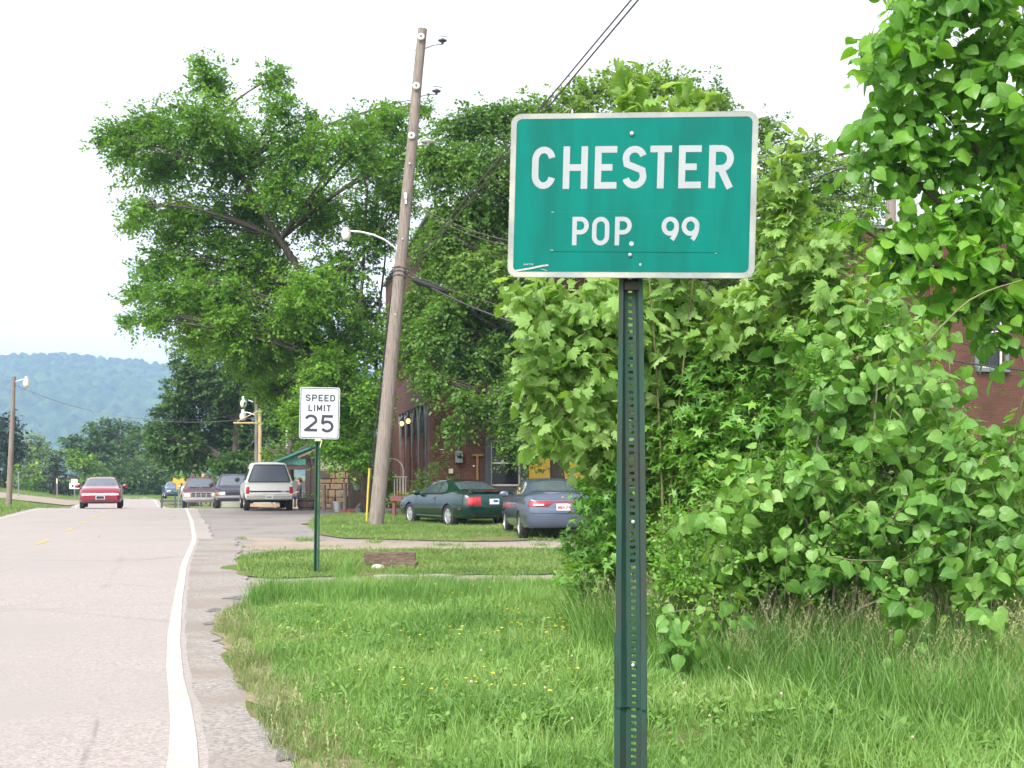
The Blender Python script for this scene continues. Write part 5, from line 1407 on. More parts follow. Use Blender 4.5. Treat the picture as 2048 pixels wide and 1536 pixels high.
mb = MB(); mb.tube([P(520, 846, DQ - 1) - q2, P(467, 846, DQ - 1) - q2], .05, 6); mb.build('arm', M_ywood, t)
mb = MB(); mb.tube([P(516, 822, DQ - 1) - q2, P(475, 843, DQ - 1) - q2], .03, 6); mb.build('brace', M_ywood, t)
cable('lamp_wire', 'thin wire from the left lamp pole across the hills to the trees', P(30, 770, DL), P(512, 822, DQ), 1.1, .012, M_cable)
cable('lamp_wire', 'second thin wire lower down over the road towards the trees', P(-20, 760, 60), P(512, 835, DQ), .9, .008, M_cable_al)
# ------------------------------------------------------------------ brick building
def brickmat(name, c1, c2, mort, scale=1.0):
    m, N, L = newmat(name)
    out = N.new('ShaderNodeOutputMaterial'); b = N.new('ShaderNodeBsdfPrincipled'); L.new(b.outputs[0], out.inputs['Surface'])
    b.inputs['Roughness'].default_value = .9; b.inputs['Specular IOR Level'].default_value = .2
    uv = N.new('ShaderNodeUVMap'); br = N.new('ShaderNodeTexBrick')
    br.inputs['Scale'].default_value = 1.0; br.inputs['Brick Width'].default_value = .22; br.inputs['Row Height'].default_value = .075
    br.inputs['Mortar Size'].default_value = .009; br.inputs['Mortar Smooth'].default_value = .2; br.inputs['Bias'].default_value = -.2
    br.inputs['Color1'].default_value = (*c1, 1); br.inputs['Color2'].default_value = (*c2, 1); br.inputs['Mortar'].default_value = (*mort, 1)
    L.new(uv.outputs[0], br.inputs['Vector'])
    nz = N.new('ShaderNodeTexNoise'); nz.inputs['Scale'].default_value = 1.2; nz.inputs['Detail'].default_value = 6; L.new(uv.outputs[0], nz.inputs['Vector'])
    mx = N.new('ShaderNodeMixRGB'); mx.blend_type = 'MULTIPLY'; mx.inputs['Fac'].default_value = .6
    cr = N.new('ShaderNodeValToRGB'); cr.color_ramp.elements[0].position = .3; cr.color_ramp.elements[0].color = (.55, .5, .5, 1); cr.color_ramp.elements[1].position = .7; cr.color_ramp.elements[1].color = (1.1, 1.05, 1, 1)
    L.new(nz.outputs['Fac'], cr.inputs['Fac']); L.new(br.outputs['Color'], mx.inputs['Color1']); L.new(cr.outputs['Color'], mx.inputs['Color2'])
    L.new(mx.outputs[0], b.inputs['Base Color'])
    bp = N.new('ShaderNodeBump'); bp.inputs['Distance'].default_value = .01; bp.inputs['Strength'].default_value = .8; bp.invert = True
    L.new(br.outputs['Fac'], bp.inputs['Height']); L.new(bp.outputs[0], b.inputs['Normal'])
    return m
M_brick = brickmat('red_brick', (.125, .05, .030), (.08, .035, .024), (.13, .095, .07))
M_rbrown = surf('painted_red_brown', (.11, .042, .032), .8, col2=(.08, .03, .024), scale=3)
M_pink = surf('faded_pink_paint', (.22, .10, .075), .8, col2=(.17, .08, .06), scale=4)
M_dark = surf('dark_glass', (.012, .014, .016), .12, spec=.6)
M_dkpaint = surf('dark_grey_paint', (.06, .065, .07), .7)
M_slate = surf('grey_green_paint', (.13, .16, .16), .7)
M_wframe = surf('white_window_paint', (.66, .66, .64), .6)
M_greyp = surf('grey_trim', (.20, .22, .22), .7, col2=(.15, .17, .17), scale=6)

BX0, BY0 = -2.80, 46.6
ang = math.atan2(.19, 1)      # side wall runs right and slightly away
bl = thing('brick_building', 'two storey red brick shop building with gothic trimmed front, behind the parked cars', 'building', (BX0, BY0, 0), ang)
# local frame: x along the side wall, y inwards, z up ; front facade along +y at x=0
HB = 10.9
def uvbox(o):
    me = o.data
    uv = me.uv_layers.new(name='UVMap')
    for p in me.polygons:
        n = p.normal
        for li in p.loop_indices:
            c = me.vertices[me.loops[li].vertex_index].co
            uv.data[li].uv = (c.x + .3, c.z) if abs(n.y) > abs(n.x) else (c.y + .1, c.z)
def wall_with_holes(name, L_, H_, holes, m, parent, axis='x', th=.35, z0=-.2):
    """holes (a0,a1,z0,z1); wall in local xz (axis x) or yz"""
    xs = sorted({0, L_, *[h[0] for h in holes], *[h[1] for h in holes]}); zs = sorted({z0, H_, *[h[2] for h in holes], *[h[3] for h in holes]})
    mb = MB()
    for i in range(len(xs) - 1):
        for j in range(len(zs) - 1):
            cx, cz = (xs[i] + xs[i + 1]) / 2, (zs[j] + zs[j + 1]) / 2
            if any(h[0] < cx < h[1] and h[2] < cz < h[3] for h in holes): continue
            a, b, c, d = xs[i], xs[i + 1], zs[j], zs[j + 1]
            if axis == 'x': mb.add([(a, 0, c), (b, 0, c), (b, 0, d), (a, 0, d)], [(0, 1, 2, 3)])
            else: mb.add([(0, a, c), (0, a, d), (0, b, d), (0, b, c)], [(0, 1, 2, 3)])
    for (a, b, c, d) in holes:
        if axis == 'x': mb.add([(a, 0, c), (b, 0, c), (b, 0, d), (a, 0, d), (a, th, c), (b, th, c), (b, th, d), (a, th, d)], [(0, 4, 5, 1), (1, 5, 6, 2), (2, 6, 7, 3), (3, 7, 4, 0)])
        else: mb.add([(0, a, c), (0, b, c), (0, b, d), (0, a, d), (th, a, c), (th, b, c), (th, b, d), (th, a, d)], [(0, 1, 5, 4), (1, 2, 6, 5), (2, 3, 7, 6), (3, 0, 4, 7)])
    me = bpy.data.meshes.new(name); me.from_pydata([tuple(v) for v in mb.v], [], mb.f); me.update()
    o = link(name, me, m, parent); uvbox(o)
    return o
def bl_local(px, py, off=0.0):
    """local (x,z) on the side wall seen at pixel"""
    k = (px - 1024) / FOC; ca, sa = math.cos(ang), math.sin(ang)
    # point = (BX0 + s*ca, BY0 + s*sa); x = k*D
    s = (k * BY0 - BX0) / (ca - k * sa)
    D = BY0 + s * sa
    return s, EYE + (HZ - py) / FOC * D
w1a = bl_local(982, 972); w1b = bl_local(1042, 880)
w2a = bl_local(1958, 735); w2b = bl_local(2008, 590)
w3a = bl_local(975, 775); w3b = bl_local(1030, 640)
SW = 27.0
holes = [(w1a[0], w1b[0], w1a[1], w1b[1]), (w2a[0], w2b[0], w2a[1], w2b[1]), (w3a[0] , w3b[0], w3a[1], w3b[1])]
holes += [(x, x + 1.0, w2a[1], w2b[1]) for x in (6.5, 10.2, 14.0)]
wall_with_holes('side_wall', SW, HB, holes, M_brick, bl)
wall_with_holes('front_wall', 19.0, HB, [(.7, 12.2, .1, 4.2), (1.2, 2.2, 5.6, 8), (4.2, 5.2, 5.6, 8), (7.2, 8.2, 5.6, 8), (10.2, 11.2, 5.6, 8)], M_brick, bl, 'y')
mb = MB(); mb.add([(SW, 0, -.2), (SW, 19, -.2), (SW, 19, HB), (SW, 0, HB), (0, 19, -.2), (0, 19, HB)], [(0, 1, 2, 3), (1, 4, 5, 2)]); o = mb.build('rear_wall', M_brick, bl); uvbox(o)
mb = MB(); mb.box((SW / 2, 9.5, HB - .35), (SW - .3, 18.6, .1)); mb.build('roof', surf('roof_felt', (.05, .05, .05), .9), bl)
mb = MB(); mb.box((SW / 2, .06, HB + .06), (SW + .3, .42, .14)); mb.box((.06, 9.6, HB + .061), (.42, 18.9, .139)); mb.build('coping', M_greyp, bl)
def window(a, b, z0, z1, fm_, axis='x', sill=None, rail=True, fw=.06, depth=.18, name='window'):
    t = MB(); w = b - a; h = z1 - z0
    def bx(c0, c1, d0, d1, y, th):
        c = ((c0 + c1) / 2, y, (d0 + d1) / 2); s = (c1 - c0, th, d1 - d0)
        if axis == 'y': c = (c[1], c[0], c[2]); s = (s[1], s[0], s[2])
        t.box(c, s)
    bx(a, b, z0, z0 + fw, depth, .07); bx(a, b, z1 - fw, z1, depth, .07); bx(a, a + fw, z0 + fw, z1 - fw, depth, .069); bx(b - fw, b, z0 + fw, z1 - fw, depth, .069)
    if rail: bx(a + fw, b - fw, z0 + h * .5 - .03, z0 + h * .5 + .03, depth - .01, .06)
    fr = t.build(name, fm_, bl)
    g = MB()
    if axis == 'x': g.box(((a + b) / 2, depth + .03, (z0 + z1) / 2), (w - .02, .012, h - .02))
    else: g.box((depth + .03, (a + b) / 2, (z0 + z1) / 2), (.012, w - .02, h - .02))
    g.build('pane', M_dark, fr)
    if sill:
        s = MB(); s.box(((a + b) / 2, -.06, z0 - .09), (w + .3, .26, .16)); s.build('sill', sill, fr)
    return fr
window(*[holes[0][i] for i in range(4)], M_wframe)
# wooden surround of the ground floor window
mb = MB(); h = holes[0]
mb.box((h[0] - .12, -.03, (h[2] + h[3]) / 2), (.22, .1, h[3] - h[2] + .3)); mb.box((h[1] + .12, -.03, (h[2] + h[3]) / 2), (.22, .1, h[3] - h[2] + .3)); mb.box(((h[0] + h[1]) / 2, -.025, h[2] - .2), (h[1] - h[0] + .5, .12, .3))
mb.build('window_surround', M_dkpaint, bl)
window(*holes[1], M_wframe, sill=M_slate)
mb = MB(); h = holes[1]
mb.box((h[1] + .11, -.02, (h[2] + h[3]) / 2), (.16, .08, h[3] - h[2])); mb.box((h[0] - .11, -.02, (h[2] + h[3]) / 2), (.16, .08, h[3] - h[2])); mb.build('window_surround', M_slate, bl)
for h in holes[2:]: window(*h, M_wframe, sill=M_slate)
for a in (1.2, 4.2, 7.2, 10.2): window(a, a + 1.0, 5.6, 8, M_wframe, 'y')
# blinds behind the right hand window
mb = MB(); h = holes[1]
for k in range(9): mb.box(((h[0] + h[1]) / 2, .26, h[3] - .12 - .07 * k), (h[1] - h[0] - .1, .02, .045))
mb.build('blind', surf('pale_blind', (.5, .5, .5), .7), bl)
# meter box, conduit, switch box, small plate, timber frame
s, z = bl_local(917, 915)
mb = MB(); mb.box((s, -.11, z + .02), (.26, .2, .44)); mt = mb.build('meter_box', M_greyp, bl, bevel=.02)
mb = MB(); mb.lathe([(.09, -.21), (.09, -.26), (.06, -.29), (.01, -.30)], 14, axis='y', c=(s, 0, z + .06)); mb.build('meter_dial', M_dark, mt, smooth=True)
mb = MB(); mb.tube([(s, -.07, z + .24), (s, -.07, z + 4.4)], .035, 8); mb.tube([(s, -.07, z + 4.4), (s + .1, -.2, z + 4.55)], .05, 8); mb.build('conduit', M_greyp, bl)
s2, z2 = bl_local(901, 942); mb = MB(); mb.box((s2, -.06, z2), (.15, .1, .17)); mb.build('switch_box', surf('cream_box', (.5, .47, .36), .6), bl)
s3, z3 = bl_local(883, 899); mb = MB(); mb.box((s3, -.02, z3), (.15, .03, .03)); mb.build('small_plate', M_wframe, bl)
M_oak = surf('orange_timber', (.34, .17, .06), .8, col2=(.26, .13, .05), scale=6, stretch=(4, 4, .5))
s4, z4 = bl_local(954, 912); mb = MB(); mb.box((s4, -.06, 1.1), (.075, .07, 2 * (z4 - 1.1))); mb.box((s4, -.06, z4 + .03), (.42, .08, .06)); mb.build('timber_post', M_oak, bl)
s5, z5 = bl_local(947, 932); mb = MB(); mb.lathe([(.035, -.05), (.03, -.09), (.001, -.1)], 10, axis='y', c=(s5, 0, z5)); mb.build('outdoor_lamp', M_porcelain, bl)
# gothic front: posts with forked grey brackets, dark glazing behind, red brown fascia
mb = MB()
mb.box((.36, 6.4, 2.1), (.02, 11.5, 4.4)); mb.build('shop_glazing', M_dark, bl)
mb = MB(); mb.box((-.02, 6.4, 4.75), (.1, 12.2, 1.2)); mb.build('fascia', M_rbrown, bl)
mb = MB(); mb.box((-.06, .32, 2.2), (.2, .62, 4.6)); mb.build('corner_pilaster', M_rbrown, bl)
for k in range(5):
    y = 1.9 + k * 2.35
    mb = MB(); mb.box((.02, y, 1.55), (.14, .24, 3.1)); mb.build('front_post', M_pink, bl)
    # forked gothic bracket
    for sgn_ in (-1, 1):
        mb = MB()
        pts = [Vector((-.07, y + sgn_ * .02, 2.2)), Vector((-.07, y + sgn_ * .08, 3.0)), Vector((-.07, y + sgn_ * .22, 3.55)), Vector((-.07, y + sgn_ * .5, 3.95)), Vector((-.07, y + sgn_ * .62, 4.0))]
        for i in range(len(pts) - 1):
            a, b = pts[i], pts[i + 1]
            w0, w1 = (.10, .12, .2, .3, .3)[i], (.12, .2, .3, .3, .3)[i]
            nn_ = (b - a).cross(Vector((1, 0, 0))).normalized()
            mb.add([a - nn_ * w0 / 2, a + nn_ * w0 / 2, b + nn_ * w1 / 2, b - nn_ * w1 / 2, a - nn_ * w0 / 2 + Vector((.06, 0, 0)), a + nn_ * w0 / 2 + Vector((.06, 0, 0)), b + nn_ * w1 / 2 + Vector((.06, 0, 0)), b - nn_ * w1 / 2 + Vector((.06, 0, 0))], [(0, 1, 2, 3), (0, 4, 5, 1), (3, 2, 6, 7), (1, 5, 6, 2), (0, 3, 7, 4)])
        mb.build('gothic_bracket', M_greyp, bl)
# lit lanterns hanging from the front
M_lit = surf('lit_lantern_glass', (1.0, .5, .10), .4, emit=2.2)
for (px, py, D) in ((811, 847, 54.0), (824, 842, 52.0)):
    t = thing('wall_lantern', 'small lit yellow lantern on the dark shop front, ' + ('left' if px == 811 else 'right') + ' one of two', 'lantern', P(px, py, D) + Vector((-.15, 0, 0)))
    mb = MB(); mb.lathe([(.02, -.10), (.06, -.07), (.08, 0), (.06, .07), (.02, .09)], 10); mb.build('glass', M_lit, t, smooth=True)
    mb = MB(); mb.lathe([(.12, .10), (.04, .2), (.01, .24)], 8); mb.tube([(0, 0, .2), (0, 0, .34), (.35, 0, .36)], .015, 5); mb.build('bracket', M_black, t)
# soft drink sign on the side wall
sa_, za_ = bl_local(1057, 973); sb_, zb_ = bl_local(1205, 832)
sgn = thing('advert_sign', 'large old soft drink sign, white above yellow, on the brick wall behind the blue sedan', 'sign', (0, 0, 0))
ca, sa = math.cos(ang), math.sin(ang)
sgn.location = (BX0 + (sa_ + sb_) / 2 * ca, BY0 + (sa_ + sb_) / 2 * sa, za_); sgn.rotation_euler = (0, 0, ang)
ww, hh = sb_ - sa_, zb_ - za_
M_sy = surf('sign_yellow', (.62, .40, .02), .5, col2=(.56, .36, .03), scale=4)
M_swg = surf('sign_grey_white', (.50, .52, .52), .5, col2=(.44, .45, .45), scale=4)
M_sred = surf('sign_red', (.42, .03, .03), .5); M_sblue = surf('sign_blue', (.03, .06, .22), .5)
mb = MB(); mb.box((0, -.05, hh / 2), (ww, .08, hh)); mb.build('sign_box', M_sy, sgn)
mb = MB(); mb.box((0, -.095, hh * .68), (ww - .12, .004, hh * .56)); face = mb.build('white_face', M_swg, sgn)
def arcband(z0, amp, th, x0, x1, m, y):
    mb = MB(); n = 16; v = []
    for i in range(n + 1):
        t = i / n; x = x0 + (x1 - x0) * t; z = z0 + amp * math.sin(t * PI)
        v += [(x, y, z), (x, y, z + th * math.sin(PI * min(1, max(0, t)))+.01)]
    mb.add(v, [(2 * i, 2 * i + 2, 2 * i + 3, 2 * i + 1) for i in range(n)])
    return mb
arcband(hh * .80, .10, .16, -.7, 1.0, None, -.099).build('red_band', M_sred, sgn)
arcband(hh * .48, -.08, -.16, -.6, 1.0, None, -.099).build('blue_band', M_sblue, sgn)
x = -.55
for ch in 'PEPSI':
    letter(ch, x, hh * .60, .26 if ch != 'I' else .12, .30, .07, -.102, M_sblack, sgn, d=.002)
    x += .34 if ch != 'I' else .2
def btext(txt, size, loc, m, parent, shear=0, name='slogan', bold=0.0):
    cu = bpy.data.curves.new(name, 'FONT'); cu.body = txt; cu.size = size; cu.align_x = 'LEFT'; cu.shear = shear; cu.offset = bold; cu.resolution_u = 3
    o = bpy.data.objects.new(name, cu); C.objects.link(o)
    dg = bpy.context.evaluated_depsgraph_get()
    me = bpy.data.meshes.new_from_object(o.evaluated_get(dg)); 
    bpy.data.objects.remove(o)
    me.materials.clear(); me.materials.append(m)
    oo = bpy.data.objects.new(name, me); C.objects.link(oo); oo.parent = parent; oo.location = loc; oo.rotation_euler = (PI / 2, 0, 0)
    return oo
btext('say “Pepsi, please”', .23, (-ww / 2 + .3, -.1, hh * .2), M_sblack, sgn, .25, bold=.004)

# ------------------------------------------------------------------ porch group left of the building
M_gmetal = surf('green_metal_roof', (.03, .17, .13), .5, col2=(.045, .2, .155), scale=2)
M_brownw = surf('dark_brown_timber', (.055, .035, .03), .85, col2=(.085, .055, .045), scale=5, stretch=(5, 5, .5))
M_stone = surf('tan_stone', (.40, .25, .13), .9, col2=(.52, .38, .24), scale=3.5, bump=.02, bscale=9)
M_stone2 = surf('buff_stone', (.5, .38, .26), .9, col2=(.36, .24, .15), scale=5, bump=.02, bscale=9)
M_cream = surf('cream_siding', (.55, .53, .42), .8, col2=(.5, .48, .38), scale=2)
DG = 61.0
def gp(px, D): return Vector(((px - 1024) / FOC * D, D, gz((px - 1024) / FOC * D, D)))
b0 = gp(590, DG)
po = thing('porch', 'open porch with a green metal roof and dark posts behind the white pickup', 'porch', b0)
def L_(px, py, D): return P(px, py, D) - b0
# gable end of vertical green boards
x0, x1 = 545, 640
gz0, gzt = L_(560, 929, DG).z, L_(640, 893, DG).z
nb = 13
for k in range(nb):
    a = L_(548 + (640 - 548) * k / nb, 929, DG); b = L_(548 + (640 - 548) * (k + .93) / nb, 929, DG)
    za = gz0 + (gzt - gz0) * (k + .0) / nb + .05; zb = gz0 + (gzt - gz0) * (k + 1) / nb + .05
    mb = MB(); mb.add([(a.x, a.y, gz0), (b.x, a.y, gz0), (b.x, a.y, zb), (a.x, a.y, za), (a.x, a.y + .05, gz0), (b.x, a.y + .05, gz0), (b.x, a.y + .05, zb), (a.x, a.y + .05, za)], [(0, 1, 2, 3), (7, 6, 5, 4), (0, 3, 7, 4), (1, 5, 6, 2), (3, 2, 6, 7), (0, 4, 5, 1)])
    mb.build('gable_board', M_gmetal, po)
rl = L_(542, 929, DG); rt = L_(640, 890, DG); rr_ = L_(740, 929, DG)
mb = MB(); mb.add([(rl.x, rl.y - .25, rl.z), (rt.x, rl.y - .25, rt.z), (rt.x, rl.y + 6, rt.z), (rl.x, rl.y + 6, rl.z), (rr_.x, rl.y - .25, rr_.z), (rr_.x, rl.y + 6, rr_.z)] + [(rl.x, rl.y - .25, rl.z + .08), (rt.x, rl.y - .25, rt.z + .1), (rt.x, rl.y + 6, rt.z + .1), (rl.x, rl.y + 6, rl.z + .08), (rr_.x, rl.y - .25, rr_.z + .08), (rr_.x, rl.y + 6, rr_.z + .08)],
    [(0, 1, 2, 3), (1, 4, 5, 2), (6, 9, 8, 7), (7, 8, 11, 10), (0, 6, 7, 1), (1, 7, 10, 4), (0, 3, 9, 6), (4, 10, 11, 5)]); mb.build('roof', M_gmetal, po)
mb = MB(); a, b = L_(550, 932, DG), L_(640, 932, DG); mb.box(((a.x + b.x) / 2, a.y + .1, a.z - .06), (b.x - a.x, .12, .22)); mb.build('beam', M_brownw, po)
for px in (556, 616, 628): 
    c = L_(px, 960, DG); mb = MB(); mb.box((c.x, c.y - .1, (gz0) / 2 - .15), (.19 if px > 600 else .12, .19, gz0)); mb.build('post', M_brownw, po)
c = L_(596, 970, DG + 2.2); mb = MB(); mb.box((c.x - .1, c.y, .55), (1.5, .1, 1.5)); mb.build('back_panel', surf('pale_grey_panel', (.38, .38, .36), .8), po)
mb = MB(); mb.box((L_(600, 950, DG).x, L_(600, 950, DG + 1.2).y, .06), (2.4, 2.4, .14)); mb.build('floor_slab', surf('concrete', (.42, .40, .36), .9, col2=(.35, .33, .3), scale=4), po)
# small brown lean-to roof in front
b1 = gp(620, 58.5)
lt = thing('lean_to_roof', 'small brown shingled canopy on dark posts just left of the speed limit post', 'canopy', b1)
def L1(px, py, D=58.5): return P(px, py, D) - b1
a, b = L1(599, 917), L1(640, 900)
mb = MB(); mb.add([(a.x, -.4, a.z), (b.x + .4, -.4, b.z + .2), (b.x + .4, 2.2, b.z + .2), (a.x, 2.2, a.z), (a.x, -.4, a.z + .09), (b.x + .4, -.4, b.z + .29), (b.x + .4, 2.2, b.z + .29), (a.x, 2.2, a.z + .09)], [(0, 1, 2, 3), (4, 7, 6, 5), (0, 4, 5, 1), (0, 3, 7, 4), (1, 5, 6, 2), (3, 2, 6, 7)]); mb.build('roof', surf('brown_shingle', (.2, .13, .09), .9, col2=(.3, .22, .17), scale=6), lt)
for px in (617, 629):
    c = L1(px, 950); mb = MB(); mb.box((c.x, .0, a.z / 2 - .05), (.22, .2, a.z + .12)); mb.build('post', M_brownw, lt)
# stone shop front
b2 = gp(661, 57.0)
st = thing('stone_shop', 'low shop front of tan stones under a cream band, right of the speed limit post', 'building', b2)
def L2(px, py, D=57.0): return P(px, py, D) - b2
xa, xb2 = L2(638, 0).x, L2(698, 0).x
zt, zs_, zb_2 = L2(0, 912).z, L2(0, 938).z, L2(0, 986).z
mb = MB(); mb.box(((xa + xb2) / 2, 2.7, zt / 2 - .1), (xb2 - xa, 5, zt + .15)); mb.build('wall', M_cream, st)
mb = MB(); mb.box(((xa + xb2) / 2, .1, (zt + zs_) / 2), (xb2 - xa + .05, .22, zt - zs_)); mb.build('cream_band', M_cream, st)
for k in range(3):
    mb = MB(); mb.box(((xa + xb2) / 2, -.02, zs_ + .08 + k * .18), (xb2 - xa + .06, .03, .15)); mb.build('siding_board', M_cream, st)
rr = random.Random(8); z = 0.0
while z < zs_ - .06:
    h_ = min(rr.uniform(.2, .34), zs_ - z)
    x = xa
    while x < xb2 - .08:
        w_ = min(rr.uniform(.3, .6), xb2 - x)
        mb = MB(); mb.box((x + w_ / 2, .05 + rr.uniform(-.02, .02), z + h_ / 2), (w_ - .025, .3, h_ - .025)); mb.build('stone', rr.choice([M_stone, M_stone, M_stone2]), st, bevel=.03)
        x += w_
    z += h_
mb = MB(); c = L2(650, 949); mb.box((c.x, -.14, c.z), (.4, .04, .28)); mb.build('plaque', surf('dull_bronze', (.12, .09, .08), .5), st)
# pale house beyond the pickups
b3 = gp(470, 92)
ho = thing('pale_house', 'pale yellow sided house low behind the dark pickup', 'house', b3)
def L3(px, py): return P(px, py, 92) - b3
xa, xb3 = L3(438, 0).x, L3(560, 0).x; ze = L3(0, 936).z
for k in range(14):
    mb = MB(); mb.box(((xa + xb3) / 2, 3, .1 + ze * (k + .5) / 14), (xb3 - xa, 6 + .02 * (k % 2), ze / 14 - .01)); mb.build('siding_board', M_cream, ho)
mb = MB(); mb.prism([(xa - .3, ze), (xb3 + .3, ze), ((xa + xb3) / 2 + .8, ze + .5), ((xa + xb3) / 2 - .8, ze + .5)], -.4, 6.4); mb.build('roof', surf('grey_shingle', (.2, .2, .2), .9, col2=(.28, .27, .26), scale=3), ho)
mb = MB(); mb.box((xa + .05, -.06, ze / 2), (.14, .1, ze)); mb.build('corner_board', M_white, ho)
mb = MB(); mb.box((xa + 2, -.04, ze * .6), (.9, .06, 1.0)); mb.build('window', M_dark, ho)
# white post / vent behind the green roof
b4 = gp(574, 68)
vp = thing('white_post', 'slim white post rising above the shrubs behind the green roof', 'post', b4)
mb = MB(); e = P(573, 850, 68) - b4; mb.tube([(0, 0, -.1), (0, 0, e.z)], .07, 10); mb.build('shaft', M_white, vp)
mb = MB(); mb.tube([(0, 0, e.z), (0, 0, e.z + .12)], .10, 10); mb.build('cap', M_white, vp)

# ---- planters, posts, pots in the yard
M_terr = surf('dull_red_planter', (.2, .07, .06), .8, col2=(.15, .06, .05), scale=8)
M_orange = surf('orange_petals', (.7, .2, .04), .6, col2=(.75, .45, .05), scale=30)
M_pinkf = surf('pink_petals', (.7, .25, .3), .6, col2=(.75, .6, .6), scale=30)
def flowers(parent, c, r, n, m, leafm=M_priv, seed=1, size=.06):
    q = random.Random(seed); mb = MB()
    for k in range(n):
        p = Vector((q.gauss(0, r * .5), q.gauss(0, r * .5), q.uniform(0, r * .8))) + Vector(c)
        for j in range(5):
            a = j * 2 * PI / 5 + q.random(); u = Vector((math.cos(a), math.sin(a), .4)) * size * q.uniform(.6, 1.1)
            s_ = Vector((-math.sin(a), math.cos(a), 0)) * size * .35
            mb.add([p, p + u * .6 + s_, p + u, p + u * .6 - s_], [(0, 1, 2, 3)])
    mb.build('blossoms', m, parent)
    mb = MB()
    for k in range(n * 5):
        p = Vector((q.gauss(0, r * .55), q.gauss(0, r * .5), q.uniform(-r * .3, r * .6))) + Vector(c)
        a = q.uniform(0, 2 * PI); u = Vector((math.cos(a), math.sin(a), q.uniform(-.2, .8))) * size * 1.4; s_ = Vector((-math.sin(a), math.cos(a), q.uniform(-.5, .5))) * size * .5
        mb.add([p, p + u * .5 + s_, p + u, p + u * .5 - s_], [(0, 1, 2, 3)])
    mb.build('leaves', leafm, parent)
bq = gp(614, 54.5)
bp_ = thing('barrel_planter', 'half barrel planter with pink flowers on the porch edge beside the white pickup', 'planter', bq)
mb = MB(); mb.lathe([(.01, 0), (.34, 0), (.42, .25), (.40, .46), (.36, .46), (.34, .40), (.01, .40)], 16); mb.build('barrel', surf('barrel_wood', (.2, .13, .11), .85, col2=(.28, .2, .17), scale=6, stretch=(8, 8, .5)), bp_, smooth=False)
for zz in (.08, .36): 
    mb = MB(); mb.lathe([(.365 + zz * .13, zz), (.375 + zz * .13, zz + .05)], 16); mb.build('hoop', M_dkpaint, bp_)
flowers(bp_, (0, 0, .5), .34, 24, M_pinkf, seed=3)
M_rpost = surf('rough_post', (.2, .15, .12), .9, col2=(.3, .24, .2), scale=6, stretch=(6, 6, .6))
for px, D, h_, lab in ((648, 53, 1.05, 'rough wooden post just right of the speed limit sign post'), (690, 50.5, 1.15, 'rough wooden post right of the galvanised bucket'), (667, 53.2, .55, 'short grey post beside the galvanised bucket')):
    b = gp(px, D); mb = MB(); mb.tube([(0, 0, -.1), (.01, 0, h_ * .5), (0, 0, h_)], [.085, .08, .075], 9); o = mb.build('garden_post', M_rpost, loc=b); tag(o, lab, 'post', 'rough posts along the yard')
b = gp(677, 51.5); bu = thing('galvanised_bucket', 'galvanised bucket of grey leaves between the rough posts', 'bucket', b)
mb = MB(); mb.lathe([(.01, 0), (.17, 0), (.22, .42), (.20, .42), (.18, .38), (.01, .38)], 16); mb.build('pail', M_steel, bu)
M_sage = leafmat('silvery_leaf', [(.1, (.22, .27, .25)), (1, (.38, .42, .4))], .15, nscale=3)
flowers(bu, (0, 0, .55), .24, 3, M_white, M_sage, seed=5, size=.09)
b = gp(716, 48.5); eb = thing('brick_edging', 'low row of red edging bricks at the foot of the shade tree', 'edging', b)
for k in range(7):
    mb = MB(); mb.box((-.55 + k * .2, 0.02 * math.sin(k * 3), .07), (.18, .1, .14), Matrix.Rotation(.05 * math.sin(k * 5), 3, 'Z')); mb.build('brick', surf('edging_brick', (.35, .07, .05), .8) if 'edging_brick' not in MATS else MATS['edging_brick'], eb, bevel=.008)
b = P(716, 970, 48.2); hp = thing('hanging_basket', 'hanging basket of orange and yellow flowers under the shade tree', 'flower basket', b)
mb = MB(); mb.lathe([(.01, -.2), (.12, -.18), (.2, 0), (.18, 0), (.01, -.03)], 12); mb.build('basket', M_sage, hp)
mb = MB(); mb.tube([(.18, 0, 0), (0, 0, .6)], .006, 4); mb.tube([(-.18, 0, 0), (0, 0, .6)], .006, 4); mb.build('chain', M_steel, hp)
flowers(hp, (0, 0, .08), .3, 20, M_orange, seed=6, size=.08)
b = gp(730, 47.5); sp_ = thing('silver_plant', 'silvery leaved plant with pale stones behind the pole foot', 'plant', b)
flowers(sp_, (0, 0, .22), .35, 4, M_white, M_sage, seed=7, size=.09)
mb = MB(); mb.lathe([(.02, 0), (.14, .03), (.15, .12), (.05, .22), (.1, .3), (.02, .36)], 9, c=(-.2, -.1, 0)); mb.build('pale_stone', M_greyp, sp_)
for k, (px, D, lab) in enumerate(((800, 44.5, 'bed of orange and red flowers left of the green coupe'), (775, 44.8, 'silvery leaved plants right of the pole foot'))):
    b = gp(px, D); t = thing('flower_bed_plant', lab, 'plant', b)
    flowers(t, (0, 0, .5 if k == 0 else .45), .42, 22 if k == 0 else 4, M_orange if k == 0 else M_white, M_priv if k == 0 else M_sage, seed=8 + k, size=.1)
    mb = MB(); mb.tube([(0, 0, 0), (.05, 0, .5)], .02, 5); mb.tube([(.02, 0, 0), (-.2, .05, .45)], .015, 5); mb.build('stems', M_twig, t)
b = gp(800, 43.2); tr = thing('planter_trough', 'dull red planter trough beside the nose of the green coupe', 'planter', b)
mb = MB(); mb.box((0, 0, .62), (.62, .3, .16)); mb.box((-.2, 0, .27), (.1, .2, .54)); mb.box((.2, 0, .27), (.1, .2, .54)); mb.build('trough', M_terr, tr, bevel=.015)
mb = MB(); mb.box((0, 0, .71), (.54, .22, .04)); mb.build('soil', M_brownw, tr)
b = gp(782, 45.6); ar = thing('garden_arch', 'thin white wire garden arch between the pole and the shop front', 'garden arch', b)
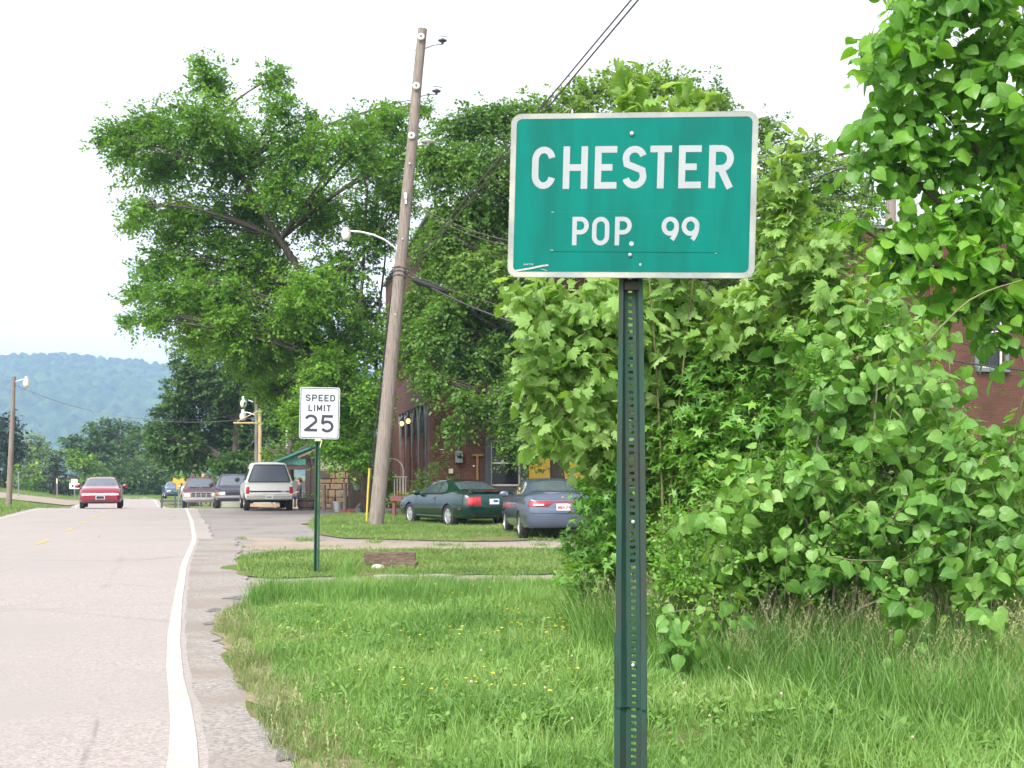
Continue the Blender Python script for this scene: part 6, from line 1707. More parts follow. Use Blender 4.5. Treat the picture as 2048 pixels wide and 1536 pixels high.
for k in range(2):
    mb = MB(); pts = [Vector((-.42 * math.cos(a), .3 * k, 1.55 + .45 * math.sin(a))) for a in np.arange(0, PI + .01, PI / 10)]
    mb.tube([Vector((-.42, .3 * k, 0))] + pts + [Vector((.42, .3 * k, 0))], .014, 5); mb.build('hoop', M_white, ar)
b = gp(800, 45.9); wc = thing('white_shelf', 'white slatted plant stand against the dark shop front', 'plant stand', b)
for k in range(5):
    mb = MB(); mb.box((-.2 + k * .1, 0, .95), (.03, .04, .8)); mb.build('slat', M_white, wc)
mb = MB(); mb.box((0, 0, 1.36), (.5, .2, .03)); mb.box((0, 0, .54), (.5, .2, .03)); mb.box((-.2, 0, .27), (.03, .03, .52)); mb.box((.2, 0, .27), (.03, .03, .52)); mb.build('frame', M_white, wc)
# bush at the corner of the building
b = gp(862, 44.6); bs = thing('corner_bush', 'green bush growing at the corner of the brick building behind the coupe', 'bush', b)
pos, R, S, tw = sprig_leaves([(850, 960, 30, 26, 44.4, .5), (880, 985, 40, 26, 44.4, .5), (832, 985, 26, 20, 44.2, .4), (870, 935, 16, 18, 44.6, .3), (900, 960, 16, 12, 44.8, .3)], 22, .35, 14, .07, seed=77, up=.8, shell=.2)
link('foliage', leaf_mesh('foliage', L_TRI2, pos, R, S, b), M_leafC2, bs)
mb = MB(); mb.tube([(0, 0, 0), (-.2, 0, .8)], .03, 5); mb.tube([(0, 0, 0), (.2, 0, .9)], .03, 5); mb.build('stems', M_bark, bs)
# creeper on the wall
b = Vector((BX0 + .9 * ca, BY0 + .9 * sa - .05, 0)); cr_ = thing('wall_creeper', 'sparse creeper climbing the brick wall above the meter box', 'creeper', b)
pos, R, S, tw = sprig_leaves([(905, 860, 30, 24, 46.6, .12), (880, 845, 14, 40, 46.5, .1), (868, 905, 8, 40, 46.5, .08), (893, 915, 14, 20, 46.5, .08), (935, 860, 20, 24, 46.6, .1)], 30, .25, 8, .06, seed=78)
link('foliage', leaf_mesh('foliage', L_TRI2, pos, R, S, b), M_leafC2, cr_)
mb = MB(); mb.tube([(0, 0, 0), (.05, 0, 1.5), (-.1, 0, 3.2)], .012, 4); mb.build('stems', M_bark, cr_)

# ---- timbers on the grass
def timber(label, px, py, D, w, h, d, rz, z0=None, jag=.02, m=M_timber, seed=1):
    c = gp(px, D); q = random.Random(seed)
    bm = bmesh.new(); bmesh.ops.create_cube(bm, size=1)
    bmesh.ops.scale(bm, vec=(w, d, h), verts=bm.verts)
    bmesh.ops.subdivide_edges(bm, edges=bm.edges, cuts=5, use_grid_fill=True)
    for v in bm.verts:
        v.co += Vector((noise.noise(v.co * 6 + Vector((seed, 0, 0))), noise.noise(v.co * 6 + Vector((0, seed, 0))), noise.noise(v.co * 9 + Vector((0, 0, seed))))) * jag
    me = bpy.data.meshes.new('landscape_timber'); bm.to_mesh(me); bm.free()
    o = link('landscape_timber', me, m, None, (c.x, c.y, c.z + h / 2 + (z0 or 0)))
    o.rotation_euler = (0, math.radians(q.uniform(-1, 1)), rz)
    return tag(o, label, 'timber')
timber('chunky weathered landscape timber lying on top of another, right of the speed limit post', 779, 1122, 20.6, .80, .16, .17, .05, .10, seed=3)
timber('flatter timber half sunk in grass below the chunky timber', 798, 1138, 20.4, .56, .11, .2, -.1, 0, seed=5)
timber('low grey timber lying along the near path edge', 828, 1188, 16.35, 1.0, .13, .15, .04, .10, seed=7, m=surf('grey_timber', (.25, .22, .19), .9, col2=(.4, .36, .3), scale=8, stretch=(.7, 5, 5)))
bm = bmesh.new(); bmesh.ops.create_icosphere(bm, subdivisions=3, radius=.1)
for v in bm.verts: v.co = Vector((v.co.x * 1.1, v.co.y, v.co.z * .6)) * (1 + .25 * noise.noise(v.co * 9))
me = bpy.data.meshes.new('white_stone'); bm.to_mesh(me); bm.free()
c = gp(757, 20.3); tag(link('white_stone', me, surf('pale_rock', (.5, .46, .38), .9, col2=(.4, .36, .3), scale=9), None, (c.x, c.y - .05, c.z + .04), True), 'pale stone tucked under the chunky timber', 'stone')

# ---- signs along the valley on the left
def board(label, px, py, D, w, h, m, cat='sign', post=True, name='roadside_sign'):
    b = gp(px, D); t = thing(name, label, cat, b); c = P(px, py, D) - b
    mb = MB(); mb.box((c.x, -.03, c.z), (w, .03, h)); mb.build('board', m, t)
    mb = MB(); mb.box((c.x, .02, c.z / 2), (.08, .06, c.z + h * .5)); mb.build('post', M_greyp, t)
    return t
board('upper white square sign beside the red car', 149, 962, 125, .6, .36, M_white)
t = board('lower white sign with dark marks beside the red car', 149, 972, 124.5, .95, .55, M_white)
mb = MB(); c = P(149, 972, 124.5) - t.location; mb.box((c.x - .15, -.06, c.z), (.16, .02, .22)); mb.box((c.x + .14, -.06, c.z - .03), (.12, .02, .3)); mb.build('print', M_sblack, t)
board('thin post with small yellow marker left of the white signs', 114, 962, 120, .1, .5, M_ribb)
board('small grey street name sign on a thin pole at the far left', 37, 945, 118, .28, .1, M_greyp, 'sign')
M_ysign = surf('orange_yellow_sign', (.6, .3, .02), .5)
t = thing('warning_sign', 'orange yellow arrow shaped warning sign left of the brown pickup', 'sign', gp(357, 80))
c = P(357, 967, 80) - t.location
mb = MB(); mb.prism([(c.x - .12, c.z - .35), (c.x + .12, c.z - .35), (c.x + .12, c.z), (c.x + .38, c.z + .1), (c.x + .3, c.z + .36), (c.x, c.z + .22), (c.x - .3, c.z + .36), (c.x - .38, c.z + .1), (c.x - .12, c.z)], -.02, .02); mb.build('board', M_ysign, t)
mb = MB(); mb.box((c.x, .04, c.z / 2), (.06, .05, c.z + .3)); mb.build('post', M_greyp, t)
t = thing('rail_fence', 'low dark rail fence by the grass beyond the brown pickup', 'fence', gp(352, 82))
for k in range(3): 
    mb = MB(); mb.box((-.9 + k * .85, 0, .45), (.1, .1, .9)); mb.build('post', M_dkpaint, t)
mb = MB(); mb.box((0, -.04, .55), (2.0, .05, .12)); mb.build('rail', M_dkpaint, t)
# ------------------------------------------------------------------ vehicles
def paint(name, col, rough=.32, metal=.2, coat=.8, col2=None):
    return surf(name, col, rough, metal, col2=col2 or tuple(c * .9 for c in col), scale=3, coat=coat, spec=.5)
M_glass = surf('car_glass', (.07, .09, .11), .05, spec=1.0, coat=1.0)
M_tyre = surf('tyre_rubber', (.018, .018, .018), .85, col2=(.035, .033, .03), scale=20)
M_rim = surf('alloy_rim', (.62, .62, .62), .3, .7)
M_chrome = surf('chrome_trim', (.7, .7, .7), .18, 1.0)
M_under = surf('underbody_black', (.01, .01, .01), .9)
M_red_l = surf('red_lamp_lens', (.42, .015, .02), .25, coat=.6)
M_red_d = surf('dark_red_lamp_lens', (.16, .01, .015), .25, coat=.6)
M_clear_l = surf('clear_lamp_lens', (.62, .6, .55), .2, coat=.8)
M_amber = surf('amber_lamp_lens', (.6, .2, .04), .25, coat=.6)
M_plate = surf('number_plate_white', (.62, .64, .68), .5)
M_trim = surf('black_plastic_trim', (.02, .02, .022), .5)

def section(zb, zl, zt, w, wr, box=0.0):
    h = zl - zb; k = zt - min(.06, max(.004, (zt - zl) * .4))
    e = lambda a: a + (1 - a) * box
    return [(0, zb), (.80 * w, zb), (e(.93) * w, zb + .04), (e(.982) * w, zb + .22 * h), (w, zb + .5 * h), (e(.985) * w, zb + .8 * h), (e(.95) * w, zl - .015), (e(.915) * w - .01, zl + .012 * (zt > zl + .02)),
            ((e(.90) * w + wr) / 2 + .01, (zl + k) / 2), (wr, k), (wr * .82, zt - .25 * (zt - k)), (wr * .42, zt), (0, zt + .006)]
def loft_body(keys, m, box=0.0, nst=90, two_tone=None, wheels=(), R=.33, arch=1.13, trk=.8):
    K = np.array(keys, float)
    xs = np.unique(np.concatenate([np.linspace(K[0, 0], K[-1, 0], nst), K[:, 0]]))
    rows = []
    # gentle smoothing of the key profile
    fine = np.linspace(K[0, 0], K[-1, 0], 500)
    cols = []
    for j in range(1, 6):
        y = np.interp(fine, K[:, 0], K[:, j]); kk = np.ones(9) / 9
        yp = np.concatenate([np.full(4, y[0]), y, np.full(4, y[-1])]); cols.append(np.convolve(yp, kk, 'valid'))
    for x in xs:
        q = [np.interp(x, fine, c) for c in cols]
        half_ = section(*q, box)
        rows.append([(x, y, z) for y, z in half_] + [(x, -y, z) for y, z in half_[-2:0:-1]])
    n = len(rows[0]); v = [p for r in rows for p in r]; f = []
    for i in range(len(rows) - 1):
        for k in range(n): f.append((i * n + k, i * n + (k + 1) % n, (i + 1) * n + (k + 1) % n, (i + 1) * n + k))
    f.append(tuple(range(n))); f.append(tuple((len(rows) - 1) * n + k for k in range(n))[::-1])
    me = bpy.data.meshes.new('body'); me.from_pydata(v, [], f)
    ms = list(m) if isinstance(m, (list, tuple)) else [m]
    for mm in ms: me.materials.append(mm)
    me.materials.append(M_under)
    if two_tone:
        for p in me.polygons: p.material_index = 1 if two_tone(p.center) else 0
    for p in me.polygons:
        if p.normal.z < -.9 and p.center.z < .6: p.material_index = len(ms)
    me.update()
    bm = bmesh.new(); bm.from_mesh(me); bmesh.ops.recalc_face_normals(bm, faces=bm.faces); bm.to_mesh(me); bm.free()
    o = bpy.data.objects.new('body', me); C.objects.link(o)
    cut = MB()
    for wx in wheels:
        for s in (-1, 1):
            cut.lathe([(.001, s * (trk - .26)), (R * arch, s * (trk - .26)), (R * arch, s * (trk + .5)), (.001, s * (trk + .5))], 28, axis='y', c=(wx, 0, R * .98))
    co = cut.build('cutter', M_under)
    bm = bmesh.new(); bm.from_mesh(co.data); bmesh.ops.remove_doubles(bm, verts=bm.verts, dist=.003); bmesh.ops.recalc_face_normals(bm, faces=bm.faces); bm.to_mesh(co.data); bm.free()
    md = o.modifiers.new('b', 'BOOLEAN'); md.operation = 'DIFFERENCE'; md.object = co; md.solver = 'EXACT'; md.material_mode = 'TRANSFER'
    dg = bpy.context.evaluated_depsgraph_get(); dg.update()
    me2 = bpy.data.meshes.new_from_object(o.evaluated_get(dg))
    bpy.data.objects.remove(o); bpy.data.objects.remove(co)
    o = bpy.data.objects.new('body', me2); C.objects.link(o)
    me2.shade_smooth(); me2.set_sharp_from_angle(angle=math.radians(38))
    return o
def bvh_of(o):
    bm = bmesh.new(); bm.from_mesh(o.data); b = BVHTree.FromBMesh(bm); bm.free(); return b
def patch(name, poly, axis, bvh, m, parent, off=.006, g=.06, side=1, smooth=True):
    """polygon laid on the body: axis 'x+' front, 'x-' rear (y,z); 'y' side (x,z); 'z' top (x,y)"""
    pts = []
    n = len(poly)
    for i in range(n):
        a, b = Vector(poly[i]), Vector(poly[(i + 1) % n]); k = max(1, int((b - a).length / g))
        pts += [a.lerp(b, j / k) for j in range(k)]
    nb = len(pts); inn = []
    xs = [p.x for p in pts]; ys = [p.y for p in pts]
    for x in np.arange(min(xs) + g / 2, max(xs), g):
        for y in np.arange(min(ys) + g / 2, max(ys), g):
            if inpoly(x, y, pts): inn.append(Vector((x, y)))
    vs_, _, fs, _, _, _ = delaunay_2d_cdt(pts + inn, [], [list(range(nb))], 1, 1e-6)
    out = []; last = None
    for p in vs_:
        if axis == 'x+': o_, d = Vector((5, p.x, p.y)), Vector((-1, 0, 0))
        elif axis == 'x-': o_, d = Vector((-5, p.x, p.y)), Vector((1, 0, 0))
        elif axis == 'y': o_, d = Vector((p.x, 3 * side, p.y)), Vector((0, -side, 0))
        else: o_, d = Vector((p.x, p.y, 4)), Vector((0, 0, -1))
        h = bvh.ray_cast(o_, d)
        if h[0] is None: h = bvh.find_nearest(o_ + d * 4)
        q = h[0] - d * off
        out.append(q)
    return pydata(name, out, [tuple(q) for q in fs], m, parent, smooth)
def wheel(parent, x, s, R, w, m_rim, trk, spokes=5, style='alloy'):
    mb = MB(); y0 = s * trk
    mb.lathe([(R * .62, s * -w / 2), (R * .90, s * -w / 2), (R, s * -w * .36), (R, s * w * .36), (R * .93, s * w / 2), (R * .66, s * w / 2), (R * .62, s * w * .42)], 28, axis='y')
    t = mb.build('tyre', M_tyre, parent, autosmooth=35); t.location = (x, y0, R)
    r = MB(); yo = s * w * .40
    r.lathe([(R * .64, s * -w * .4), (R * .655, s * w * .46), (R * .60, s * w * .46), (R * .57, s * w * .34)], 28, axis='y')
    r.lathe([(R * .16, s * w * .20), (R * .16, yo), (R * .10, s * w * .44), (.001, s * w * .44)], 12, axis='y')
    for k in range(spokes):
        a = 2 * PI * k / spokes + .3
        u = Vector((math.cos(a), 0, math.sin(a))); p = Vector((-math.sin(a), 0, math.cos(a)))
        w0, w1 = (R * .11, R * .20) if style == 'alloy' else (R * .2, R * .16)
        v = []
        for yy in (s * w * .22, s * w * .42):
            v += [u * R * .1 - p * w0 + Vector((0, yy, 0)), u * R * .1 + p * w0 + Vector((0, yy, 0)), u * R * .60 + p * w1 + Vector((0, yy, 0)), u * R * .60 - p * w1 + Vector((0, yy, 0))]
        r.add(v, [(0, 1, 2, 3), (4, 7, 6, 5), (0, 4, 5, 1), (2, 6, 7, 3), (1, 5, 6, 2), (0, 3, 7, 4)])
    ro = r.build('rim', m_rim, t, autosmooth=30)
    b = MB(); b.lathe([(R * .60, s * w * .05), (.001, s * w * .05)], 20, axis='y'); b.build('brake_disc', M_under, t)
    return t
def place(t, x, D, heading, z=None):
    t.location = (x, D, gz(x, D) if z is None else z); t.rotation_euler = (0, 0, heading)
def mirror_part(parent, x, y, z, m, s, sz=(.09, .12, .08)):
    bm = bmesh.new(); bmesh.ops.create_icosphere(bm, subdivisions=2, radius=1)
    for v in bm.verts:
        v.co = Vector((v.co.x * sz[0] * (1 if v.co.x > 0 else .35), v.co.y * sz[1], v.co.z * sz[2]))
    me = bpy.data.meshes.new('wing_mirror'); bm.to_mesh(me); bm.free()
    o = link('wing_mirror', me, m, parent, (x, y * s, z), True)
    return o
def sides(name, poly, bvh, m, parent, **k):
    for s in (1, -1): patch(name, poly, 'y', bvh, m, parent, side=s, **k)
def rb(x0, x1, z0, z1): return [(x0, z0), (x1, z0), (x1, z1), (x0, z1)]

# ---- dark green coupe
M_mgreen = paint('dark_green_car_paint', (.002, .028, .022), .2, .2, 1.0)
def coupe():
    t = thing('parked_car', 'dark green two door coupe parked nose left under the brick wall', 'car')
    keys = [(-2.32, .44, .76, .78, .66, .50), (-2.27, .33, .88, .92, .80, .62), (-2.14, .27, .95, 1.00, .90, .68), (-1.75, .25, .97, 1.035, .93, .69), (-1.50, .24, .97, 1.06, .935, .66), (-.80, .22, .95, 1.30, .93, .56), (-.35, .22, .935, 1.355, .93, .56), (.15, .22, .925, 1.34, .925, .57), (.42, .22, .92, 1.29, .925, .58), (1.05, .22, .91, 1.00, .925, .66), (1.25, .22, .89, .95, .925, .70), (1.75, .24, .83, .90, .92, .7), (2.1, .27, .76, .82, .88, .66), (2.28, .31, .66, .70, .78, .55), (2.36, .38, .58, .60, .62, .45)]
    b = loft_body(keys, M_mgreen, wheels=(1.33, -1.24), R=.325, trk=.80); b.parent = t
    bv = bvh_of(b)
    sides('side_window', [(.86, .955), (.40, 1.20), (.12, 1.275), (-.30, 1.295), (-.42, .965)], bv, M_glass, t)
    sides('quarter_window', [(-.47, .97), (-.36, 1.29), (-.56, 1.25), (-.82, 1.13), (-.86, 1.0)], bv, M_glass, t)
    sides('window_trim', rb(-.88, .90, .925, .945), bv, M_trim, t)
    patch('rear_window', [(-1.42, -.60), (-.86, -.50), (-.80, 0), (-.86, .50), (-1.42, .60), (-1.46, 0)], 'z', bv, M_glass, t)
    patch('windscreen', [(1.0, -.66), (.50, -.56), (.44, 0), (.50, .56), (1.0, .66), (1.06, 0)], 'z', bv, M_glass, t)
    for s in (1, -1):
        y0, y1 = (.40, .80)
        for k in range(3): 
            a = .42 + k * .125; patch('tail_lamp', [(s * a, .66), (s * (a + .112), .67), (s * (a + .118), .86), (s * a, .87)], 'x-', bv, M_red_l, t, off=.012)
        patch('tail_lamp_recess', [(s * .40, .64), (s * .81, .65), (s * .81, .88), (s * .40, .89)], 'x-', bv, M_red_d, t, off=.005)
    patch('plate_recess', rb(-.38, .38, .63, .86), 'x-', bv, surf('green_black', (.006, .04, .036), .4), t, off=.006)
    patch('number_plate', rb(-.15, .15, .67, .82), 'x-', bv, M_plate, t, off=.016)
    patch('plate_print', rb(-.12, .03, .73, .79), 'x-', bv, M_sblue, t, off=.02)
    sides('side_marker', rb(-2.02, -1.90, .52, .55), bv, M_red_l, t)
    sides('door_gap', [(.86, .34), (.875, .34), (.875, .93), (.86, .93)], bv, M_trim, t, off=.003)
    sides('door_gap', [(-.48, .34), (-.465, .34), (-.43, .93), (-.445, .93)], bv, M_trim, t, off=.003)
    sides('door_handle', rb(-.38, -.20, .80, .84), bv, M_mgreen, t, off=.022)
    sides('sill_strip', rb(-.80, .90, .30, .325), bv, surf('pale_strip', (.2, .26, .25), .3), t, off=.008)
    patch('bumper_gap', rb(-.80, .80, .605, .618), 'x-', bv, M_trim, t, off=.004)
    patch('exhaust_valance', rb(-.55, .55, .36, .43), 'x-', bv, M_trim, t, off=.006)
    mb = MB(); mb.box((-2.10, 0, 1.075), (.22, 1.30, .03)); mb.box((-2.06, .6, 1.03), (.16, .06, .09)); mb.box((-2.06, -.6, 1.03), (.16, .06, .09)); mb.build('rear_spoiler', M_mgreen, t, bevel=.01)
    mb = MB(); mb.box((-2.215, 0, 1.045), (.015, .5, .02)); mb.build('brake_lamp', M_red_d, t)
    for s in (1, -1): mirror_part(t, .68, .98, .96, M_mgreen, s)
    for x in (1.33, -1.24):
        for s in (1, -1): wheel(t, x, s, .325, .23, M_rim, .80, 5)
    patch('headlamp', [(.45, .60), (.74, .60), (.72, .68), (.45, .70)], 'x+', bv, M_clear_l, t); patch('headlamp', [(-.45, .60), (-.74, .60), (-.72, .68), (-.45, .70)], 'x+', bv, M_clear_l, t)
    return t
t = coupe()
hd = math.atan2(2.2, -1.22)
place(t, -1.62, 38.15, hd, gz(-1.6, 38.2) - .03)

# ---- blue sedan
def sedan(label, m, plate_txt=None, name='parked_car', lamps=True):
    t = thing(name, label, 'car')
    keys = [(-2.32, .42, .78, .80, .62, .50), (-2.27, .31, .92, .96, .76, .60), (-2.12, .26, 1.0, 1.045, .84, .64), (-1.75, .24, 1.0, 1.075, .87, .66), (-1.45, .23, .99, 1.09, .875, .65), (-.85, .22, .97, 1.33, .875, .57), (-.4, .22, .96, 1.385, .87, .57), (.1, .22, .95, 1.385, .87, .575), (.42, .22, .94, 1.33, .87, .585), (1.1, .22, .93, 1.03, .87, .66), (1.3, .22, .91, .98, .87, .68), (1.8, .24, .85, .92, .86, .66), (2.12, .27, .76, .82, .82, .62), (2.27, .31, .66, .70, .74, .52), (2.33, .38, .58, .60, .60, .42)]
    b = loft_body(keys, m, wheels=(1.35, -1.28), R=.315, trk=.76); b.parent = t
    bv = bvh_of(b)
    sides('side_window', [(.95, .985), (.45, 1.24), (.14, 1.31), (-.05, 1.32), (-.05, .995)], bv, M_glass, t)
    sides('rear_side_window', [(-.10, .995), (-.10, 1.32), (-.42, 1.32), (-.80, 1.25), (-1.12, 1.12), (-1.02, 1.02)], bv, M_glass, t)
    patch('rear_window', [(-1.40, -.60), (-.93, -.52), (-.86, 0), (-.93, .52), (-1.40, .60), (-1.46, 0)], 'z', bv, M_glass, t)
    patch('windscreen', [(1.05, -.66), (.52, -.55), (.44, 0), (.52, .55), (1.05, .66), (1.12, 0)], 'z', bv, M_glass, t)
    for a in (.98, -.075, -1.02): sides('door_gap', [(a, .32), (a + .012, .32), (a + .012, .97), (a, .97)], bv, M_trim, t, off=.003)
    sides('rub_strip', rb(-2.1, 2.1, .50, .535), bv, m, t, off=.016)
    for a in (.02, -.98): sides('door_handle', rb(a, a + .16, .84, .875), bv, M_trim, t, off=.016)
    if lamps:
        patch('tail_lamp_band', [(-.79, .76), (-.34, .76), (-.20, .855), (.20, .855), (.34, .76), (.79, .76), (.76, .90), (-.76, .90)], 'x-', bv, M_red_d, t, off=.010)
        for s in (1, -1):
            patch('tail_lamp', [(s * .42, .785), (s * .76, .785), (s * .74, .875), (s * .40, .875)], 'x-', bv, M_red_l, t, off=.016)
            patch('reversing_lamp', [(s * .44, .79), (s * .68, .79), (s * .68, .825), (s * .44, .825)], 'x-', bv, M_clear_l, t, off=.022)
        patch('number_plate', rb(-.155, .155, .68, .83), 'x-', bv, M_plate, t, off=.02)
        patch('bumper_edge', rb(-.82, .82, .605, .62), 'x-', bv, M_trim, t, off=.004)
        patch('boot_gap', rb(-.74, .74, .925, .937), 'x-', bv, M_trim, t, off=.004)
        mb = MB(); mb.lathe([(.028, -.0), (.02, -.012), (.001, -.014)], 10, axis='x', c=(-2.235, 0, .965)); mb.build('badge', surf('gold_badge', (.6, .4, .15), .3, .8) if 'gold_badge' not in MATS else MATS['gold_badge'], t)
        if plate_txt:
            o = btext(plate_txt, .085, (0, 0, 0), M_sred if 'sign_red' in MATS else M_black, t, name='plate_number', bold=.002)
            o.rotation_euler = (PI / 2, 0, -PI / 2); o.location = (-2.352, .13, .72)
        patch('brake_lamp', [(-1.45, -.14), (-1.49, -.14), (-1.49, .14), (-1.45, .14)], 'z', bv, M_red_d, t, off=.012)
    sides('side_marker', rb(-2.08, -1.80, .83, .89), bv, M_red_d, t, off=.008)
    for s in (1, -1): mirror_part(t, .78, .94, 1.0, m, s)
    for x in (1.35, -1.28):
        for s in (1, -1): wheel(t, x, s, .315, .20, M_rim, .76, 7)
    for s in (1, -1): patch('headlamp', [(s * .42, .62), (s * .70, .62), (s * .70, .70), (s * .42, .72)], 'x+', bv, M_clear_l, t)
    return t
M_bpaint = paint('grey_blue_car_paint', (.10, .13, .20), .3, .5, .9)
t = sedan('grey blue four door sedan parked behind the sycamore leaves, seen from the rear left', M_bpaint, 'MEA 712')
place(t, .84, 31.25, math.radians(90 + 7.5), gz(.9, 31.2) - .03)
t = sedan('small dark blue car far down the road, left of the brown pickup', paint('far_blue_paint', (.05, .09, .16), .3, .3), None, 'distant_car', False)
xf = (348 - 1024) / FOC * 110
place(t, xf, 110, math.radians(-72), -.55)

# ---- red car coming towards us
M_red = paint('red_car_paint', (.27, .006, .022), .25, .25, 1.0)
def redcar():
    t = thing('oncoming_car', 'bright red sedan with its front facing us in the left lane', 'car')
    keys = [(-2.35, .44, .80, .82, .64, .5), (-2.25, .31, .95, .99, .80, .62), (-1.7, .24, 1.0, 1.06, .89, .66), (-1.35, .23, .98, 1.10, .90, .64), (-.7, .22, .96, 1.34, .90, .58), (-.2, .22, .95, 1.39, .90, .60), (.2, .22, .94, 1.38, .90, .60), (.5, .22, .93, 1.32, .90, .62), (1.25, .22, .92, 1.03, .90, .74), (1.45, .22, .90, .98, .90, .78), (1.95, .24, .84, .90, .88, .78), (2.2, .26, .76, .81, .85, .74), (2.33, .28, .66, .70, .78, .64), (2.40, .34, .58, .61, .70, .5)]
    b = loft_body(keys, M_red, wheels=(1.4, -1.3), R=.32, trk=.78); b.parent = t
    bv = bvh_of(b)
    patch('windscreen', [(1.20, -.72), (.60, -.58), (.52, 0), (.60, .58), (1.20, .72), (1.30, 0)], 'z', bv, M_glass, t)
    patch('rear_window', [(-1.36, -.6), (-.8, -.52), (-.8, .52), (-1.36, .6)], 'z', bv, M_glass, t)
    sides('side_window', [(1.05, .98), (.5, 1.24), (.1, 1.32), (-.4, 1.32), (-.85, 1.2), (-1.0, 1.0)], bv, M_glass, t)
    patch('headlamp_band', [(-.76, .60), (.76, .60), (.77, .665), (.5, .685), (-.5, .685), (-.77, .665)], 'x+', bv, M_clear_l, t, off=.008)
    for s in (1, -1): patch('headlamp', [(s * .42, .595), (s * .78, .60), (s * .76, .68), (s * .42, .69)], 'x+', bv, M_clear_l, t, off=.014)
    patch('number_plate', rb(-.16, .16, .44, .56), 'x+', bv, M_trim, t, off=.02)
    patch('plate_frame', rb(-.19, .19, .42, .575), 'x+', bv, M_plate, t, off=.014)
    patch('lower_grille', [(-.6, .36), (.6, .36), (.66, .41), (-.66, .41)], 'x+', bv, M_trim, t, off=.006)
    patch('bumper_gap', rb(-.78, .78, .575, .585), 'x+', bv, M_trim, t, off=.004)
    mb = MB(); mb.box((1.1, .3, 1.06), (.03, .5, .02), Matrix.Rotation(.1, 3, 'X')); mb.box((1.12, -.3, 1.05), (.03, .5, .02)); mb.build('wiper', M_trim, t)
    for s in (1, -1): mirror_part(t, .88, 1.0, .99, M_red, s, (.09, .13, .09))
    for x in (1.4, -1.3):
        for s in (1, -1): wheel(t, x, s, .32, .21, M_rim, .78, 7)
    return t
t = redcar()
place(t, -18.47, 58.6, math.radians(-74.5), -.02)

# ---- pickups
def pickup(label, m, two=None, box=.35, cover=True, h=1.80, hood=1.12, trk=.86, L_=5.4, zl=1.10, wid=.99, R=.37, wr=.70):
    t = thing('parked_pickup', label, 'pickup truck')
    e = L_ / 2
    keys = [(-e, .50, zl - .02, zl, wid * .94, .85), (-e + .06, .46, zl, zl + .02, wid * .98, .86), (-.72, .44, zl, zl + .02, wid, .86), (-.66, .44, zl, h - .14, wid, wr + .02), (-.56, .44, zl, h - .03, wid, wr), (0, .42, zl, h, wid, wr), (.42, .42, zl, h - .02, wid, wr), (.60, .42, zl, h - .10, wid, wr + .02), (1.05, .42, zl - .01, hood + .06, wid, .80), (1.2, .42, zl - .03, hood, wid, .82), (2.1, .44, zl - .08, hood - .05, wid * .99, .80), (e - .12, .46, zl - .12, hood - .11, wid * .97, .78), (e - .02, .48, zl - .18, hood - .18, wid * .95, .74), (e, .50, zl - .22, hood - .23, wid * .92, .7)]
    b = loft_body(keys, m, box=box, wheels=(1.72, -1.78), R=R, trk=trk, two_tone=two); b.parent = t
    bv = bvh_of(b)
    sides('side_window', [(.92, zl + .06), (.50, h - .16), (-.48, h - .13), (-.54, zl + .05)], bv, M_glass, t)
    patch('windscreen', [(1.00, -.74), (.62, -.60), (.58, 0), (.62, .60), (1.00, .74), (1.04, 0)], 'z', bv, M_glass, t)
    for a in (1.0, -.62): sides('door_gap', [(a, .46), (a + .014, .46), (a + .014, zl), (a, zl)], bv, M_trim, t, off=.003)
    for x in (1.72, -1.78):
        for s in (1, -1): wheel(t, x, s, R, .25, M_rim, trk, 6)
    return t, bv
# white pickup with camper shell, rear towards us
M_wp = paint('white_truck_paint', (.80, .80, .78), .3, 0, .7, (.76, .76, .73))
t, bv = pickup('white pickup with a white camper shell and dark rear window, its rear facing us', M_wp, h=1.78, L_=5.3)
sh = MB()
rows = []
for x, w, w2, h_ in ((-2.66, .93, .62, .78), (-2.60, .95, .66, .84), (-1.6, .95, .70, .86), (-.80, .95, .70, .84), (-.72, .93, .66, .78)):
    hf = [(w, 0), (w * .99, .06), ((w * .98 + w2) / 2 + .02, h_ * .5), (w2 + .02, h_ - .06), (w2 - .05, h_ - .01), (w2 * .5, h_ + .02), (0, h_ + .025)]
    xb = x if h_ != .78 or x > -2 else x
    rows.append([(x + (.10 * z / .8 if x < -2 else 0), y, 1.115 + z) for y, z in hf] + [(x + (.10 * z / .8 if x < -2 else 0), -y, 1.115 + z) for y, z in hf[-2::-1]])
n = len(rows[0]); v = [p for r in rows for p in r]
f = [(i * n + k, i * n + (k + 1) % n, (i + 1) * n + (k + 1) % n, (i + 1) * n + k) for i in range(len(rows) - 1) for k in range(n)] + [tuple(range(n)), tuple((len(rows) - 1) * n + k for k in range(n))[::-1]]
sh.add(v, f); so = sh.build('camper_shell', M_wp, t, autosmooth=40)
bs2 = bvh_of(so)
fr = patch('shell_window_frame', [(-.82, 1.15), (.82, 1.15), (.86, 1.22), (.63, 1.85), (.58, 1.89), (-.58, 1.89), (-.63, 1.85), (-.86, 1.22)], 'x-', bs2, M_trim, t, off=.006)
patch('shell_window', [(-.80, 1.20), (.80, 1.20), (.59, 1.84), (-.59, 1.84)], 'x-', bs2, surf('smoked_glass', (.13, .145, .19), .1, spec=.8, coat=.8), t, off=.014)
for s in (1, -1): patch('shell_side_window', [(-2.4, 1.24), (-.95, 1.24), (-.95, 1.70), (-2.4, 1.70)], 'y', bs2, M_glass, t, side=s)
mb = MB(); mb.lathe([(.03, 0), (.02, -.02)], 8, axis='x', c=(-2.70, 0, 1.21)); mb.build('shell_lock', M_chrome, t)
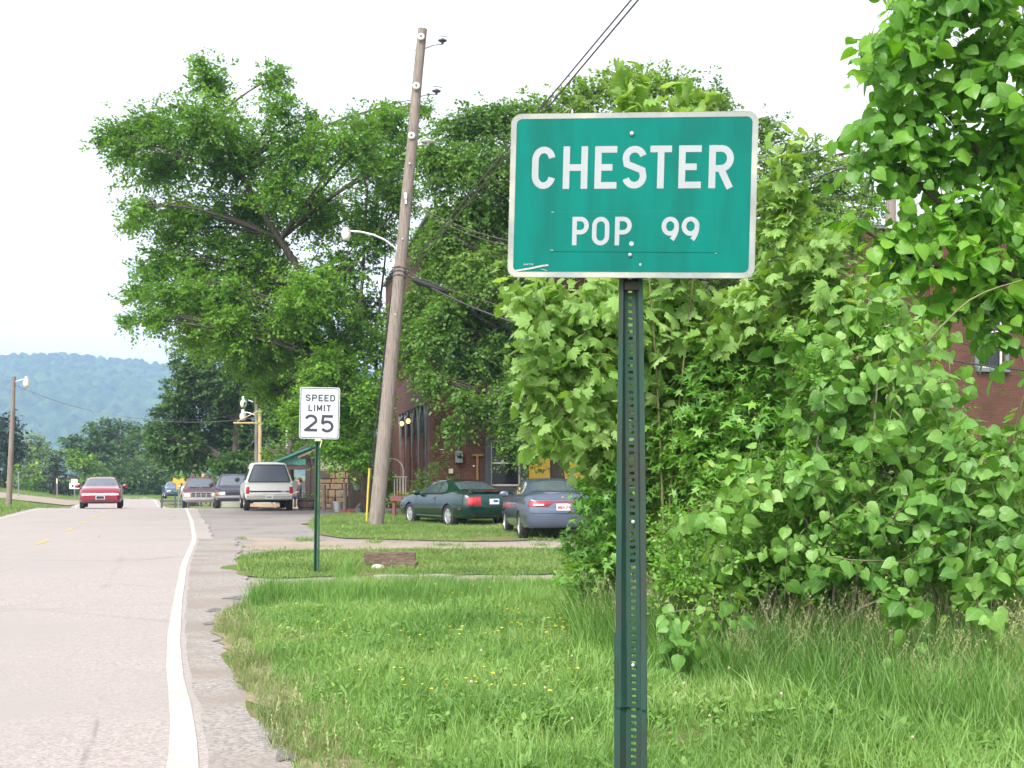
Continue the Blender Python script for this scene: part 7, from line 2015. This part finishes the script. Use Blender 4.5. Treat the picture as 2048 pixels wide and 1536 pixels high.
for s in (1, -1): patch('tail_lamp', [(s * .80, .70), (s * .94, .70), (s * .94, .98), (s * .80, .98)], 'x-', bv, M_red_l, t, off=.014)
patch('tailgate_band', rb(-.79, .79, .76, .82), 'x-', bv, surf('dark_purple_band', (.03, .02, .05), .4), t, off=.012)
patch('tailgate_gap', rb(-.80, .80, .655, .665), 'x-', bv, M_trim, t, off=.005)
o = btext('FORD', .075, (0, 0, 0), M_plate, t, name='tailgate_letters', bold=.002); o.rotation_euler = (PI / 2, 0, -PI / 2); o.location = (-2.685, -.48, .765)
mb = MB(); mb.box((-2.72, 0, .55), (.16, 1.86, .17)); mb.box((-2.68, .0, .47), (.1, 1.5, .06)); mb.build('rear_bumper', surf('brushed_bumper', (.45, .44, .42), .4, .6), t, bevel=.02)
mb = MB(); mb.box((-2.805, 0, .56), (.012, .32, .15)); mb.build('number_plate', M_plate, t)
mb = MB(); mb.box((-2.813, 0.02, .56), (.004, .2, .05)); mb.build('plate_print', M_greyp, t)
for s in (1, -1): mirror_part(t, .86, 1.14, 1.25, M_trim, s, (.06, .11, .10))
mb = MB(); mb.box((-1.9, 0, .40), (.14, 1.2, .12)); mb.box((-2.3, .6, .44), (.6, .04, .1)); mb.build('axle', M_under, t)
hr = math.atan2(.97, -.245)
place(t, -10.5, 55.35, hr, .0)

M_f150 = paint('dark_plum_truck_paint', (.035, .028, .055), .25, .3, 1.0)
M_tan = paint('tan_lower_paint', (.30, .24, .20), .45, .1, .4)
t, bv = pickup('dark plum and tan pickup facing us between the brown pickup and the white one', [M_f150, M_tan], two=lambda c: c.z < .72 or False, h=1.84)
for s in (1, -1):
    patch('headlamp', [(s * .50, .75), (s * .80, .75), (s * .82, .90), (s * .52, .92)], 'x+', bv, M_clear_l, t, off=.012)
    patch('turn_lamp', [(s * .81, .75), (s * .93, .77), (s * .92, .89), (s * .83, .90)], 'x+', bv, M_amber, t, off=.012)
patch('grille', [(-.44, .74), (.44, .74), (.48, .84), (.44, .93), (-.44, .93), (-.48, .84)], 'x+', bv, M_trim, t, off=.012)
mb = MB(); mb.box((2.74, 0, .65), (.14, 1.84, .13)); mb.build('front_bumper', M_chrome, t, bevel=.03)
mb = MB(); mb.box((2.70, 0, .50), (.14, 1.74, .16)); mb.build('valance', M_trim, t, bevel=.03)
for s in (1, -1): mirror_part(t, .86, 1.16, 1.25, M_trim, s, (.06, .13, .12))
DF = 66.3; xF = (471 - 1024) / FOC * DF
place(t, xF - .245 * 2.7, DF + .97 * 2.7, hr + PI, gz(xF, DF) - .02)

M_brown = paint('faded_brown_truck_paint', (.12, .065, .07), .4, .2, .6)
M_tan2 = paint('worn_tan_paint', (.36, .29, .24), .45, .1, .4)
t, bv = pickup('old brown and tan pickup with a chrome grid grille, furthest left of the three pickups', [M_brown, M_tan2], two=lambda c: c.z < .93, box=.7, h=1.76, L_=5.2)
for s in (1, -1): patch('headlamp', rb(*sorted((s * .58, s * .88)), .72, .90), 'x+', bv, M_clear_l, t, off=.014)
patch('grille', rb(-.54, .54, .68, .92), 'x+', bv, M_trim, t, off=.008)
mb = MB()
for k in range(5): mb.box((2.625, -.54 + .27 * k, .80), (.03, .045, .26))
for k in range(3): mb.box((2.632, 0, .68 + .12 * k), (.03, 1.10, .035))
mb.build('grille_bars', M_chrome, t)
mb = MB(); mb.box((2.68, 0, .57), (.16, 1.94, .14)); mb.build('front_bumper', M_chrome, t, bevel=.03)
mb = MB(); mb.box((2.60, 0, .46), (.14, 1.7, .10)); mb.build('valance', M_tan2, t, bevel=.02)
mb = MB(); mb.box((1.05, .3, 1.21), (.03, .5, .02)); mb.box((1.05, -.35, 1.21), (.03, .5, .02)); mb.build('wiper', M_trim, t)
for s in (1, -1): mirror_part(t, .9, 1.12, 1.22, M_chrome, s, (.04, .08, .10))
DG_ = 70.5; xG = (402 - 1024) / FOC * DG_
place(t, xG - .245 * 2.6, DG_ + .97 * 2.6, hr + PI, gz(xG, DG_) + .0)

# ------------------------------------------------------------------ people
M_skin = surf('skin', (.48, .27, .19), .6); M_hair_b = surf('blond_hair', (.55, .33, .16), .7, col2=(.45, .26, .12), scale=30); M_hair_d = surf('brown_hair', (.08, .045, .03), .7)
M_shirt_w = surf('white_shirt', (.68, .66, .64), .8); M_shirt_p = surf('pink_shirt', (.5, .25, .22), .8); M_jeans = surf('blue_jeans', (.05, .09, .17), .85, col2=(.08, .13, .22), scale=12); M_shirt_d = surf('dark_shirt', (.05, .05, .07), .85)
M_shoe_w = surf('white_shoe', (.6, .62, .65), .6)
def person(label, loc, rz, pose, shirt, pants, hair, hairlen=.1, tilt=0, group=None, shoes=M_trim):
    t = thing('person', label, 'person', loc, rz)
    J, E = [], []
    def j(p, r, par=None):
        J.append((Vector(p), r)); 
        if par is not None: E.append((par, len(J) - 1))
        return len(J) - 1
    sit = pose == 'sit'
    hz_ = .50 if sit else .93
    pel = j((0, 0, hz_), .125); sp1 = j((0, .0, hz_ + .20), .115, pel); ch = j((0, -.01, hz_ + .42), .135, sp1); nk = j((0, 0, hz_ + .56), .055, ch)
    h1 = j((0, .015, hz_ + .64), .085, nk); h2 = j((0, .02, hz_ + .73), .09, h1); j((0, .01, hz_ + .79), .06, h2)
    for s in (-1, 1):
        hp = j((s * .10, 0, hz_ - .03), .10, pel)
        if sit:
            kn = j((s * .14, .42, .47), .065, hp); an = j((s * .14, .50, .09), .042, kn); j((s * .15, .68, .045), .035, an)
        else:
            kn = j((s * .11, .02, .50), .062, hp); an = j((s * .12, -.01, .09), .042, kn); j((s * .13, .15, .04), .035, an)
        sh_ = j((s * .18, -.01, hz_ + .45), .062, ch)
        el = j((s * .27, .06 if sit else -.02, hz_ + .20), .042, sh_)
        wr_ = j((s * .20 if sit else s * .29, .30 if sit else .06, hz_ + .10 if sit else hz_ - .04), .030, el)
        d = (Vector(J[wr_][0]) - Vector(J[el][0])).normalized()
        pm_ = j(J[wr_][0] + d * .07, .034, wr_)
        for q in range(4):
            o1 = Vector((.0, (q - 1.5) * .019, 0)); f1 = j(J[pm_][0] + d * .05 + o1, .010, pm_); j(J[f1][0] + d * (.035 + .008 * (1.5 - abs(q - 1.5))) + Vector((-s * .012, 0, 0)), .008, f1)
        th = j(J[wr_][0] + d * .05 + Vector((-s * .01, .035, .0)), .012, wr_); j(J[th][0] + d * .03 + Vector((0, .012, 0)), .009, th)
    me = bpy.data.meshes.new('body'); me.from_pydata([tuple(p) for p, r in J], E, [])
    o = bpy.data.objects.new('body', me); C.objects.link(o)
    md = o.modifiers.new('s', 'SKIN'); md.use_smooth_shade = True
    for i, (p, r) in enumerate(J):
        me.skin_vertices[0].data[i].radius = (r, r * (.8 if i in (1, 2, 0) else 1)); me.skin_vertices[0].data[i].use_root = i == 0
    sb = o.modifiers.new('u', 'SUBSURF'); sb.levels = 1; sb.render_levels = 1
    dg = bpy.context.evaluated_depsgraph_get(); dg.update()
    m2 = bpy.data.meshes.new_from_object(o.evaluated_get(dg)); bpy.data.objects.remove(o)
    m2.materials.clear()
    for mm in (M_skin, shirt, pants): m2.materials.append(mm)
    for p in m2.polygons:
        c = p.center
        i = 1 if (c.z > hz_ - .0 and c.z < hz_ + .53) else (2 if c.z <= hz_ else 0)
        if abs(c.x) > .22 and c.z < hz_ + .22: i = 0
        if not sit and abs(c.x) > .22: i = 0 if c.z < hz_ + .22 else 1
        if sit and c.y > .12 and c.z > .52 and c.z < hz_ + .2 and abs(c.x) > .12: i = 0
        p.material_index = i
    m2.shade_smooth()
    body = bpy.data.objects.new('body', m2); C.objects.link(body); body.parent = t
    # face: nose, eyes, mouth, ears on the head
    fz = hz_ + .70
    mb = MB(); mb.add([(-.014, .10, fz - .02), (.014, .10, fz - .02), (0, .128, fz - .018), (0, .105, fz + .02)], [(0, 1, 2), (0, 2, 3), (1, 3, 2)]); mb.build('nose', M_skin, body)
    for s in (-1, 1):
        mb = MB(); mb.lathe([(.001, -.006), (.010, 0), (.001, .006)], 8, axis='y', c=(s * .03, .1, fz + .012)); mb.build('eye', M_black, body)
        mb = MB(); mb.lathe([(.001, -.01), (.022, 0), (.001, .01)], 8, axis='x', c=(s * .088, .01, fz)); mb.build('ear', M_skin, body)
    mb = MB(); mb.box((0, .1, fz - .05), (.045, .01, .01)); mb.build('mouth', M_shirt_p, body)
    bm = bmesh.new(); bmesh.ops.create_icosphere(bm, subdivisions=3, radius=.115)
    for v in bm.verts:
        q = v.co.copy()
        if q.y > .03 and q.z < .03: q *= .78; q.y = min(q.y, .05)
        if q.z < 0: q.z = q.z * (hairlen / .1); q.x *= 1 + .12 * min(1, -q.z / .2)
        q += Vector((noise.noise(q * 30), noise.noise(q * 30 + Vector((9, 0, 0))), 0)) * .006
        v.co = q + Vector((0, -.005, fz + .03))
    hm = bpy.data.meshes.new('hair'); bm.to_mesh(hm); bm.free(); link('hair', hm, hair, body, smooth=True)
    for s in (-1, 1):
        mb = MB(); y = .58 if sit else .07
        mb.prism([(y - .14, 0), (y + .14, 0), (y + .13, .05), (y, .09), (y - .12, .10)], -.045, .045, Matrix(((0, 1, 0), (1, 0, 0), (0, 0, 1))))
        sho = mb.build('shoe', shoes, t, bevel=.012); sho.location = (s * .14, 0, 0)
    return t
x = (407 - 1024) / FOC * 76.5
person('person with long blond hair standing behind the cab of the brown pickup', (x, 76.5, gz(x, 76.5) + .36), math.radians(190), 'stand', M_shirt_p, M_jeans, M_hair_b, .26)
x = (398.5 - 1024) / FOC * 78.5
person('person behind the brown pickup, mostly hidden, left of the blond person', (x, 78.5, gz(x, 78.5) + .22), math.radians(170), 'stand', M_shirt_d, M_jeans, M_hair_b, .1)
x = (425 - 1024) / FOC * 77
person('dark haired person behind the brown pickup, right of the blond person', (x, 77, gz(x, 77) + .22), math.radians(180), 'stand', M_shirt_d, M_jeans, M_hair_d, .1)
x = (368 - 1024) / FOC * 79.5
person('person in a white shirt leaning at the left side of the brown pickup', (x, 79.5, gz(x, 79.5)), math.radians(140), 'stand', M_shirt_w, M_jeans, M_hair_b, .1)
x = (599 - 1024) / FOC * 58.7
person('person in blue jeans seated on the porch behind the barrel planter', (x, 58.7, .0), math.radians(110), 'sit', M_shirt_d, M_jeans, M_hair_d, .1)
mb = MB(); mb.box((0, 0, .40), (.5, .42, .05)); 
for a, b in ((-.2, -.17), (.2, -.17), (-.2, .17), (.2, .17)): mb.box((a, b, .19), (.04, .04, .38))
tag(mb.build('porch_stool', M_brownw, loc=(x, 58.7, 0)), 'low brown stool under the seated person on the porch', 'stool')
x = (545 - 1024) / FOC * 60.2
person('person with white shoes seated beyond the white pickup, feet showing under it', (x, 61.3, .0), math.radians(180), 'sit', M_shirt_d, M_jeans, M_hair_d, .1, shoes=M_shoe_w)
mb = MB(); mb.box((0, 0, .2), (2.2, .5, .4)); tag(mb.build('porch_bench', MATS['concrete'], loc=(x, 61.5, 0)), 'low concrete bench beyond the white pickup', 'bench')
mb = MB(); mb.box((0, 0, .07), (2.4, .5, .14)); tag(mb.build('kerb_step', M_stone2, loc=(x + .1, 59.6, 0)), 'low pale step under and beyond the white pickup', 'step')

# ------------------------------------------------------------------ air
hz_m, N, L = newmat('valley_haze')
out = N.new('ShaderNodeOutputMaterial'); pv = N.new('ShaderNodeVolumePrincipled')
pv.inputs['Color'].default_value = (.46, .63, 1.0, 1)
pv.inputs['Density'].default_value = .00031
pv.inputs['Anisotropy'].default_value = 0.0
L.new(pv.outputs[0], out.inputs['Volume'])
mb = MB(); mb.box((0, 1800, 140), (5200, 3900, 300))
tag(mb.build('haze', hz_m), 'pale blue valley haze', None, None, 'stuff')
